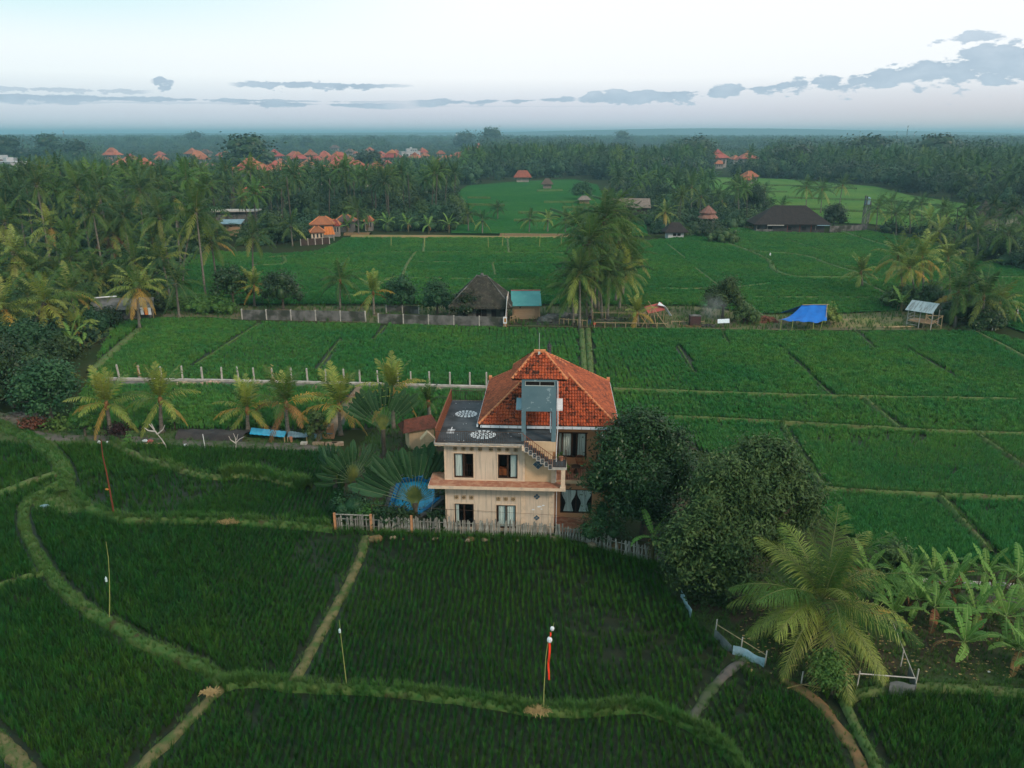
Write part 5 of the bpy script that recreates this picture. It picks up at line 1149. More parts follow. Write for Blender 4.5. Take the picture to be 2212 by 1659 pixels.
tree('spreading_tree', bB, 'widest olive green spreading tree in the yard between the round tree and the coconut palm', lobB, 60000, .27, m_leafB, 5, 2.2, .24, aspect=.36, droop=.5, shell=(.6, 1.3), core=.5)
bB2 = G(1500, 1292)
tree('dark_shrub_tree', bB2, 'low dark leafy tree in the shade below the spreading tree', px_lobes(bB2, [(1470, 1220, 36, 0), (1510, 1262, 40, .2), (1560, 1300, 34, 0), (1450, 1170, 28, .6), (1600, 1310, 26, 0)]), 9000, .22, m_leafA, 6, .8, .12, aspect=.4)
bS = G(1300, 1185)
tree('papaya_shrub', bS, 'feathery blue green shrub behind the fence at the villa corner', px_lobes(bS, [(1295, 1130, 26, .5), (1275, 1150, 22, .3), (1325, 1150, 24, .4), (1300, 1105, 20, .8)]), 3600, .20, m_leafD, 8, .6, .06, aspect=.3)
bR = G(1795, 1500)
tree('round_shrub', bR, 'small bright green shrub at the front corner of the vegetable plot', px_lobes(bR, [(1790, 1440, 27, 0), (1775, 1455, 20, -.2), (1806, 1458, 20, 0), (1795, 1470, 18, -.3)]), 2600, .16, m_leafC, 9, .7, .05, aspect=.6)
tree('leafy_shrub', G(1925, 1240), 'dark leafy shrub among the back row of banana plants', [(0, 0, 1.3, .9), (.5, 0, .9, .7), (-.4, .2, 1.0, .7)], 1600, .2, m_leafB, 10, .5, .05)
# shrubs by pool / fence
for x, y, lab, mat, R in ((765, 1125, 'blue green shrub behind the left end of the picket fence', m_leafD, 1.25), (835, 1135, 'low dark hedge plant behind the fence left of the pool', m_leafA, .9), (870, 1137, 'low leafy plant at the foot of the traveller palm', m_leafA, .75), (800, 1128, 'small round bush between the fence and the shrubs', m_leafC, .7), (950, 1138, 'dark bush squeezed between the pool and the villa wall', m_leafA, .65)):
    tree('garden_shrub', G(x, y), lab, [(0, 0, R*.9, R*.8), (R*.5, .1, R*.7, R*.6), (-R*.5, -.1, R*.7, R*.6)], 1500, .2, mat, int(x), .4, .04, cat='shrub')
# left group by the lane
def simple_tree(x, y, w, h, lab, mat, n=4500, size=.3, seed=1, name='leafy_tree', cat='tree', trunk=.35, **kw):
    lob = mk_lobes(seed, 15, w/2, h, w*.11, w*.19); lob = [(a, b_, max(c, h*trunk), r_) for a, b_, c, r_ in lob]
    return tree(name, G(x, y), lab, lob, n, size, mat, seed, h*trunk, .05*h**.7, cat=cat, **kw)
simple_tree(112, 912, 5.4, 6.0, 'blue green tree with layered crown beside the dirt lane on the left', m_leafD, 7000, .34, 21, aspect=.6)
simple_tree(30, 880, 6.5, 6.5, 'dark tree at the left picture edge behind the layered tree', m_leafA, 7000, .32, 22)
simple_tree(55, 800, 7, 6.0, 'dark blue green bush like tree between the grove palms and the lane', m_leafD, 6000, .36, 23)
simple_tree(-20, 830, 7, 7, 'very dark tree cut by the left edge above the lane', m_leafA, 6000, .34, 24)
simple_tree(185, 945, 2.2, 2.8, 'slender feathery sapling left of the first young palm', m_leafC, 900, .2, 25, 'sapling')
simple_tree(688, 958, 2.2, 3.2, 'thin pale leaved sapling at the lane end near the brown path', m_leafB, 900, .18, 26, 'sapling')
simple_tree(378, 925, 1.4, 1.8, 'small feathery bush behind the fallen branch', m_leafC, 500, .18, 27, 'sapling')
simple_tree(120, 928, 1.3, 1.0, 'bright rosette plant at the edge of the lane', m_leafC, 300, .35, 28, 'rosette_plant', cat='plant')
simple_tree(72, 930, 1.8, 1.3, 'heap of russet dry foliage beside the dirt lane', m_redleaf, 700, .28, 29, 'dry_bush', cat='bush')
simple_tree(258, 952, 1.5, 1.7, 'near black leafy bush at the corner of the lane', m_blackleaf, 900, .22, 30, 'black_bush', cat='bush')
simple_tree(278, 962, .7, 1.0, 'tiny yellow green seedling beside the black bush', m_leafC, 160, .2, 31, 'seedling', cat='plant')
simple_tree(505, 662, 7, 6.6, 'left dark round tree behind the end of the grey wall', m_leafA, 5000, .34, 32)
simple_tree(612, 668, 7.2, 6.0, 'wide dark round tree behind the middle of the first grey wall', m_leafA, 5000, .34, 33)
simple_tree(868, 675, 5.4, 6.0, 'round blue green tree on a thin trunk behind the second wall', m_leafD, 4500, .34, 34)
simple_tree(945, 685, 5.0, 5.6, 'bushy green tree beside the thatched house left wall', m_leafD, 4500, .34, 35)
simple_tree(1010, 695, 5.0, 4.6, 'dark overgrown tree spreading in front of the thatched house', m_leafA, 3800, .3, 36, trunk=.45)
simple_tree(1075, 690, 3.2, 3.8, 'grey green shrub at the right corner of the thatched house', m_leafB, 1600, .24, 37)
simple_tree(1560, 690, 6.2, 6.4, 'round olive tree behind the smoking fire pit', m_leafB, 6000, .3, 38)
simple_tree(1610, 698, 4.2, 2.6, 'low bushes right of the fire pit', m_leafB, 2000, .25, 39, 'low_bush', cat='bush')
simple_tree(1785, 700, 4, 2.2, 'yellow green bush beside the blue tarpaulin shelter', M('lime grass', (.13, .20, .04), (.17, .20, .06), 2, .8), 2000, .3, 40, 'low_bush', cat='bush')
simple_tree(1628, 470, 9.5, 11, 'round dark tree left behind the dark roofed hall', m_leafA, 5000, .5, 41)
simple_tree(1800, 492, 7.5, 6.5, 'round dark tree at the right end of the dark roofed hall', m_leafA, 4200, .45, 42)
simple_tree(1258, 432, 9, 8, 'single round bush tree beside the tiny hut in the central field', m_leafD, 3000, .6, 43)
simple_tree(1240, 585, .1, .1, 'x', m_leafA, 10, .3, 44) if False else None
for x, y, w, h, lab in ((1530, 512, 9, 3.2, 'hedge like bush mass at the left of the dark hall garden'), (1560, 525, 9, 2.6, 'bush mass along the bank below the small white house'), (1500, 500, 7, 4, 'dark bushes around the peaked pavilion'), (1478, 512, 4, 2.4, 'low bush at the corner of the small white house'),
                        (1945, 668, 7, 3.6, 'bush under the left palm of the pavilion clump'), (2010, 672, 6, 4.2, 'dark bush behind the wooden pavilion'), (2085, 700, 9, 4, 'dark undergrowth right of the wooden pavilion'), (2130, 715, 6, 2.4, 'low dark undergrowth at the field corner'), (1905, 690, 0, 0, '')):
    if w: simple_tree(x, y, w, h, lab, m_leafA if 'dark' in lab else m_leafB, 2600, .34, int(x+y), 'undergrowth_bush', cat='bush')
for k, (x, y, w, h, lab) in enumerate(((95, 800, 5, 3.4, 'dark bush under the banana plant on the left'), (140, 775, 4, 2.6, 'bush beside the straw brown banana plant'), (200, 720, 5, 3.2, 'dark bush left of the grove hut'), (235, 705, 4, 2.6, 'low bush at the left wall of the grove hut'), (330, 672, 4, 2.4, 'bush right of the laundry line'), (350, 655, 5, 3.4, 'tall bush behind the slim dark palm'), (400, 668, 5, 1.8, 'low creeper mound at the paddy corner below the tall palm'), (440, 672, 6, 1.9, 'creeper mound left of the grey wall'), (480, 676, 5, 1.8, 'creeper mound touching the end of the grey wall'), (20, 760, 7, 4.6, 'big dark bush at the left picture edge below the palms'), (60, 850, 6, 3.6, 'dark bush above the lane rubble'), (135, 855, 3.5, 3.4, 'bush behind the layered blue green tree'))):
    simple_tree(x, y, w, h, lab, (m_leafA, m_leafB, m_leafD, m_leafC)[k % 3 if k < 6 or k > 8 else 3], 2600, .32, 500+k, 'undergrowth_bush', cat='bush')
# ---- distant individuals and masses
tree_protos = []
for s in range(7):
    t = empty('forest_tree', (0, 0, 0)); lob = mk_lobes(60+s, 8, 4.6, 9.5, 1.5, 2.4); lob = [(a, b_, max(c, 3.4), r_) for a, b_, c, r_ in lob]
    branches(3.2, lob, .28, s).build('trunk', m_bark, t); obj('crown', leafmesh('crown', lob, 1500, .75, 80+s, (m_leafA, m_leafF, m_leafB)[s % 3], aspect=.7, core=.85), t); tree_protos.append(t)
def cullpx(P, polys, inside=True):
    q = proj(np.column_stack([P, np.zeros(len(P))])); r = np.zeros(len(P), bool)
    for p in polys: r |= inpoly(q, p)
    return r if inside else ~r
def jgrid(sp, D0, D1, wedge=.72, jit=.42, extra=20):
    out = []; y = D0
    xs = []
    while y < D1:
        hw = y*wedge+extra; n = int(2*hw/sp); x = np.linspace(-hw, hw, max(n, 2)); out.append(np.column_stack([x, np.full(len(x), y)])); y += sp
    P = np.concatenate(out); return P + rng.uniform(-jit, jit, P.shape)*sp
WOOD_L = [(-300, 930), (0, 868), (40, 835), (110, 790), (150, 735), (205, 702), (260, 676), (330, 655), (368, 635), (375, 590), (420, 540), (500, 520), (560, 535), (640, 520), (700, 520), (745, 508), (800, 500), (978, 498), (990, 470), (975, 420), (985, 405), (1110, 384), (1260, 376), (1260, 372), (-900, 372), (-900, 930)]
WOOD_M = [(1300, 405), (1330, 392), (1430, 394), (1500, 410), (1560, 432), (1640, 446), (1640, 488), (1560, 500), (1470, 505), (1410, 505), (1395, 455), (1330, 438)]
WOOD_R = [(1890, 500), (2000, 504), (2212, 522), (2500, 535), (2500, 620), (2212, 590), (2090, 545), (2000, 512)]
BACKTOP = [(-2500, 376), (1120, 386), (1250, 384), (1300, 394), (1425, 385), (1560, 383), (1700, 387), (1900, 403), (1970, 421), (2070, 437), (2310, 469), (3500, 520), (3500, 286), (-2500, 286)]
TOWN = [[(-60, 338), (90, 330), (110, 395), (-60, 405)], [(225, 320), (560, 318), (565, 372), (330, 376), (225, 362)], [(560, 322), (840, 326), (850, 384), (640, 388), (560, 362)], [(830, 312), (1045, 312), (1045, 352), (850, 356)], [(1290, 316), (1440, 314), (1440, 350), (1310, 350)], [(1530, 326), (1660, 326), (1670, 366), (1540, 366)], [(2000, 334), (2070, 334), (2070, 356), (2000, 356)], [(1800, 308), (1860, 308), (1860, 320), (1800, 320)]]
handxy = np.array([(p.location.x, p.location.y) for p in PALMS])
HOUSECLEAR = []   # (x, y, r) filled by the buildings below

# ================================================================== BUILDINGS OF THE MIDDLE GROUND
def hip_roof(b, x0, x1, y0, y1, z, zr, rl, mi=0, th=.25):
    """hip roof over a rectangle, ridge of length rl along x"""
    cx, cy = (x0+x1)/2, (y0+y1)/2; A_, B_, C_, D_ = (x0, y0, z), (x1, y0, z), (x1, y1, z), (x0, y1, z); R0, R1 = (cx-rl/2, cy, zr), (cx+rl/2, cy, zr)
    lo = [(p[0], p[1], z-th) for p in (A_, B_, C_, D_)]
    b.mesh([A_, B_, C_, D_, R0, R1]+lo, [(0, 1, 5, 4), (1, 2, 5), (2, 3, 4, 5), (3, 0, 4), (9, 8, 7, 6), (0, 6, 7, 1), (1, 7, 8, 2), (2, 8, 9, 3), (3, 9, 6, 0)], mi)
def wallbox(p0, p1, h, label, mat=m_conc, n=5, t=.12, group=None, name='compound_wall', pm=None):
    a, c = G(*p0), G(*p1); L = (c-a).length; t_ = empty(name, a, math.atan2(c.y-a.y, c.x-a.x), label, 'wall', group)
    for i in range(n):
        b = MB(); b.box(L*i/n+.08, L*(i+1)/n-.08, -t/2, t/2, 0, h*random.uniform(.95, 1.02)); b.build('panel', mat, t_)
    for i in range(n+1): b = MB(); b.box(L*i/n-.08, L*i/n+.08, -t/2-.04, t/2+.04, 0, h*1.06); b.build('post', pm or m_concpale, t_)
    return t_
wallbox((524, 690), (790, 695), 1.5, 'long grey concrete wall left of the thatched house', n=5)
wallbox((818, 698), (1091, 705), 1.35, 'stained grey concrete wall in front of the thatched house', n=5)
wallbox((650, 531), (712, 527), 1.6, 'brown fence wall with white posts by the orange roofed compound', n=4, mat=M('dark brown fence board', (.06, .04, .032), (.04, .028, .024), 2))
wallbox((835, 676), (905, 678), 1.2, 'low dark wall behind the round blue green tree', n=2)
# thatched house
tb_ = G(1040, 700); th = empty('thatched_house', tb_+Vector((0, 3.5, 0)), -.05, 'old house with tall dark mossy thatch roof beside the green roofed hut', 'house')
b = MB(); b.box(-3.3, 3.3, -2.6, 2.6, 0, 2.6); b.build('wall', m_conc, th)
b = MB(); hip_roof(b, -4.5, 4.5, -3.6, 3.6, 2.5, 6.3, 1.5, 0, .3); rf = b.build('roof', m_thatch, th)
b = MB(); b.tube([(-.85, 0, 6.3), (.85, 0, 6.3)], .18, 6); b.ball((0, 0, 6.55), .28, 0, 7, 5)
for sx in (-1, 1):
    for sy in (-1, 1): b.tube([(sx*.75, 0, 6.32), (sx*4.5, sy*3.6, 2.55)], .10, 5)
b.build('ridge', m_conc, rf)
for x in (-2.2, -.3, .5, 1.9): b = MB(); b.box(x-.35, x+.35, -2.64, -2.55, .1 if x == -.3 else .9, 2.0); b.build('window' if x != -.3 else 'door', m_dark, th)
sc_p = G(1090, 704); scr = empty('board_screen', sc_p, 0, 'tall leaning screen of white boards at the corner of the thatched house', 'screen')
for i in range(7):
    b = MB(); x = .02+i*.03; y = i*.55; b.mesh([(x, y, .1), (x+.05, y+.5, .1), (x+.32, y+.5, 4.2-.0*i), (x+.27, y, 3.2+.16*i), (x+.06, y, .1), (x+.11, y+.5, .1), (x+.38, y+.5, 4.2), (x+.33, y, 3.2+.16*i)], [(0, 1, 2, 3), (7, 6, 5, 4), (0, 4, 5, 1), (1, 5, 6, 2), (2, 6, 7, 3), (3, 7, 4, 0)]); b.build('board', m_board if i % 3 else m_white, scr)
# teal hut
hp = G(1136, 690); hut = empty('timber_hut', hp, .02, 'small timber hut with sloping teal sheet roof', 'hut')
b = MB(); b.box(-1.75, 1.35, .0, 2.6, 0, 2.4); b.box(1.35, 2.1, .4, 2.6, 0, 2.2); hw_ = b.build('wall', m_board, hut)
for i in range(9): b = MB(); b.box(-1.75, 1.35, -.03, -.002, .05+i*.26, .27+i*.26); b.build('plank', m_board, hut)
b = MB(); b.mesh([(-2.15, -.7, 2.2), (2.25, -.7, 2.2), (2.25, 3.0, 3.7), (-2.15, 3.0, 3.7), (-2.15, -.7, 2.12), (2.25, -.7, 2.12), (2.25, 3.0, 3.62), (-2.15, 3.0, 3.62)], [(0, 1, 2, 3), (7, 6, 5, 4), (0, 4, 5, 1), (1, 5, 6, 2), (2, 6, 7, 3), (3, 7, 4, 0)]); rf = b.build('roof', m_teal, hut)
b = MB(); b.obox((-2.15, 3.05, 3.74), (2.25, 3.05, 3.74), .3, .06); b.build('ridge_strip', m_red, rf)
b = MB(); b.box(-.95, -.75, -.04, -.03, 1.7, 1.9); b.build('hole', m_dark, hut)
for x, y in ((-1.9, -.1), (2.0, -.4), (1.5, -.1)): b = MB(); b.tube([(x, y, 0), (x, y, 2.4)], .06, 5); b.build('post', m_board, hut)
def bench(x, y, lab, w=.9, h=.9, rz=0, name='bamboo_trestle', mat=m_bamboo):
    t = empty(name, G(x, y), rz, lab, 'trestle')
    for sx in (-1, 1):
        b = MB(); b.tube([(sx*w/2, -.25, 0), (sx*w/2*.8, .05, h)], .035, 5); b.tube([(sx*w/2, .3, 0), (sx*w/2*.8, -.02, h)], .035, 5); b.build('leg', mat, t)
    b = MB(); b.tube([(-w/2, 0, h), (w/2, 0, h)], .04, 5); b.tube([(-w/2, .1, h*.4), (w/2, -.1, h*.7)], .03, 5); b.build('beam', mat, t)
bench(1112, 694, 'low timber trestle left of the teal roofed hut', .8, .9); bench(1106, 698, 'second timber trestle leaning near the orange towel', .7, 1.0, .6)
t = empty('towel_rack', G(1091, 707), 0, 'small orange and white towel rack at the end of the grey wall', 'rack')
b = MB(); [b.tube([(sx*.22, 0, 0), (sx*.22, 0, 1.5)], .03, 4) for sx in (-1, 1)]; [b.obox((-.22, 0, z), (.22, 0, z), .03, .05) for z in (.15, .4, 1.48)]; b.build('frame', m_orangewood, t)
b = MB(); b.box(-.26, .26, -.05, .05, .55, 1.5); b.build('white_towel', m_white, t); b = MB(); b.box(-.12, .16, -.07, -.052, .75, 1.3); b.build('orange_towel', m_coco, t)
# rubble heaps
def heap(x, y, w, d, h, n, mat, lab, name='rubble_heap', seed=0):
    r = random.Random(seed); b = MB(); N = 14
    V = []; F = []
    for j in range(N+1):
        for i in range(N+1):
            u, v = i/N*2-1, j/N*2-1; k = max(0, 1-(u*u+v*v)); z = h*k**.8*(1+.7*mnoise.noise(Vector((u*3, v*3, seed)))) - .05; V.append((u*w/2, v*d/2, z))
    F = [(j*(N+1)+i, j*(N+1)+i+1, (j+1)*(N+1)+i+1, (j+1)*(N+1)+i) for j in range(N) for i in range(N)]; b.mesh(V, F)
    for _ in range(n):
        u, v = r.uniform(-.8, .8), r.uniform(-.8, .8); s = r.uniform(.1, .28); T = Matrix.Translation((u*w/2, v*d/2, h*max(0, 1-u*u-v*v)**.8)) @ Matrix.Rotation(r.uniform(0, 6), 4, 'Z') @ Matrix.Rotation(r.uniform(0, 1), 4, 'X'); b.box(-s, s, -s*.6, s*.6, -s*.3, s*.3, 0, T)
    return b.build(name, mat, loc=G(x, y), label=lab, cat='heap', kind='stuff')
heap(1195, 693, 5, 2.6, .9, 60, m_conc, 'heap of grey rubble beside the teal hut', seed=1); heap(1225, 688, 5, 3, .8, 60, m_conc, 'grey rubble mound behind the site', seed=2); heap(1200, 700, 7, 1.6, .35, 10, m_black, 'spread of dark sand', 'dark_sand', seed=3)
heap(1340, 695, 9, 3.2, .5, 90, m_pathgrey, 'low broken rubble', seed=4); heap(1640, 696, 6, 1.6, .9, 90, m_redleaf, 'pile of split firewood', 'firewood_pile', seed=5); heap(1532, 706, 2.6, 1.0, .3, 40, m_charcoal, 'ash of a smouldering fire', 'ash_heap', seed=6)
heap(30, 905, 6, 2.4, .5, 80, m_pathgrey, 'rubble by the lane', seed=7)
def poles(x, y, segs, lab, name='bamboo_frame', cat='frame', mat=m_bamboo, r=.05):
    t = empty(name, G(x, y), 0, lab, cat)
    for a, c in segs: b = MB(); b.tube([a, c], r, 5); b.build('pole', mat, t)
    return t
def fence_rail(p0, p1, h, n, lab, extra=()):
    a, c = G(*p0), G(*p1); d = c-a; segs = [(Vector((0, 0, h)), d+Vector((0, 0, h)))]+[(d*(i/n), d*(i/n)+Vector((0, 0, h+.15))) for i in range(n+1)]+list(extra)
    return poles(p0[0], p0[1], segs, lab, 'bamboo_fence', 'fence', r=.045)
fence_rail((1284, 708), (1442, 710), .75, 7, 'low bamboo rail fence in front of the rubble right of the worker'); fence_rail((1280, 693), (1420, 694), 1.2, 5, 'upper bamboo rail behind the rubble and the worker')
fence_rail((1208, 702), (1268, 706), .9, 6, 'short bamboo stake fence left of the worker'); fence_rail((1450, 702), (1520, 702), .5, 4, 'low pale rail right of the tilted red sheet')
poles(1400, 706, [((-.9, 0, 0), (.6, .3, 2.9)), ((1.2, 0, 0), (.5, .3, 2.8)), ((.2, .8, 0), (.55, .3, 2.9)), ((2.6, -.2, 0), (-.1, .4, 3.6))], 'tripod of leaning bamboo poles beside the tilted red sheet', 'bamboo_tripod', 'tripod')
t = empty('lean_to', G(1415, 695), 0, 'tilted faded red sheet lean to with a white board', 'lean-to')
b = MB(); b.mesh([(-1.0, 0, 1.2), (1.3, -.2, 1.8), (1.0, 1.2, 2.6), (-1.5, 1.2, 2.0)], [(0, 1, 2, 3)]); o = b.build('red_sheet', m_red, t); o.modifiers.new('s', 'SOLIDIFY').thickness = .04
b = MB(); b.mesh([(1.35, -.2, 2.3), (2.3, -.3, 1.0), (2.1, -.1, .9), (.6, .9, 2.75), (.3, .3, 2.4)], [(0, 1, 2), (0, 2, 3), (0, 3, 4)]); o = b.build('white_sheet', m_white, t); o.modifiers.new('s', 'SOLIDIFY').thickness = .03
for p in ((-1, 0, 1.2), (1.2, 0, 1.7), (-1.2, 1.1, 2.0), (1, 1.1, 2.5)): b = MB(); b.tube([(p[0], p[1], 0), p], .05, 5); b.build('post', m_bamboo, t)
# worker
def person(x, y, lab, rz=0):
    t = empty('person', G(x, y), rz, lab, 'person'); V = []; E_ = []; R = []
    def ch(par, pts):
        for (p, r) in pts: V.append(p); R.append(r); E_.append((par, len(V)-1)) if par is not None else None; par = len(V)-1
        return par
    ch(None, [((0, 0, .92), .15)]); ch(0, [((0, -.02, 1.1), .14), ((0, -.05, 1.32), .16), ((0, -.06, 1.44), .10)]); neck = len(V)-1
    ch(neck, [((0, -.08, 1.52), .055), ((0, -.10, 1.60), .085), ((0, -.11, 1.70), .09), ((0, -.11, 1.77), .05)])
    for s in (-1, 1):
        ch(2, [((s*.19, -.05, 1.38), .07), ((s*.27, -.10, 1.12), .05), ((s*.20, -.32, .98), .04), ((s*.16, -.40, .94), .035)])
        ch(0, [((s*.10, 0, .86), .11), ((s*.13, -.06*s, .48), .075), ((s*.14, .0, .10), .05), ((s*.15, -.14, .04), .04)])
    me = bpy.data.meshes.new('body'); me.from_pydata(V, E_, []); me.materials.append(M('worker skin and dark shirt', (.05, .03, .025), None)); o = obj('body', me, t)
    sk = o.modifiers.new('skin', 'SKIN'); 
    for d, r in zip(me.skin_vertices[0].data if me.skin_vertices else [], R): d.radius = (r, r)
    if not me.skin_vertices:
        bm = bmesh.new(); bm.from_mesh(me); ly = bm.verts.layers.skin.verify()
        for v, r in zip(bm.verts, R): v[ly].radius = (r, r)
        bm.verts.ensure_lookup_table(); bm.verts[0][ly].use_root = True; bm.to_mesh(me); bm.free()
    o.modifiers.new('sub', 'SUBSURF').levels = 1; o.modifiers[-1].render_levels = 1
    b = MB(); b.tube([(0, -.05, 1.42), (0, -.03, 1.15), (0, 0, .95)], [.17, .185, .17], 10); b.build('shirt', M('black shirt', (.012, .012, .014), None), t)
    for s in (-1, 1): b = MB(); b.tube([(s*.07, 0, .98), (s*.13, -.05*s, .50), (s*.14, 0, .16)], [.13, .095, .075], 8); b.build('trouser_leg', M('blue jeans', (.03, .06, .11), (.05, .09, .15), 6), t)
    b = MB(); b.ball((0, -.09, 1.72), .105, 0, 8, 6); b.build('hair', M('black hair', (.01, .009, .009), None), t)
    return t
person(1273, 703, 'worker in black shirt and blue jeans standing at the gap in the bamboo fence', .4)
b = MB(); b.tube([(0, 0, 0), (0, 0, .3)], [.14, .17], 8); b.tube([(0, 0, .3), (.0, 0, .31)], [.18, .1], 8); b.build('red_bucket', m_redribbon, loc=G(1280, 702)+Vector((.25, 0, .0)), label='small red bucket beside the worker in jeans', cat='bucket')
# fire place items
t = empty('brown_crate', G(1500, 704), 0, 'dark brown box shaped bin left of the smoke', 'bin'); b = MB(); b.box(-.75, .75, -.5, .5, 0, 1.5); b.build('body', M('dark brown board', (.07, .035, .035), (.05, .03, .03), 3), t); b = MB(); b.box(-.8, .8, -.55, .55, 1.5, 1.56); b.build('rim', m_conc, t)
for k, (x, y) in enumerate(((1485, 706), (1500, 707), (1515, 706))):
    b = MB(); [b.obox((-1.2, .12*i, .05+.08*(i % 2)), (1.2, .1*i+.1, .05+.08*(i % 2)), .12, .07) for i in range(4)]; b.build('plank_stack', m_pathorange, loc=G(x, y), label=('left', 'middle', 'right')[k]+' bundle of reddish planks in front of the brown bin', cat='planks')
t = empty('white_trough', G(1562, 706), -.2, 'bright tilted white sheet on a stand right of the smoke', 'sheet'); b = MB(); b.mesh([(-.8, -.3, .55), (.8, -.3, .7), (.8, .5, 1.1), (-.8, .5, .95)], [(0, 1, 2, 3)]); o = b.build('panel', m_plastic, t); o.modifiers.new('s', 'SOLIDIFY').thickness = .05; b = MB(); b.tube([(0, 0, 0), (0, 0, .6)], .08, 5); b.build('stand', m_conc, t)
# blue tarpaulin shelter
tp = G(1735, 712); tarp = empty('tarpaulin_shelter', tp, 0, 'bright blue tarpaulin draped over a bamboo frame at the field edge', 'shelter')
def K(x, y, dy): q = AT(x, y, tp.y+dy); return q - tp
NX, NY = 16, 9; V = []; F = []
top = [K(1733, 659, 1.6), K(1787, 658, 1.6)]; bot = [K(1683, 690, -1.0), K(1720, 694, -1.2), K(1752, 697, -1.2), K(1786, 693, -1.0)]
for j in range(NY+1):
    v = j/NY
    for i in range(NX+1):
        u = i/NX; tpnt = top[0].lerp(top[1], max(0, (u-.1)/.9)); k = u*3; a = min(int(k), 2); bt = bot[a].lerp(bot[a+1], k-a)
        p = tpnt.lerp(bt, v); sag = math.sin(PI*v)*.28*(1.5-u) + .10*math.sin(u*22+v*3)*v + .06*math.sin(u*9); p.z -= sag; p.y -= .12*math.sin(u*19)*v; V.append(p)
F = [(j*(NX+1)+i, (j+1)*(NX+1)+i, (j+1)*(NX+1)+i+1, j*(NX+1)+i+1) for j in range(NY) for i in range(NX)]
b = MB(); b.mesh(V, F); o = b.build('tarpaulin', m_tarp, tarp, True); o.modifiers.new('s', 'SOLIDIFY').thickness = .02
b = MB(); V2 = [top[0], top[1], top[1]+Vector((.1, 2.6, -1.4)), top[0]+Vector((-2.2, 2.2, -1.6))]; b.mesh(V2, [(0, 1, 2, 3)]); b.build('back_tarpaulin', m_tarp, tarp).modifiers.new('s', 'SOLIDIFY').thickness = .02
for (x0, y0, x1, y1, dy) in ((1686, 712, 1688, 691, -1), (1710, 713, 1713, 692, -1.2), (1757, 713, 1757, 696, -1.2), (1772, 709, 1777, 693, -.9)):
    b = MB(); p = K(x1, y1, dy); q = K(x0, y0, dy); q.z = 0; b.tube([q, p], .055, 5); b.build('post', m_bamboog, tarp)
b = MB(); b.tube([K(1733, 658.5, 1.6), K(1791, 657.5, 1.6)], .05, 5); b.tube([K(1787, 657, 1.6), K(1784, 690, -.6)], .05, 5); b.build('ridge_pole', m_bamboo, tarp)
# wooden pavilion
pp = G(1990, 706); pv = empty('field_pavilion', pp, -.8, 'open wooden field pavilion with patched zinc gable roof', 'pavilion')
b = MB(); b.mesh([(-1.8, -2.1, 2.5), (1.8, -2.1, 2.5), (1.8, 0.1, 3.6), (-1.8, .1, 3.6), (1.8, 1.9, 2.5), (-1.8, 1.9, 2.5)], [(0, 1, 2, 3), (3, 2, 4, 5)]); o = b.build('roof', m_zinc, pv); o.modifiers.new('s', 'SOLIDIFY').thickness = .05
for sx in (-1.6, 0, 1.6):
    for sy in (-1.2, 1.4): b = MB(); b.tube([(sx, sy, 0), (sx, sy, 2.5)], .07, 5); b.build('post', m_concpale, pv)
b = MB(); b.box(-1.6, 1.6, -1.2, 1.4, .8, .88); b.build('platform', m_board, pv)
for z in (.4, 1.2, 1.7):
    b = MB(); b.obox((-1.6, -1.25, z), (-.2, -1.25, z), .06, .07); b.obox((-1.65, -1.2, z), (-1.65, 1.4, z), .06, .07); b.build('rail', m_concpale, pv)
t = empty('saw_horse', G(2012, 710), 0, 'pale timber frame with crossed braces in front of the pavilion', 'frame')
for a, c in (((-1.3, 0, 0), (-1.0, 0, 1.9)), ((1.3, 0, 0), (1.25, 0, 1.9)), ((-1.1, 0, 1.9), (1.35, 0, 1.8)), ((-1.2, 0, .4), (1.2, 0, 1.7)), ((-.9, 0, 1.6), (1.2, 0, .4)), ((-.9, .5, 0), (-.7, .1, 1.8))): b = MB(); b.tube([a, c], .06, 5); b.build('beam', m_bamboo, t)
b = MB(); b.tube([(-2.4, 0, .14), (2.2, .5, .14)], [.16, .1], 7); b.build('fallen_log', m_bamboo, loc=G(1945, 709), label='pale fallen log on the grass in front of the pavilion', cat='log')
for k, (x, y) in enumerate(((2153, 690), (2194, 690))):
    t = empty('scare_flag', G(x, y), 0, ('left' if k == 0 else 'right')+' of two small white pennants in the paddy right of the pavilion', 'flag'); b = MB(); b.tube([(0, 0, 0), (0, 0, 1.6)], .02, 4); b.build('stick', m_bamboo, t); b = MB(); b.poly([(-.28, 0, .7), (.28, .03, .8), (.05, 0, 1.6)]); b.build('pennant', m_plastic, t).modifiers.new('s', 'SOLIDIFY').thickness = .02
# hall with near black roof
q = G(1712, 503); hall = empty('hall', q+Vector((0, 4, 0)), -.03, 'long hall with near black thatch roof beside the water tower', 'hall'); hall.scale = (.56, .56, .64)
b = MB(); b.box(-15.5, 16, -5.5, 5.5, 0, 3.6); b.build('wall', M('dark hall wall', (.07, .07, .072), (.045, .04, .04), .5, .9), hall)
b = MB(); hip_roof(b, -19, 18.5, -7.5, 7.5, 3.7, 11.0, 15.5, 0, .35); b.build('roof', m_hallroof, hall)
for x0_, x1_, mt in ((-12.5, -4.5, m_concpale), (11.5, 17.5, m_greyblue)): b = MB(); b.mesh([(x0_, -7.9, 3.2), (x1_, -7.9, 3.2), (x1_, -6, 4.0), (x0_, -6, 4.0)], [(0, 1, 2, 3)]); b.build('awning', mt, hall).modifiers.new('s', 'SOLIDIFY').thickness = .12
b = MB(); b.box(-17.5, -9.5, -7.2, -6.9, .0, 1.5); b.box(-18, -17.5, -7.2, 2, 0, .9); b.build('porch_wall', m_conc, hall)
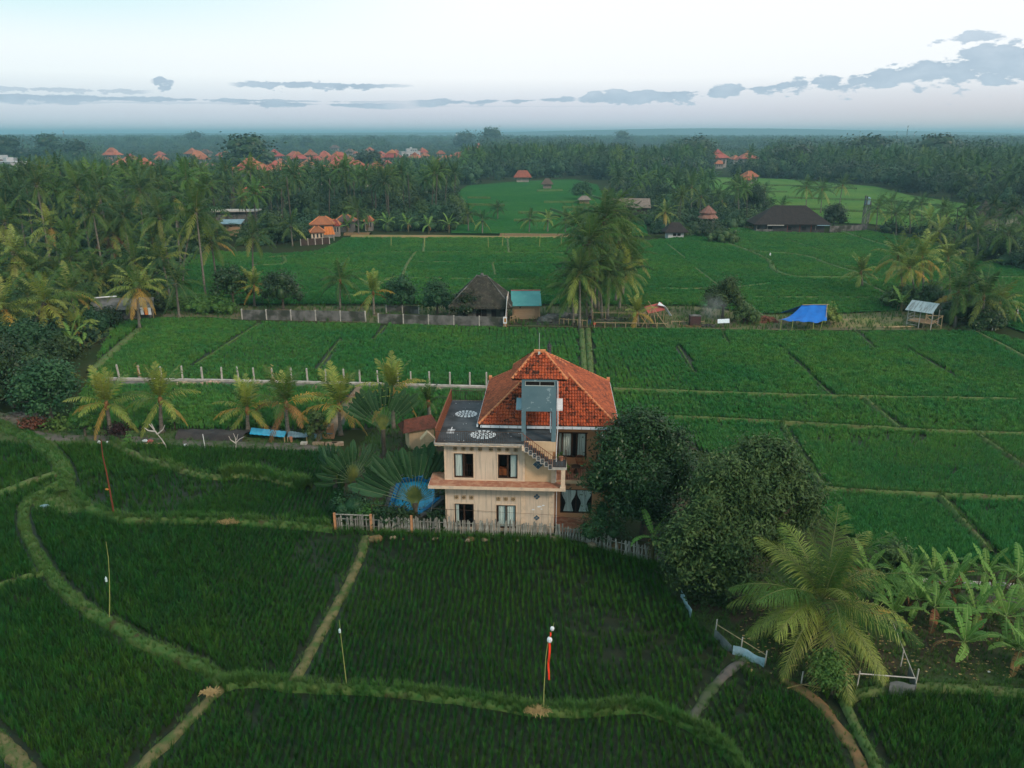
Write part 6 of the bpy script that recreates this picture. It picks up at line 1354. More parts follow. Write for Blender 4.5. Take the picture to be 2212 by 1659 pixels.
for x in (-17.5, -12.2, -2.5, 3.5, 9, 11.2): b = MB(); b.box(x-.15, x+.15, -7.1, -6.8, 0, 3.5); b.build('column', M('dark red column', (.12, .03, .025), None) if x > -5 and x < 10 else m_conc, hall)
for x in (-10.5, -1, 6): b = MB(); b.box(x-1, x+1, -5.56, -5.45, .9, 2.4); b.build('window', m_dark, hall)
wallbox((1792, 501), (1872, 497), 1.6, pm=m_conc, label= 'low dark stone wall between the dark hall and the water tower', n=8, mat=m_conc); wallbox((1560, 483), (1635, 484), 1.5, pm=m_conc, label= 'slatted fence left of the dark hall', n=8)
# water tower
t = empty('water_tower', G(1868, 487), 0, 'slim concrete water tower with grey tank right of the dark hall', 'water tower'); t.scale = (.55, .55, .82)
for x, y in ((-1.1, -1.1), (1.1, -1.1), (1.1, 1.1), (-1.1, 1.1)): b = MB(); b.box(x-.28, x+.28, y-.28, y+.28, 0, 8.6 if x > 0 else 10.5); b.build('leg', m_conc, t)
b = MB(); b.box(-1.5, 1.5, -1.5, 1.5, 7.2, 7.5); b.build('platform', m_conc, t); b = MB(); b.tube([(0, 0, 7.5), (0, 0, 9.7)], 1.25, 14); b.tube([(0, 0, 9.7), (0, 0, 10.0)], [1.25, .4], 14); b.build('tank', m_greyblue, t)
# long pale thatch roof
t = empty('long_house', G(1366, 484)+Vector((0, 8, 0)), .0, 'long building with pale thatched roof behind the central clump', 'building')
t.scale = (.45, .45, .55); q = t.location; dep = q.y*_c+CAM_H*_s
b = MB(); b.box(-11, 12, -3.5, 3.5, 0, 7.5); b.build('wall', M('dark timber wall', (.05, .04, .035), None), t)
b = MB(); b.mesh([(-13.5, -5.5, 8.2), (14, -5.5, 7.8), (14, 0, 12.6), (-13.8, 0, 12.9), (14, 5.5, 7.8), (-13.5, 5.5, 8.2)], [(0, 1, 2, 3), (3, 2, 4, 5)]); b.build('roof', m_thatchp, t).modifiers.new('s', 'SOLIDIFY').thickness = .35
# peaked pavilion
t = empty('peaked_pavilion', G(1527, 490), .2, 'two tiered brown octagonal pavilion left of the dark hall', 'pavilion'); t.scale = (.62, .62, .62)
for i in range(8): a = PI/8+i*PI/4; b = MB(); b.tube([(3.4*math.cos(a), 3.4*math.sin(a), 0), (3.4*math.cos(a), 3.4*math.sin(a), 4.4)], .2, 5); b.build('post', m_concpale, t)
b = MB(); b.tube([(0, 0, 4.2), (0, 0, 6.3)], [5.2, 3.0], 8); b.build('lower_roof', M('brown shingle roof', (.17, .085, .065), (.24, .13, .10), 1, .9, orand=.3), t); b = MB(); b.tube([(0, 0, 6.5), (0, 0, 9.8)], [4.2, .25], 8)
for i in range(8): a = i*PI/4; b.tube([(4.2*math.cos(a), 4.2*math.sin(a), 6.55), (0, 0, 9.9)], .12, 4)
b.build('upper_roof', MATS['brown shingle roof'], t); b = MB(); b.box(-2.3, 2.3, -2.3, 2.3, 0, 4.2); b.build('wall', m_conc, t)
# small white house
t = empty('small_white_house', G(1460, 516), .05, 'small white house with dark thatch roof at the end of the central clump', 'house'); t.scale = (.62, .62, .62)
b = MB(); b.box(-3.4, 3.2, 0, 5, 0, 2.9); b.build('wall', m_whiteF, t); b = MB(); hip_roof(b, -5, 5, -1.2, 6, 2.9, 6.6, 3.5, 0, .3); b.build('roof', m_hallroof, t)
for x in (-.6, 1.2): b = MB(); b.box(x-.7, x+.7, -.05, .01, 1.2, 2.3); b.build('window', m_dark, t)
t = empty('thatched_bungalow', G(2150, 492), 0, 'group of pointed thatched gables in the far right trees', 'house'); t.scale = (.6, .6, .7)
for k, (x, y) in enumerate(((-7, 0), (0, 3), (7, 1))):
    b = MB(); hip_roof(b, x-5, x+5, y-4, y+4, 4.5+k*.3, 11, .4, 0, .3); b.build('roof', m_thatch, t); b = MB(); b.box(x-3.5, x+3.5, y-3, y+3, 0, 4.5); b.build('wall', m_wallF, t)
t = empty('field_hut', G(1262, 441), 0, 'tiny open hut with pale roof under the round tree in the central field', 'hut'); b = MB(); b.box(-1.8, 1.8, -1, 1, 0, 1.6); b.build('wall', m_board, t); b = MB(); hip_roof(b, -2.6, 2.6, -2, 2, 1.8, 3.2, 2, 0, .15); b.build('roof', m_thatchp, t)
t = empty('field_hut', G(1182, 408), 0, 'small brown field hut on posts at the top of the central field', 'hut'); b = MB(); b.box(-2, 2, -1.5, 1.5, 0, 2.2); b.build('wall', m_thatchp, t); b = MB(); hip_roof(b, -3, 3, -2.4, 2.4, 2.4, 5, 2, 0, .2); b.build('roof', m_roofB, t)
t = empty('orange_hut', G(1129, 394), 0, 'orange roofed hut at the far end of the central field', 'hut'); b = MB(); b.box(-3.4, 3.4, -2, 2, 0, 3); b.build('wall', m_wallF, t); b = MB(); hip_roof(b, -5, 5, -3.5, 3.5, 3, 6.5, 5, 0, .25); b.build('roof', m_roofO, t)
# grove hut (left), with blue and white bits
t = empty('grove_hut', G(262, 690), .25, 'low grey roofed hut under the golden palm at the grove edge', 'hut'); b = MB(); b.box(-3, 4, 0, 3, 0, 1.6); b.build('wall', m_conc, t)
b = MB(); b.mesh([(-4.2, -.8, 1.7), (4.8, -.8, 1.5), (4.4, 2, 2.7), (-3.8, 2, 2.9), (4.8, 4.5, 1.6), (-4.2, 4.5, 1.6)], [(0, 1, 2, 3), (3, 2, 4, 5)]); b.build('roof', m_conc, t).modifiers.new('s', 'SOLIDIFY').thickness = .08
b = MB(); b.tube([(-3.6, 1.9, 3.0), (-.6, 1.9, 3.1)], .1, 5); b.build('white_pipe', m_white, t)
t = empty('laundry_line', G(318, 690), 0, 'white and red laundry hanging beside the grove hut', 'laundry'); b = MB(); b.tube([(-1, 0, 1.8), (1, 0, 1.8)], .02, 4); [b.tube([(x, 0, 0), (x, 0, 1.8)], .04, 4) for x in (-1, 1)]; b.build('line', m_bamboo, t)
for x, mt in ((-.6, m_white), (.0, m_redribbon), (.5, m_plastic)): b = MB(); b.mesh([(x-.22, 0, .7), (x+.22, .05, .7), (x+.2, 0, 1.8), (x-.2, .02, 1.8)], [(0, 1, 2, 3)]); b.build('cloth', mt, t).modifiers.new('s', 'SOLIDIFY').thickness = .02
for x, y, h, lab, mt, w in ((135, 552, 4, 'blue sheet roof glimpsed between the left grove palms', m_greyblue, 3.4), (500, 510, 4, 'grey flat roofed shed with bamboo wall right of the tall palms', m_greyblue, 6)):
    t = empty('shed', G(x, y), .1, lab, 'shed'); b = MB(); b.box(-w/2*.7, w/2*.7, 0, 3, 0, h-.8); b.build('wall', m_board, t); b = MB(); b.mesh([(-w/2, -1, h-.7), (w/2, -1, h-.7), (w/2, 4, h), (-w/2, 4, h)], [(0, 1, 2, 3)]); b.build('roof', mt, t).modifiers.new('s', 'SOLIDIFY').thickness = .1
t = empty('shed', G(505, 498), .05, 'long pale roofed barn just behind the flat grey shed', 'shed'); b = MB(); b.box(-7, 6, 0, 4, 0, 5.0); b.build('wall', m_conc, t); b = MB(); b.box(-8, 7, -1, 5, 5.2, 5.5); b.build('roof', m_concpale, t)
# ---- tiled houses near: compound and the big orange roof
def balinese(x, y, w, d, hw, hr, lab, rz=0, roofm=None, wallm=None, tiers=1, name='tiled_house', zg=0, cat='house', group=None):
    t = empty(name, G(x, y), rz, lab, cat, group); o_ = w*.14
    b = MB(); b.box(-w/2, w/2, -d/2, d/2, 0, hw); b.build('wall', wallm or m_wallF, t)
    b = MB(); hip_roof(b, -w/2-o_, w/2+o_, -d/2-o_, d/2+o_, hw, hw+hr, w*.28, 0, .25); rf = b.build('roof', roofm or m_roofO, t)
    b = MB()
    for sx in (-1, 1):
        for sy in (-1, 1): b.tube([(sx*(w/2+o_), sy*(d/2+o_), hw+.05), (sx*w*.14, 0, hw+hr+.05)], .14, 4)
    b.build('ridge', m_ridge, rf)
    for i in range(3): xx = w*(-.3+.3*i); b = MB(); b.box(xx-w*.07, xx+w*.07, -d/2-.05, -d/2+.02, hw*.4, hw*.82); b.build('window', m_glassF, t)
    return t
balinese(558, 452, 8, 6, 5.8, 3.4, 'house with vivid orange tiled roof rising above the left palms', -.25)
balinese(700, 512, 5.0, 4, 3.6, 1.8, 'low orange roofed house of the compound beside the hooked palm', .1); balinese(686, 520, 3.0, 3, 2.4, 1.2, 'small front pavilion of the compound with orange cloth', .3, wallm=m_cream)
balinese(726, 510, 2.2, 2, 3.0, 1.4, 'narrow gate pavilion at the right of the compound', .1); balinese(798, 498, 2.0, 2, 2.8, 1.2, 'little shrine with red roof behind the straight white trunked palm', 0)
balinese(748, 500, 4.4, 4, 3.0, 1.6, 'grey roofed cream house half hidden behind the compound palms', 0, roofm=m_roofB)
for k, (x, y, w, h, dz) in enumerate(((533, 470, 2.6, 3.0, 5.6), (712, 520, 2.8, 1.8, 2.6))):
    t = empty('orange_awning', G(x, y), .3, ('steep orange cloth awning below the vivid tiled roof', 'sagging orange cloth awning in front of the compound')[k], 'awning'); b = MB(); n = 7
    for i in range(n): x0_, x1_ = -w/2+w*i/n, -w/2+w*(i+1)/n; b.poly([(x0_, -1.5+.2*(i % 2), dz-h*.5), (x1_, -1.5+.2*((i+1) % 2), dz-h*.5), (x1_*.7, .8, dz+h*.5), (x0_*.7, .8, dz+h*.5)])
    b.build('cloth', M('orange cloth', (.48, .15, .04), (.36, .11, .03), 3, .8), t).modifiers.new('s', 'SOLIDIFY').thickness = .03; b = MB(); [b.tube([(sx*w*.4, 0, 0), (sx*w*.4, 0, dz)], .08, 4) for sx in (-1, 1)]; b.build('posts', m_concpale, t)
# ---- distant town
house_protos = []
for s, (w, d, hw, hr, rm, wm) in enumerate(((9, 7, 5.5, 4, m_roofO, m_wallF), (12, 8, 7, 4.6, m_roofO, m_wallF), (7, 6, 4.5, 3.2, m_roofO, m_wallF), (10, 8, 5, 4.2, m_roofB, m_wallF))):
    p = balinese(0, 600, w, d, hw, hr, 'x', 0, rm, wm, name='town_house'); p.location = (0, 0, 0)
    if s == 1:
        b = MB(); hip_roof(b, -3, 3, -2.4, 2.4, hw+hr*.75, hw+hr*.75+2.6, 1, 0, .2); b.build('upper_roof', m_roofO, p)
    house_protos.append(p)
p = empty('town_block', (0, 0, 0), 0, 'x', 'building'); b = MB(); b.box(-8, 8, -5, 5, 0, 9); b.build('wall', m_whiteF, p); b = MB(); b.box(-8.3, 8.3, -5.3, 5.3, 9, 9.4); b.box(-3, 0, -2, 2, 9.4, 11.5); b.build('roof', m_whiteF, p)
for i in range(5):
    for j in range(2): b = MB(); b.box(-6.8+i*3, -5.2+i*3, -5.06, -4.98, 1.6+j*3.8, 3.6+j*3.8); b.build('window', m_glassF, p)
house_protos.append(p)
rt = random.Random(31); TH = []
SIDE = {0: 'left edge of the distant town', 1: 'left part of the distant town', 2: 'dense middle cluster of the distant town', 3: 'far cluster of the distant town beneath the mast', 4: 'loose hamlet beyond the central field', 5: 'hamlet beyond the yellowish field', 6: 'far right forest edge', 7: 'remote forest clearing right of centre'}
def town(zone, n, xr, yr, pw=(4, 3, 3, 2, 1)):
    for _ in range(n*6):
        if n <= 0: return
        x, y = rt.uniform(*xr), rt.uniform(*yr); q = G(x, y, 6.0)
        if any((q.x-a)**2+(q.y-c)**2 < (7+(q.y*.011))**2 for a, c, _ in TH): continue
        k = rt.choices(range(5), pw)[0]; s = rt.uniform(.7, 1.1)
        lab = ('orange tiled house in the ', 'large two roofed orange house in the ', 'small orange roofed house in the ', 'brown roofed house in the ', 'white flat roofed block in the ')[k]+SIDE[zone]
        o = copy_thing(house_protos[k], Vector((q.x, q.y, 0)), rt.uniform(-.5, .5) + (PI/2 if rt.random() < .3 else 0), s, lab, 'houses in the '+SIDE[zone]); o['category'] = 'house' if k < 4 else 'building'; TH.append((q.x, q.y, k)); n -= 1
town(2, 46, (590, 850), (334, 378), (5, 4, 4, 2, .3)); town(1, 34, (230, 560), (324, 366), (5, 2, 5, 2, .4)); town(2, 10, (500, 620), (350, 380), (3, 2, 3, 1, 0)); town(1, 10, (470, 600), (325, 352), (3, 2, 3, 2, 1)); town(3, 18, (850, 1040), (322, 344), (4, 3, 3, 1, 1)); town(3, 8, (700, 900), (318, 330), (3, 1, 3, 2, 1))
town(0, 5, (-20, 110), (352, 372), (2, 0, 3, 2, 1)); town(4, 9, (1305, 1425), (326, 342), (3, 2, 2, 3, 2)); town(5, 6, (1540, 1640), (338, 348), (4, 3, 2, 0, 0)); town(6, 2, (2015, 2050), (342, 346), (3, 3, 0, 0, 0)); town(7, 3, (1815, 1850), (314, 318), (3, 1, 1, 0, 0)); town(5, 2, (1605, 1625), (370, 376), (0, 0, 3, 0, 0)); town(1, 4, (540, 560), (352, 372), (2, 1, 2, 0, 0))
for p in house_protos:
    for c in list(p.children):
        for g_ in list(c.children): bpy.data.objects.remove(g_)
        bpy.data.objects.remove(c)
    bpy.data.objects.remove(p)
# masts
for k, (x, yt, yb, lab) in enumerate(((136, 282, 312, 'lattice mast at the far left on the horizon'), (412, 281, 308, 'lattice mast above the left part of the town'), (986, 286, 316, 'slim tower beyond the far town cluster'), (1962, 271, 306, 'tallest lattice mast on the right horizon'), (1938, 284, 308, 'thin mast just left of the tallest right one'), (1976, 286, 308, 'thin mast just right of the tallest right one'))):
    Yd = 1900 if k != 2 else 1500; p = AT(x, yt, Yd); h = p.z; t = empty('radio_mast', (p.x, Yd, 0), 0, lab, 'mast'); w = 1.6
    b = MB()
    for sx, sy in ((-1, -1), (1, -1), (1, 1), (-1, 1)): b.tube([(sx*w, sy*w, 0), (sx*.35, sy*.35, h)], .28, 4)
    n = 9
    for i in range(n):
        z0_, z1_ = h*i/n, h*(i+1)/n; w0, w1 = w+(.35-w)*i/n, w+(.35-w)*(i+1)/n; b.tube([(-w0, -w0, z0_), (w1, -w1, z1_)], .14, 3); b.tube([(w0, -w0, z0_), (-w1, -w1, z1_)], .14, 3); b.tube([(-w0, -w0, z0_), (w0, -w0, z0_)], .14, 3)
    b.build('lattice', m_conc, t); b = MB(); b.tube([(0, 0, h*.82), (0, 0, h*.9)], 1.1, 8); b.build('antenna', m_white, t)
# ================================================================== FOREST
thxy = np.array([(a, c) for a, c, _ in TH])
def away(P, pts, r):
    ok = np.ones(len(P), bool)
    for a in pts: ok &= (np.abs(P[:, 0]-a[0]) > r) | (np.abs(P[:, 1]-a[1]) > r)
    return ok
BLD = [(o.location.x, o.location.y) for o in sc.objects if o.parent is None and o.get('category') in ('hut', 'shed', 'hall', 'pavilion', 'building', 'water tower', 'house') and 100 < o.location.y < 480]
def in_town(P): return cullpx(P, TOWN)
def capk(px, y): return (1.0 if px > 1000 else float(np.clip((26-.050*y)/14.0, .42, 1)))*(.62 if y < 150 and px < 1000 else 1)
def forest_pts(sp, D0, D1):
    P = jgrid(sp, D0, D1); P = P[cullpx(P, [WOOD_L, WOOD_M, WOOD_R, BACKTOP])]; P = P[away(P, handxy, 3.2)]; P = P[away(P, BLD, 7.5)]
    ok = np.ones(len(P), bool)
    for a, c, _ in TH:        # leave a gap in front of each town house, seen from the paddies
        d = P - np.array([a, c]); u = np.array([a, c])/math.hypot(a, c); al = d @ u; ac = np.abs(d @ np.array([u[1], -u[0]])); ok &= ~((ac < 6 + (4 if a > 50 else 0)) & (al > (-130 if a > 50 else -44)) & (al < 6))
    for a, c in BLD:
        if c < 190 or a < -60 or a > 95: continue
        d = P - np.array([a, c]); u = np.array([a, c])/math.hypot(a, c); al = d @ u; ac = np.abs(d @ np.array([u[1], -u[0]])); ok &= ~((ac < 7.5) & (al > -34) & (al < 6))
    return P[ok]
FP_ = forest_pts(7.8, 66, 640); kind = rng.random(len(FP_)); D = FP_[:, 1]; FP_ = FP_[np.argsort(D)]; D = FP_[:, 1]
qpx = proj(np.column_stack([FP_, np.zeros(len(FP_))])); left = qpx[:, 0] < 1260
ispalm = kind < np.where(left, np.where(D < 170, .5, .66), .55); town_ = in_town(FP_); ispalm &= ~(town_ & (kind > .3))
# thin the loose right hand wood
inR = inpoly(qpx, WOOD_R) | inpoly(qpx, WOOD_M); drop = inR & (rng.random(len(FP_)) < .38); FP_, ispalm, town_, qpx, left, D = [a[~drop] for a in (FP_, ispalm, town_, qpx, left, D)]
inR2 = inpoly(qpx, WOOD_R) | inpoly(qpx, WOOD_M)
def zone_label(x, y, palmy):
    k = 'coconut palm' if palmy else 'leafy tree'
    if x < 1000 and y > 372: return k+' in the dark grove left of the central field', 'trees of the left grove'
    if y > 440 and x > 1850: return k+' among the loose trees at the right edge of the fields', 'trees at the right edge of the fields'
    if y > 385 and 1280 < x < 1700: return k+' in the belt between the central field and the yellowish field', 'trees of the belt between the far fields'
    if x >= 1640: return k+' in the dark wood behind the yellowish field', 'trees of the wood behind the yellowish field'
    if x >= 1000: return k+' in the wood behind the central field', 'trees of the wood behind the central field'
    return k+' in the green belt between the left grove and the town', 'trees between the grove and the town'
LM = [((262, 690), 'the grove hut'), ((505, 498), 'the pale roofed barn'), ((558, 440), 'the vivid orange tiled house'), ((700, 512), 'the orange roofed compound'), ((446, 600), 'the tall broad crowned palm'), ((168, 470), 'the tallest grove palm'), ((860, 480), 'the dry strip of the middle paddy'), ((985, 430), 'the left end of the central field'),
      ((10, 560), 'the left picture edge'), ((330, 520), 'the bare leaning trunks'), ((60, 400), 'the left end of the town'), ((640, 420), 'the houses below the town'), ((1190, 385), 'the top of the central field'), ((1370, 470), 'the pale thatched long building'), ((1527, 480), 'the peaked brown pavilion'), ((1600, 440), 'the dark roofed hall'), ((1720, 386), 'the far side of the yellowish field'), ((1960, 415), 'the right end of the yellowish field'),
      ((1890, 500), 'the water tower'), ((2050, 510), 'the scattered right hand palms'), ((2200, 560), 'the right picture edge'), ((2150, 455), 'the pointed thatched gables')]
def near_label(x, y, palmy):
    lb, gr = zone_label(x, y, palmy); d = sorted((math.hypot(x-a, (y-c)*1.6), n) for (a, c), n in LM)
    size = ('coconut palm' if palmy else 'leafy tree'); lb = size+' by '+d[0][1]+' towards '+d[1][1]; lb = lb if len(lb.split()) <= 16 else size+' beside '+d[0][1]; return lb, 'trees and palms of the woods round the fields'
np_, nt_ = 0, 0; restP, restT = [], []; MAXP, MAXT = 300-len(PALMS), 290
for i, (x, y) in enumerate(FP_):
    hs = min(1 if not town_[i] else .40, capk(qpx[i, 0], y))*(.66 if inR2[i] else 1)
    if ispalm[i]:
        s = random.uniform(.78, 1.22)*hs
        if np_ < MAXP:
            lb, gr = near_label(*qpx[i], True); o = copy_thing(random.choice(far_palms), (x, y, 0), random.uniform(0, 6.28), (s*.95, s*.95, s), lb, gr); o['category'] = 'palm tree'; np_ += 1
        else: restP.append((x, y, 0, s))
    else:
        s = random.uniform(.55, 1.1)*hs
        if nt_ < MAXT:
            lb, gr = near_label(*qpx[i], False); o = copy_thing(random.choice(tree_protos), (x, y, 0), random.uniform(0, 6.28), (s, s, s*random.uniform(.85, 1.2)), lb, gr); o['category'] = 'tree'; nt_ += 1
        else: restT.append((x, y, 0, s))
# a few great trees above the rest
for x, y, s, lab in ((540, 378, 2.0, 'largest dark spreading tree right of the left town houses'), (1500, 362, 1.9, 'great dark tree left of the orange roofed hamlet'), (1690, 378, 1.6, 'wide dark tree right of the orange roofed hamlet'), (1720, 380, 1.5, 'second wide dark tree right of the orange roofed hamlet'), (1870, 366, 2.2, 'tall flat topped tree in the right wood'), (2020, 372, 2.0, 'tall tree rising over the right wood'), (2060, 366, 1.8, 'dark crown beside the tall right tree'), (2130, 372, 1.7, 'dark crown right of the far orange roofs'),
                     (20, 352, 1.9, 'dark round tree at the left edge of the town'), (115, 348, 2.0, 'dark round tree near the left mast'), (170, 352, 1.8, 'dark round tree left of the town houses'), (1330, 356, 1.6, 'dark tree behind the central field belt'), (1245, 360, 1.6, 'tall dark tree at the end of the central field'), (800, 372, 1.3, 'dark round tree below the dense town cluster'), (1003, 322, 2.4, 'great domed tree under the slim tower'), (1062, 322, 2.8, 'greatest domed tree on the central skyline'), (425, 318, 2.6, 'domed trees under the left mast'), (1345, 318, 2.4, 'domed tree on the skyline right of centre'), (665, 322, 1.6, 'small dark crown on the skyline above the town')):
    q = G(x, y); s *= 1.12; o = copy_thing(tree_protos[random.choice((0, 3, 6))], q, random.uniform(0, 6), (s*1.7, s*1.4, s*1.1), lab); o['category'] = 'tree'
for pr in ():
    pass
cp = proto_coll('distant_palm', [crown_data(15, 8, .11, m_leafpd if s else m_leafp, 90+s) for s in range(3)])
def far_tree_mesh(s): lob = mk_lobes(160+s, 5, 4.4, 9, 1.8, 2.8); return leafmesh('far tree', lob, 420, 1.25, 180+s, (m_leafF, m_leafA, m_leafB, m_leafF)[s], aspect=.8, core=.88)
ct = proto_coll('distant_tree', [far_tree_mesh(s) for s in range(4)])
rP = np.array(restP) if restP else np.zeros((0, 4)); rT = np.array(restT) if restT else np.zeros((0, 4))
F2_ = forest_pts(11.5, 640, 3300); k2 = rng.random(len(F2_)); t2 = in_town(F2_); kk = ~t2 | (rng.random(len(F2_)) < .6); F2_, t2, k2 = F2_[kk], t2[kk], k2[kk]
pal = (k2 < .3) & ~t2; q2 = proj(lay(F2_)); near_left = (q2[:, 0] < 1040) & (F2_[:, 1] < 1400); P2_ = F2_[pal]; T2_ = F2_[~pal]; s2 = rng.uniform(.6, 1.25, len(T2_))*np.where(t2[~pal], .6, 1)*np.where(near_left[~pal], .5, 1)*np.where(rng.random(len(T2_)) < .10, 1.6, 1)
pz = np.concatenate([rP[:, 3]*12.5, np.where(near_left[pal], rng.uniform(4.5, 6, len(P2_)), rng.uniform(8, 13, len(P2_)))]); pxy = np.concatenate([rP[:, :2], P2_])
scatter('forest', np.column_stack([pxy, pz]), rng.uniform(0, 6.28, len(pxy)), rng.uniform(.85, 1.2, len(pxy)), cp, nproto=3)
txy = np.concatenate([rT[:, :2], T2_]); scatter('forest', np.column_stack([txy, np.zeros(len(txy))]), rng.uniform(0, 6.28, len(txy)), np.concatenate([rT[:, 3], s2])*1.1, ct, nproto=4)
# undergrowth below the near woods
U = jgrid(3.4, 62, 330); U = U[cullpx(U, [WOOD_L, WOOD_M, WOOD_R])]; U = U[away(U, BLD, 5.5)]
cu = proto_coll('undergrowth_clump', [leafmesh('undergrowth', [(0, 0, .8, 1.3, .8), (1.4, .6, .6, 1.1, .8), (-1.1, .9, .7, 1.0, .8), (.2, -1.3, .5, 1.0, .8)], 420, .42, 300+s, m_leafF if s else m_leafB, aspect=.5) for s in range(3)])
ur = rng.random(len(U)) < .85; U = U[ur]; scatter('undergrowth', lay(U), rng.uniform(0, 6.28, len(U)), rng.uniform(.7, 2.2, len(U)), cu)
print('forest', len(FP_), np_, nt_, 'stuff', len(pxy), len(txy), 'under', len(U))
# rolling treetops beyond
V = []; F = []; ys = np.concatenate([np.geomspace(3100, 6400, 110)]); NXX = 260
for y in ys:
    for i in range(NXX):
        x = (i/(NXX-1)*2-1)*y*.85; h = 7 + 9*abs(mnoise.noise(Vector((x*.006, y*.004, 0)))) + 7*abs(mnoise.noise(Vector((x*.03, y*.02, 5)))) ; h *= min(1, (y-3050)/400+.3); h = h if y < 4800 else h*.6; V.append((x, y, h))
F = [(j*NXX+i, j*NXX+i+1, (j+1)*NXX+i+1, (j+1)*NXX+i) for j in range(len(ys)-1) for i in range(NXX-1)]
b = MB(); b.mesh(V, F); b.build('distant_forest', m_canopy, kind='stuff')
# low ridge on the horizon
V = []; F = []; NXX = 240
for j, (yy, f) in enumerate(((4500, 0), (4750, .55), (5000, 1.0), (5400, .9), (6500, 0))):
    for i in range(NXX):
        x = (i/(NXX-1)*2-1)*5000*.85; px = 1106 + x/5000*FPX*SX; prof = float(np.interp(px, [-800, 0, 300, 900, 1080, 1200, 1350, 1500, 1650, 1740, 1850, 2212, 3000], [20, 21, 26, 31, 32, 40, 50, 56, 54, 50, 42, 27, 22]))
        V.append((x, yy, max(0, f*(prof+1.6*mnoise.noise(Vector((x*.002, yy*.001, 0)))+1.2*mnoise.noise(Vector((x*.012, 0, 2)))))))
F = [(j*NXX+i, j*NXX+i+1, (j+1)*NXX+i+1, (j+1)*NXX+i) for j in range(4) for i in range(NXX-1)]
b = MB(); b.mesh(V, F); b.build('hills', m_hill, smooth=True, kind='structure')
for pr in far_palms+tree_protos: 
    for c in list(pr.children): bpy.data.objects.remove(c)
    bpy.data.objects.remove(pr)

# ================================================================== TRAVELLER PALMS
def blade_mesh(name, L, W, mats, seed=0, droop=.5, tatter=.5, stalk=0.0, n=10, fold=.25, rr=.02):
    """long leaf: stalk, midrib and two torn halves, growing along +x and arching"""
    r = random.Random(seed); b = MB(); P = []; p = Vector((0, 0, 0)); segs = n; tot = L+stalk; D = []
    for i in range(segs+1):
        t = i/segs; a = .0 - droop*max(0, t-.15)**1.3; D.append(Vector((math.cos(a), 0, math.sin(a)))); P.append((stalk + L*t, None))
    pts = [Vector((stalk, 0, 0))]
    for i in range(segs): pts.append(pts[-1]+D[i]*L/segs)
    for sgn in (-1, 1):
        for i in range(segs):
            t0, t1 = i/segs, (i+1)/segs; w = lambda t: W*.5*(math.sin(PI*min(1, max(.02, .06+.92*t)))**.45)*(1 if t < .98 else .35)
            g = r.uniform(.05, .42) if r.random() < tatter else 0; sag = r.uniform(.05, .5)*fold*2 if g else fold*.8
            a, c = pts[i], pts[i+1]; c2 = c - (c-a)*g
            o0 = Vector((0, sgn*w(t0)*math.cos(sag), w(t0)*(.25-math.sin(sag)))); o1 = Vector((0, sgn*w(t1)*math.cos(sag), w(t1)*(.25-math.sin(sag))))
            m0, m1 = a+o0*.55+Vector((0, 0, abs(o0.y)*.12)), c2+o1*.55+Vector((0, 0, abs(o1.y)*.12))
            b.mesh([a, c, m1, m0, c2+o1, a+o0+(c-a)*.05], [(0, 1, 2, 3), (3, 2, 4, 5)], 0)
    b.tube([Vector((0, 0, 0))]+pts, [rr*1.5]+[rr*(1-.8*i/segs) for i in range(segs+1)], 5, 1)
    return b.data(name, mats)
trav = [blade_mesh('leaf', 2.1, .66, [m_trav, m_petiole], s, .30, .35, 1.9, 9, .12, .018) for s in range(4)]
def traveller(base, h, n, R, label, rz, spread=2.7, tilt=0, dark=False, scale=1, first=0):
    t = empty('traveller_palm', base, rz, label, 'traveller palm')
    b = MB(); b.tube([(0, 0, -.02), (0, 0, h*.5), (0, 0, h)], [.2, .17, .2], 8); b.build('trunk', m_bark, t)
    b = MB()
    for i in range(n):       # stacked leaf bases make the fan's pale heart
        a = -spread/2+spread*i/(n-1); b.tube([(0, .0+.01*i, h-.7), (math.sin(a)*.34, 0, h+.05+math.cos(a)*.65), (math.sin(a)*.72, 0, h+.2+math.cos(a)*1.15)], [.10, .06, .025], 5)
    b.build('leaf_bases', m_petiole2, t)
    for i in range(n):
        a = -spread/2+spread*i/(n-1); k = R*random.uniform(.92, 1.06)/3.9; o = obj('leaf', random.choice(trav), t)
        d = Vector((math.sin(a), 0, math.cos(a))); up = Vector((0, -1, 0)); sd_ = up.cross(d)
        o.matrix_basis = Matrix.Translation((0, .03*(i % 3), h)) @ Matrix((d, -sd_, up)).transposed().to_4x4() @ Matrix.Rotation(random.gauss(0, .45), 4, 'X') @ Matrix.Scale(k*random.uniform(.9, 1.08), 4)
    return t
q = G(898, 1128); traveller(q, 1.5, 22, 4.2, 'great fan shaped traveller palm in front of the blue pool', .08, 2.5)
q = G(765, 1085); traveller(q, 1.7, 14, 3.2, 'dark traveller palm left of the great fan', .9, 2.6)
q = G(725, 1060); traveller(q, 1.3, 11, 2.5, 'low sideways traveller palm at the left end of the garden', -.7, 2.6)
q = G(830, 985); traveller(q, 2.4, 15, 3.9, 'tall grey blue traveller palm behind the others', .25, 1.9)
q = G(945, 1085); traveller(q, 1.2, 9, 3.1, 'dark fan palm squeezed against the villa wall', -1.1, 2.2)
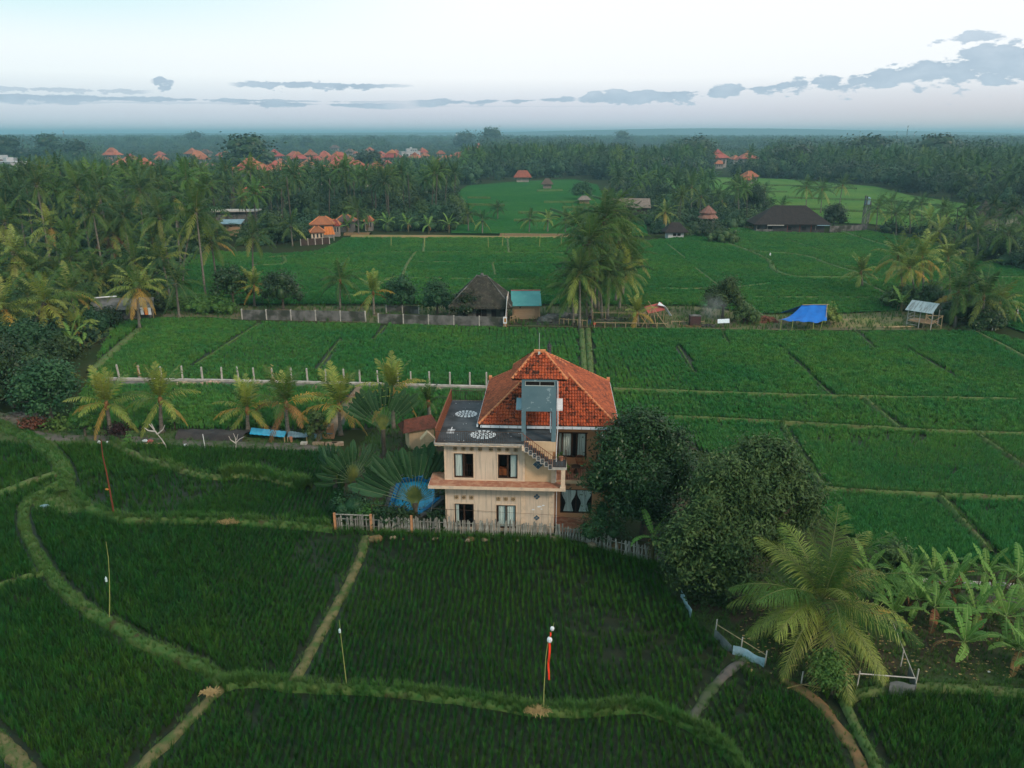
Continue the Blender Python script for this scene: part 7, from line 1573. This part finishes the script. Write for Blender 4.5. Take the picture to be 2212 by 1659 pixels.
# ================================================================== BANANAS
ban = [blade_mesh('leaf', 2.0, .47, [m_ban, m_banrib], 40+s, [.6, 1.2, 1.8, 2.3][s % 4], .8, .25, 10, .3, .02) for s in range(8)]
dead_ban = ban[3].copy(); dead_ban.materials[0] = m_coco; brown_ban = ban[7].copy(); brown_ban.materials[0] = m_leafdead
def banana(base, h, n, label, s=1.0, seed=0, special=None):
    r = random.Random(seed+3); t = empty('banana_plant', base, 0, label, 'banana plant')
    b = MB(); b.tube([(0, 0, -.02), (.03, .02, h*.5), (0, 0, h)], [.13*s, .10*s, .07*s], 7)
    for k in range(5): a = r.uniform(0, 6.28); b.obox((math.cos(a)*.1, math.sin(a)*.1, h*.9), (math.cos(a)*.28, math.sin(a)*.28, h*.25), .12, .02)
    b.build('stem', m_banstem, t)
    for i in range(n):
        f = i/max(1, n-1); el_ = 1.25 - 1.2*f + r.uniform(-.12, .12); k = 0 if f < .2 else (1 if f < .5 else (2 if f < .8 else 3))
        me = ban[k+4*r.randrange(2)]
        if special and i == n-1: me = dead_ban if special == 'o' else brown_ban
        o = obj('leaf', me, t, (0, 0, h-.05)); o.rotation_euler = (r.gauss(0, .3), -el_, i*GA+r.uniform(-.3, .3)); o.scale = (s*r.uniform(.8, 1.12),)*3
    for i in range(3):
        o = obj('leaf', brown_ban, t, (0, 0, h*.92)); o.rotation_euler = (r.gauss(0, .3), .55+r.uniform(0, .4), r.uniform(0, 6.28)); o.scale = (s*.5, s*.35, s*.5)
BN = ((1868, 1262, 'yellow green banana plant just right of the coconut palm crown', 'x'), (1905, 1290, 'tall banana plant with two upright leaves behind the coconut palm', None), (1965, 1262, 'banana plant in front of the back bank, third from the left', None), (2010, 1262, 'banana plant with pale drooping leaves before the concrete kerb', None),
      (2070, 1268, 'banana plant with wide flat leaves behind the white bag', 'x'), (2120, 1272, 'banana plant with an orange dead leaf above the kerb', 'o'), (2190, 1270, 'banana plant at the right edge with tall upright leaf', None), (1925, 1350, 'banana plant with bright orange withered leaf beside the coconut palm', 'o'),
      (1975, 1325, 'spreading banana plant in the middle of the plot', None), (2010, 1350, 'banana plant between the middle ones with torn leaves', 'x'), (2075, 1418, 'banana plant with three stems standing alone at the front', 'x'), (2100, 1350, 'banana plant right of centre with light green leaves', None),
      (2165, 1365, 'banana plant leaning left near the right edge', None), (2195, 1425, 'big banana plant with huge oval leaves at the right edge', 'x'), (2230, 1460, 'banana plant cut by the right edge with orange dead leaves', 'o'), (1950, 1290, 'dense low banana plant behind the orange leaved one', None), (2150, 1320, 'short banana plant before the kerb right', None), (2040, 1300, 'narrow banana plant behind the middle of the plot', None))
for i, (x, y, lab, sp) in enumerate(BN): banana(G(x, y+12), random.uniform(.9, 1.5), random.randint(8, 10), lab, random.uniform(.8, 1.05), i, sp)
banana(G(1408, 1215), 1.9, 5, 'single banana plant poking out in front of the picket fence end', .9, 50); banana(G(2190, 700), 2.2, 7, 'pale banana plant far right beside the dark palms', 1.3, 51); banana(G(160, 770), 2.2, 8, 'banana plant with straw brown leaves at the corner of the left paddy', 1.2, 52, 'x'); banana(G(182, 750), 2.0, 7, 'light green banana plant behind the straw brown one', 1.2, 53)
banana(G(1945, 678), 1.8, 7, 'broad leaved banana clump left of the pavilion', 1.2, 54)
for k in range(6):
    rr_ = random.Random(k+70); x = 540+k*0; banana(G(750+44*k, rr_.uniform(500, 506)), 2.4, 8, ('first', 'second', 'third', 'fourth', 'fifth', 'sixth')[k]+' banana plant in the green fringe behind the dry strip of the middle paddy', 1.6, 60+k)
# ================================================================== CONCRETE POST FENCE
a, c = G(232, 822), G(1052, 838); cf = empty('concrete_post_fence', a, 0, 'unfinished fence of pale concrete posts on a long low kerb across the paddies', 'fence'); fx = 0
kp = [G(x, y)-a for x, y in ((232, 821), (350, 823), (480, 825), (620, 828), (760, 831), (900, 835), (1052, 839))]
for p_, q_ in zip(kp[:-1], kp[1:]): b = MB(); b.obox(p_+Vector((0, 0, .14)), q_+Vector((0, 0, .14)), .34, .30); b.build('kerb', m_concpale, cf)
b = MB(); b.box(-.075, .075, -.075, .075, .0, 1.70); b.mesh([(-.075, -.075, 1.701), (.075, -.075, 1.701), (.075, .075, 1.77), (-.075, .075, 1.77)], [(0, 1, 2, 3)]); pdm = b.data('post', m_concpale)
for x in (259, 302, 350, 395, 438, 480, 516, 550, 590, 630, 665, 704, 744, 778, 817, 860, 888, 928, 972, 1015, 1051):
    y = float(np.interp(x, [232, 480, 760, 1052], [821, 825, 831, 839])); o = obj('post', pdm, cf, G(x, y)-a+Vector((0, .02, .0)), random.uniform(-.2, .2)); o.rotation_euler.x = random.gauss(0, .02); o.rotation_euler.y = random.gauss(0, .03); o.scale = (1, 1, random.uniform(.94, 1.05))
for x, lab in ((302, 'dry banana leaves tied to a post of the concrete fence, left one'), (512, 'green creeper climbing a post in the middle of the concrete fence'), (590, 'dry leaf bundle on a fence post behind the third young palm')):
    y = float(np.interp(x, [232, 480, 760, 1052], [821, 825, 831, 839])); t = empty('leaf_bundle', G(x, y)+Vector((0, -.2, 0)), 0, lab, 'leaves'); b = MB(); rr_ = random.Random(x)
    for _ in range(16): z = rr_.uniform(.6, 2.2); aa = rr_.uniform(0, 6.28); b.obox((0, 0, z), (math.cos(aa)*.35, math.sin(aa)*.2, z-rr_.uniform(-.2, .6)), .1, .015)
    b.build('leaves', m_straw if x != 512 else m_leafC, t)
for k, (x, y, w) in enumerate(((400, 831, 3), (455, 830, 2.2), (560, 834, 2), (930, 843, 2.4), (690, 838, 1.8))):
    heap(x, y, w, .8, .25, 26, m_brick, 'broken pale stones along the kerb', 'kerb_rubble', 20+k)
# gate piers at the lane
t = empty('gate_pier', G(712, 946), .1, 'broken low ochre gate pier at the foot of the brown path', 'gate pier'); b = MB(); b.box(-.55, .2, -.2, .2, 0, .95); b.box(.2, .42, -.22, .22, 0, 1.3); b.build('body', m_ochre, t)
for k, x in enumerate((688, 716, 730)):
    b = MB(); b.box(-.5, .5, -.2, .2, 0, .28); b.build('paving_slab', m_brick, loc=G(x, 962), rz=.1*k, label=('left', 'middle', 'right')[k]+' loose stone slab beside the ochre gate pier', cat='slab')
# sky blue sheets
def sheetthing(name, pts, mat, lab, legs, th=.05, cat='roof sheet'):
    o0 = pts[0].copy(); o0.z = 0; t = empty(name, o0, 0, lab, cat); b = MB(); n = 14
    P0, P1, P2, P3 = [p-o0 for p in pts]
    V = []; F = []
    for i in range(n+1):
        u = i/n; zc = .03*(i % 2)
        V += [P0.lerp(P1, u)+Vector((0, 0, zc)), P3.lerp(P2, u)+Vector((0, 0, zc))]
    F = [(2*i, 2*i+2, 2*i+3, 2*i+1) for i in range(n)]; b.mesh(V, F); b.build('sheet', mat, t).modifiers.new('s', 'SOLIDIFY').thickness = th
    for p in legs: q = p-o0; b = MB(); b.tube([(q.x, q.y, 0), (q.x, q.y, max(.2, q.z))], .05, 5); b.build('post', m_bamboo, t)
y0 = G(600, 952).y
B1 = [AT(539, 937, y0+.2), AT(614, 944, y0-.4), AT(619, 932, y0+1.4), AT(543, 924, y0+2.0)]; sheetthing('blue_sheet_roof', B1, m_sheetblue, 'bright sky blue corrugated sheet over the sand heap left of the dark young palm', [B1[1], B1[2], B1[3]])
B2 = [AT(621, 944, y0-.2), AT(662, 944, y0-.4), AT(668, 938, y0+1.0), AT(622, 930, y0+1.8)]; sheetthing('grey_sheet_roof', B2, m_greyblue, 'pointed grey blue sheet right of the dark young palm', [B2[0], B2[1], B2[3]])
b = MB(); b.tube([(-1.2, 0, .55), (1.3, 0, .5)], .05, 5); b.box(-.3, .3, -.2, .2, 0, .5); b.build('blue_drum', m_greyblue, loc=G(688, 948), label='low grey blue trough beside the gate pier', cat='trough')
b = MB(); b.box(-.2, .2, -.15, .15, 0, .12); b.box(-.28, .28, -.2, .2, .12, .3); b.build('stone_basin', m_concpale, loc=G(657, 962), label='small pale stone basin on the lane', cat='basin')
b = MB(); b.tube([(0, 0, 0), (0, 0, .5)], [.12, .16], 8); b.build('brown_pot', m_terra, loc=G(629, 955), label='brown pot under the corner of the grey blue sheet', cat='pot')
def litter(x, y, mat, w, lab, name='litter_bag', cat='bag', h=.25, seed=0):
    b = MB(); b.ball((0, 0, h*.45), w, 0, 9, 5, (1, .6, h/w*.6)); b.v = [tuple(Vector(v)*(1+.3*mnoise.noise(Vector(v)*5+Vector((seed, 0, 0))))) for v in b.v]; b.build(name, mat, loc=G(x, y), label=lab, cat=cat)
litter(215, 958, m_plastic, .2, 'flat white bag left of the black bush', seed=1); litter(234, 958, m_plastic, .22, 'crumpled white bag against the black bush', seed=2); litter(313, 955, m_plastic, .28, 'white bag lying beside the red board', seed=3); litter(325, 956, m_red, .3, 'red bundle next to the white bag on the lane edge', 'red_bundle', 'bundle', seed=4)
litter(400, 965, m_plastic, .22, 'small white box on the lane', 'white_box', 'box', seed=5); litter(70, 945, m_plastic, .3, 'white litter by the left end of the lane', seed=6); litter(98, 1097, m_greyblue, .35, 'pale grey bundle in the grassy clearing', 'grey_bundle', 'bundle', seed=7)

litter(2070, 1253, m_plastic, .28, 'white bag lying on the concrete kerb behind the bananas', seed=11, h=.4); litter(2136, 1452, m_plastic, .08, 'tiny white scrap on the dark garden soil', 'scrap', 'scrap', .06, 12)
b = MB(); b.obox((-1.1, 0, .06), (1.2, .15, .06), .14, .06); b.build('plank', m_bamboo, loc=G(322, 960), label='pale plank beneath the red bundle', cat='plank')
def straw(x, y, w, n, lab, name='straw_heap'):
    b = MB(); r = random.Random(int(x))
    for _ in range(n):
        a, q = r.uniform(0, 6.28), w*math.sqrt(r.random()); c = Vector((math.cos(a)*q, math.sin(a)*q*.5, .04+.22*(1-q/w)*r.random())); e = r.uniform(0, 6.28); d = Vector((math.cos(e), math.sin(e), r.uniform(-.25, .25)))*r.uniform(.12, .3); s_ = Vector((-math.sin(e), math.cos(e), 0))*.016; b.poly([c-d-s_, c-d+s_, c+d+s_, c+d-s_])
    b.build(name, m_straw, loc=G(x, y)+Vector((0, 0, .25)), label=lab, cat='straw', kind='stuff')
straw(498, 1134, .8, 260, 'heap of yellow straw lying on the paddy bank'); straw(455, 1506, .35, 80, 'straw at the junction of the banks', 'straw_patch'); straw(1160, 1545, .55, 120, 'dry straw below the flag pole', 'straw_patch')
# forked bare branches
def branch(base, segs, lab, r=.05, mat=m_concpale, name='bare_branch', cat='branch'):
    t = MB(); 
    for pts in segs:
        n = len(pts); t.tube([Vector(p) for p in pts], [r*(1-.65*i/(n-1)) for i in range(n)], 5)
    t.build(name, mat, loc=base, label=lab, cat=cat)
q = G(362, 970); AA = lambda x, y, dy=0: AT(x, y, q.y+dy)-q
branch(q, [[(0, 0, 0), AA(350, 950), AA(340, 938)], [AA(340, 938), AA(330, 925), AA(322, 916)], [AA(340, 938), AA(352, 928), AA(356, 918)], [AA(334, 932), AA(320, 930), AA(312, 924)], [AA(333, 928), AA(327, 915)]], 'white forked dead branch leaning beside the lane', .07)
q = G(508, 972)
branch(q, [[(0, 0, 0), AA(510, 962), AA(510, 955)], [AA(510, 958), AA(498, 950), AA(494, 942)], [AA(510, 958), AA(508, 945), AA(504, 936)], [AA(510, 956), AA(518, 948), AA(528, 943)], [AA(511, 950), AA(514, 938)]], 'small bare white branched sapling in front of the sky blue sheet', .05)
# ================================================================== POLES IN THE FOREGROUND
def pole_px(xb, yb, xt, yt, mids, r, mat, lab, name='bamboo_pole', parts=()):
    p = G(xb, yb); pts = [Vector((0, 0, 0))]+[AT(x, y, p.y)-p for x, y in mids]+[AT(xt, yt, p.y)-p]; t = empty(name, p, 0, lab, 'pole'); b = MB(); n = len(pts); b.tube(pts, [r*(1-.6*i/(n-1)) for i in range(n)], 6); b.build('pole', mat, t)
    for k, (kind_, x, y, w, h) in enumerate(parts):
        c = AT(x, y, p.y-.05)-p; b = MB()
        if kind_ == 'bottle': b.tube([c, c+Vector((0, 0, h*.7)), c+Vector((0, 0, h*.85)), c+Vector((0, 0, h))], [w, w, w*.4, w*.35], 8); b.build('bottle', m_bottle, t)
        elif kind_ == 'bag': b.ball(c, w, 0, 7, 5, (1, .7, 1.2)); b.v = [tuple(Vector(v)+Vector((0, 0, 1))*.3*w*mnoise.noise(Vector(v)*14)) for v in b.v]; b.build('plastic_bag', m_plastic, t)
        elif kind_ == 'ribbon':
            n_ = 8; V = []; 
            for i in range(n_+1): u = i/n_; V += [c+Vector((-w+.02*math.sin(i), .02*math.cos(i*1.7), -h*u)), c+Vector((w*(1-.4*u)+.02*math.sin(i), .03*math.sin(i*1.3), -h*u))]
            b.mesh(V, [(2*i, 2*i+1, 2*i+3, 2*i+2) for i in range(n_)]); b.build('ribbon', m_redribbon, t).modifiers.new('s', 'SOLIDIFY').thickness = .01
        elif kind_ == 'cloth': b.ball(c, w, 0, 6, 4, (1.2, .5, .6)); b.build('orange_cloth', m_coco, t)
    return t
pole_px(248, 1120, 218, 950, ((240, 1075), (230, 1020), (222, 985)), .075, m_polebrown, 'tall red brown leaning pole with an orange rag in the left paddy', parts=(('cloth', 231, 1057, .12, .1),))
pole_px(236, 1346, 229, 1170, ((237, 1290), (236, 1240), (234, 1205)), .028, m_bamboog, 'thin curved bamboo pole with a hanging bottle in the left paddy', parts=(('bottle', 230, 1256, .06, .3),))
pole_px(750, 1490, 733, 1340, ((743, 1430), (737, 1380)), .026, m_bamboog, 'thin bamboo pole with a bottle near its top beside the straight earth bank', parts=(('bottle', 734, 1366, .06, .22),))
pole_px(1174, 1540, 1197, 1345, ((1175, 1490), (1179, 1420), (1184, 1385)), .028, m_bamboog, 'bamboo pole with long red ribbon and white bags on the grassy bank', parts=(('bag', 1193, 1358, .10, .1), ('bag', 1187, 1382, .13, .1), ('ribbon', 1187, 1385, .05, 2.1), ('ribbon', 1189, 1366, .03, .5)))
for k, (x, y, xt, yt, lab) in enumerate(((484, 548, 484, 522, 'x'),)): pass
for k, (x, y, h) in enumerate(((845, 535, 2.8), (1055, 538, 2.8), (1085, 536, 3.4), (1165, 536, 3.2), (1212, 534, 2.6), (918, 536, 2.5))):
    b = MB(); b.tube([(0, 0, 0), (random.uniform(-.2, .2), 0, h)], .09, 5); b.build('paddy_stick', m_bamboog, loc=G(x, y), label='pale marker stick standing in the paddy beyond the central houses', cat='stick', group='marker sticks in the middle paddy')
b = MB(); b.tube([(0, 0, 0), (-.05, 0, 1.3)], .03, 5); b.build('white_stake', m_white, loc=G(443, 968), label='thin white stake at the lane edge in front of the sand heap', cat='stake')
b = MB(); b.tube([(0, 0, 0), (.02, 0, 2.0)], .05, 5); b.build('white_stake', m_white, loc=G(2143, 713), label='thin white stake at the corner of the right paddy', cat='stake')
b = MB(); b.ball((0, 0, .6), .28, 0, 7, 5, (.6, .4, 1.6)); b.build('white_bird', m_white, loc=G(1663, 556), label='white bird standing on the winding bank below the dark hall', cat='bird')
# ================================================================== VEGETABLE PLOT
t = empty('plot_fence', G(1545, 1372), 0, 'makeshift fence of poles and pale blue plastic round the coconut palm plot', 'fence'); o0 = t.location.copy()
def pr(p, q, h0, h1, r, nm, mat): b = MB(); b.tube([G(*p)-o0+Vector((0, 0, h0)), G(*q)-o0+Vector((0, 0, h1))], r, 5); b.build(nm, mat, t)
pr((1545, 1372), (1652, 1438), .7, .65, .022, 'rail', m_bamboo); pr((1850, 1490), (1972, 1500), .95, .95, .035, 'rail', m_concpale); pr((1972, 1500), (1925, 1375), .85, .8, .022, 'rail', m_concpale); pr((1745, 1470), (1850, 1490), .5, .9, .03, 'rail', m_bamboo)
for x, y, h in ((1545, 1372, 1.0), (1600, 1408, .9), (1652, 1438, .9), (1730, 1480, .8), (1850, 1490, 1.1), (1973, 1501, 1.5), (1945, 1440, 1.0)): pr((x, y), (x+1, y), 0, h, .035, 'post', m_concpale)
def skirt(px, h, nm, mat, sag=.0):
    b = MB(); P_ = resample([G(x, y)-o0 for x, y in px], .3); V = []
    for i, p in enumerate(P_): w = .05*math.sin(i*1.9); V += [p+Vector((w, w, .01)), p+Vector((-w*.5, w*.3, h*(1+.12*math.sin(i*1.3))))]
    b.mesh(V, [(2*i, 2*i+2, 2*i+3, 2*i+1) for i in range(len(P_)-1)]); b.build(nm, mat, t).modifiers.new('s', 'SOLIDIFY').thickness = .012
skirt([(1542, 1378), (1562, 1398), (1580, 1412)], .55, 'net_sheet', m_netting); skirt([(1582, 1414), (1612, 1424), (1650, 1442)], .55, 'plastic_sheet', m_bluenet); skirt([(1918, 1502), (1975, 1505)], .75, 'net_sheet', m_netting); skirt([(1975, 1505), (1960, 1460)], .7, 'net_sheet', m_netting)
skirt([(1470, 1290), (1482, 1312), (1492, 1335)], .5, 'plastic_sheet', m_bluenet)
a = G(1985, 1258); c = G(2240, 1272); t = empty('concrete_kerb', a, 0, 'pale concrete kerb running behind the banana plants', 'kerb'); b = MB()
for i in range(6): b = MB(); p_, q_ = (c-a)*(i/6), (c-a)*((i+.97)/6); b.obox(p_+Vector((0, 0, .1)), q_+Vector((0, 0, .1)), .32, .22); b.build('kerb_block', m_concpale, t)
sheet('gravel_patch', gp([(1980, 1270), (2240, 1285), (2240, 1320), (2010, 1310)]), 0.03, m_pathgrey)
rr_ = random.Random(4); b = MB()
for _ in range(700):      # leaf litter on the plot
    x, y = rr_.uniform(1600, 2240), rr_.uniform(1290, 1470); p = G(x, y); s = rr_.uniform(.04, .12); aa = rr_.uniform(0, 6.28); b.poly([p+Vector((math.cos(aa+k)*s*(1 if k % 3 else .5), math.sin(aa+k)*s*.6, .03+.03*rr_.random())) for k in (0, 1.6, 3.1, 4.7)])
b.build('fallen_leaves', m_straw, kind='stuff')
b = MB(); b.tube([(-.8, 0, .1), (0, .25, .12), (.9, .0, .1), (1.1, .5, .08)], .03, 5); b.tube([(-.3, .1, .1), (.5, .4, .1)], .02, 4); b.build('fallen_frond', m_straw, loc=G(1735, 1490), label='dry fallen frond at the front edge of the coconut palm plot', cat='frond')
# soil and weeds: grass tufts over rough places
def weeds(px, n, s0, s1, seed):
    r = np.random.default_rng(seed); P_ = np.array([G(*p)[:2] for p in px]); lo, hi = P_.min(0), P_.max(0); Q = r.uniform(lo, hi, (n*4, 2)); Q = Q[inpoly(Q, [tuple(p) for p in P_])][:n]; return np.column_stack([Q, np.zeros(len(Q)), r.uniform(s0, s1, len(Q))])
WD = np.concatenate([weeds([(-60, 905), (60, 925), (250, 930), (700, 935), (740, 975), (300, 962), (130, 965), (-60, 955)], 1500, .12, .4, 1), weeds(VSTRIP, 4200, .2, .7, 2), weeds([(60, 1075), (140, 1050), (200, 1105), (140, 1110), (90, 1115)], 500, .1, .4, 3),
                     weeds([(1440, 1215), (1640, 1180), (1870, 1190), (2212, 1225), (2400, 1482), (1980, 1478), (1830, 1488), (1700, 1478), (1590, 1430), (1450, 1280)], 7500, .08, .34, 4), weeds([(722, 1146), (745, 1000), (830, 905), (1000, 880), (960, 1158)], 1600, .15, .5, 5), weeds([(960, 1150), (1200, 1160), (1320, 1195), (1440, 1222), (1440, 1235), (1320, 1205), (1200, 1172), (960, 1162), (722, 1155), (722, 1146)], 1300, .12, .45, 6)])
scatter('weeds', WD[:, :3], rng.uniform(0, 6.28, len(WD)), WD[:, 3], grassc)
# smoke
b = MB(); bm = bmesh.new(); bmesh.ops.create_uvsphere(bm, u_segments=20, v_segments=14, radius=1); me = bpy.data.meshes.new('smoke'); bm.to_mesh(me); bm.free()
sm = bpy.data.materials.new('thin smoke'); sm.use_nodes = True; t_ = NT(sm.node_tree); t_.n.clear(); tcn = t_.add('ShaderNodeTexCoord').outputs['Object']
ln = t_.add('ShaderNodeVectorMath', operation='LENGTH'); t_.l.new(tcn, ln.inputs[0]); fall = t_.maprange(ln.outputs['Value'], .2, .95, 1, 0, True); nz = t_.maprange(t_.noise(tcn, 2.2, 4), .4, .7, 0, 1)
pv_ = t_.add('ShaderNodeVolumePrincipled', inp={'Color': (.85, .92, .95, 1), 'Density': t_.math('MULTIPLY', t_.math('MULTIPLY', fall, nz), .35)}); t_.l.new(pv_.outputs[0], t_.add('ShaderNodeOutputMaterial').inputs['Volume'])
me.materials.append(sm); q = G(1540, 703); o = obj('smoke', me, None, q+Vector((0, .6, 2.6)), kind='stuff'); o.scale = (2.6, 1.6, 2.6)

# ================================================================== HAZE
b = MB(); b.box(-25500, 25500, -400, 29500, -1.0, 63.0)
hm = bpy.data.materials.new('air haze'); hm.use_nodes = True; t = NT(hm.node_tree); t.n.clear()
pv = t.add('ShaderNodeVolumePrincipled', inp={'Color': (0.42, 0.75, 0.88, 1), 'Density': 0.00028, 'Anisotropy': 0.3})
t.l.new(pv.outputs[0], t.add('ShaderNodeOutputMaterial').inputs['Volume'])
b.build('haze', hm, kind='stuff')
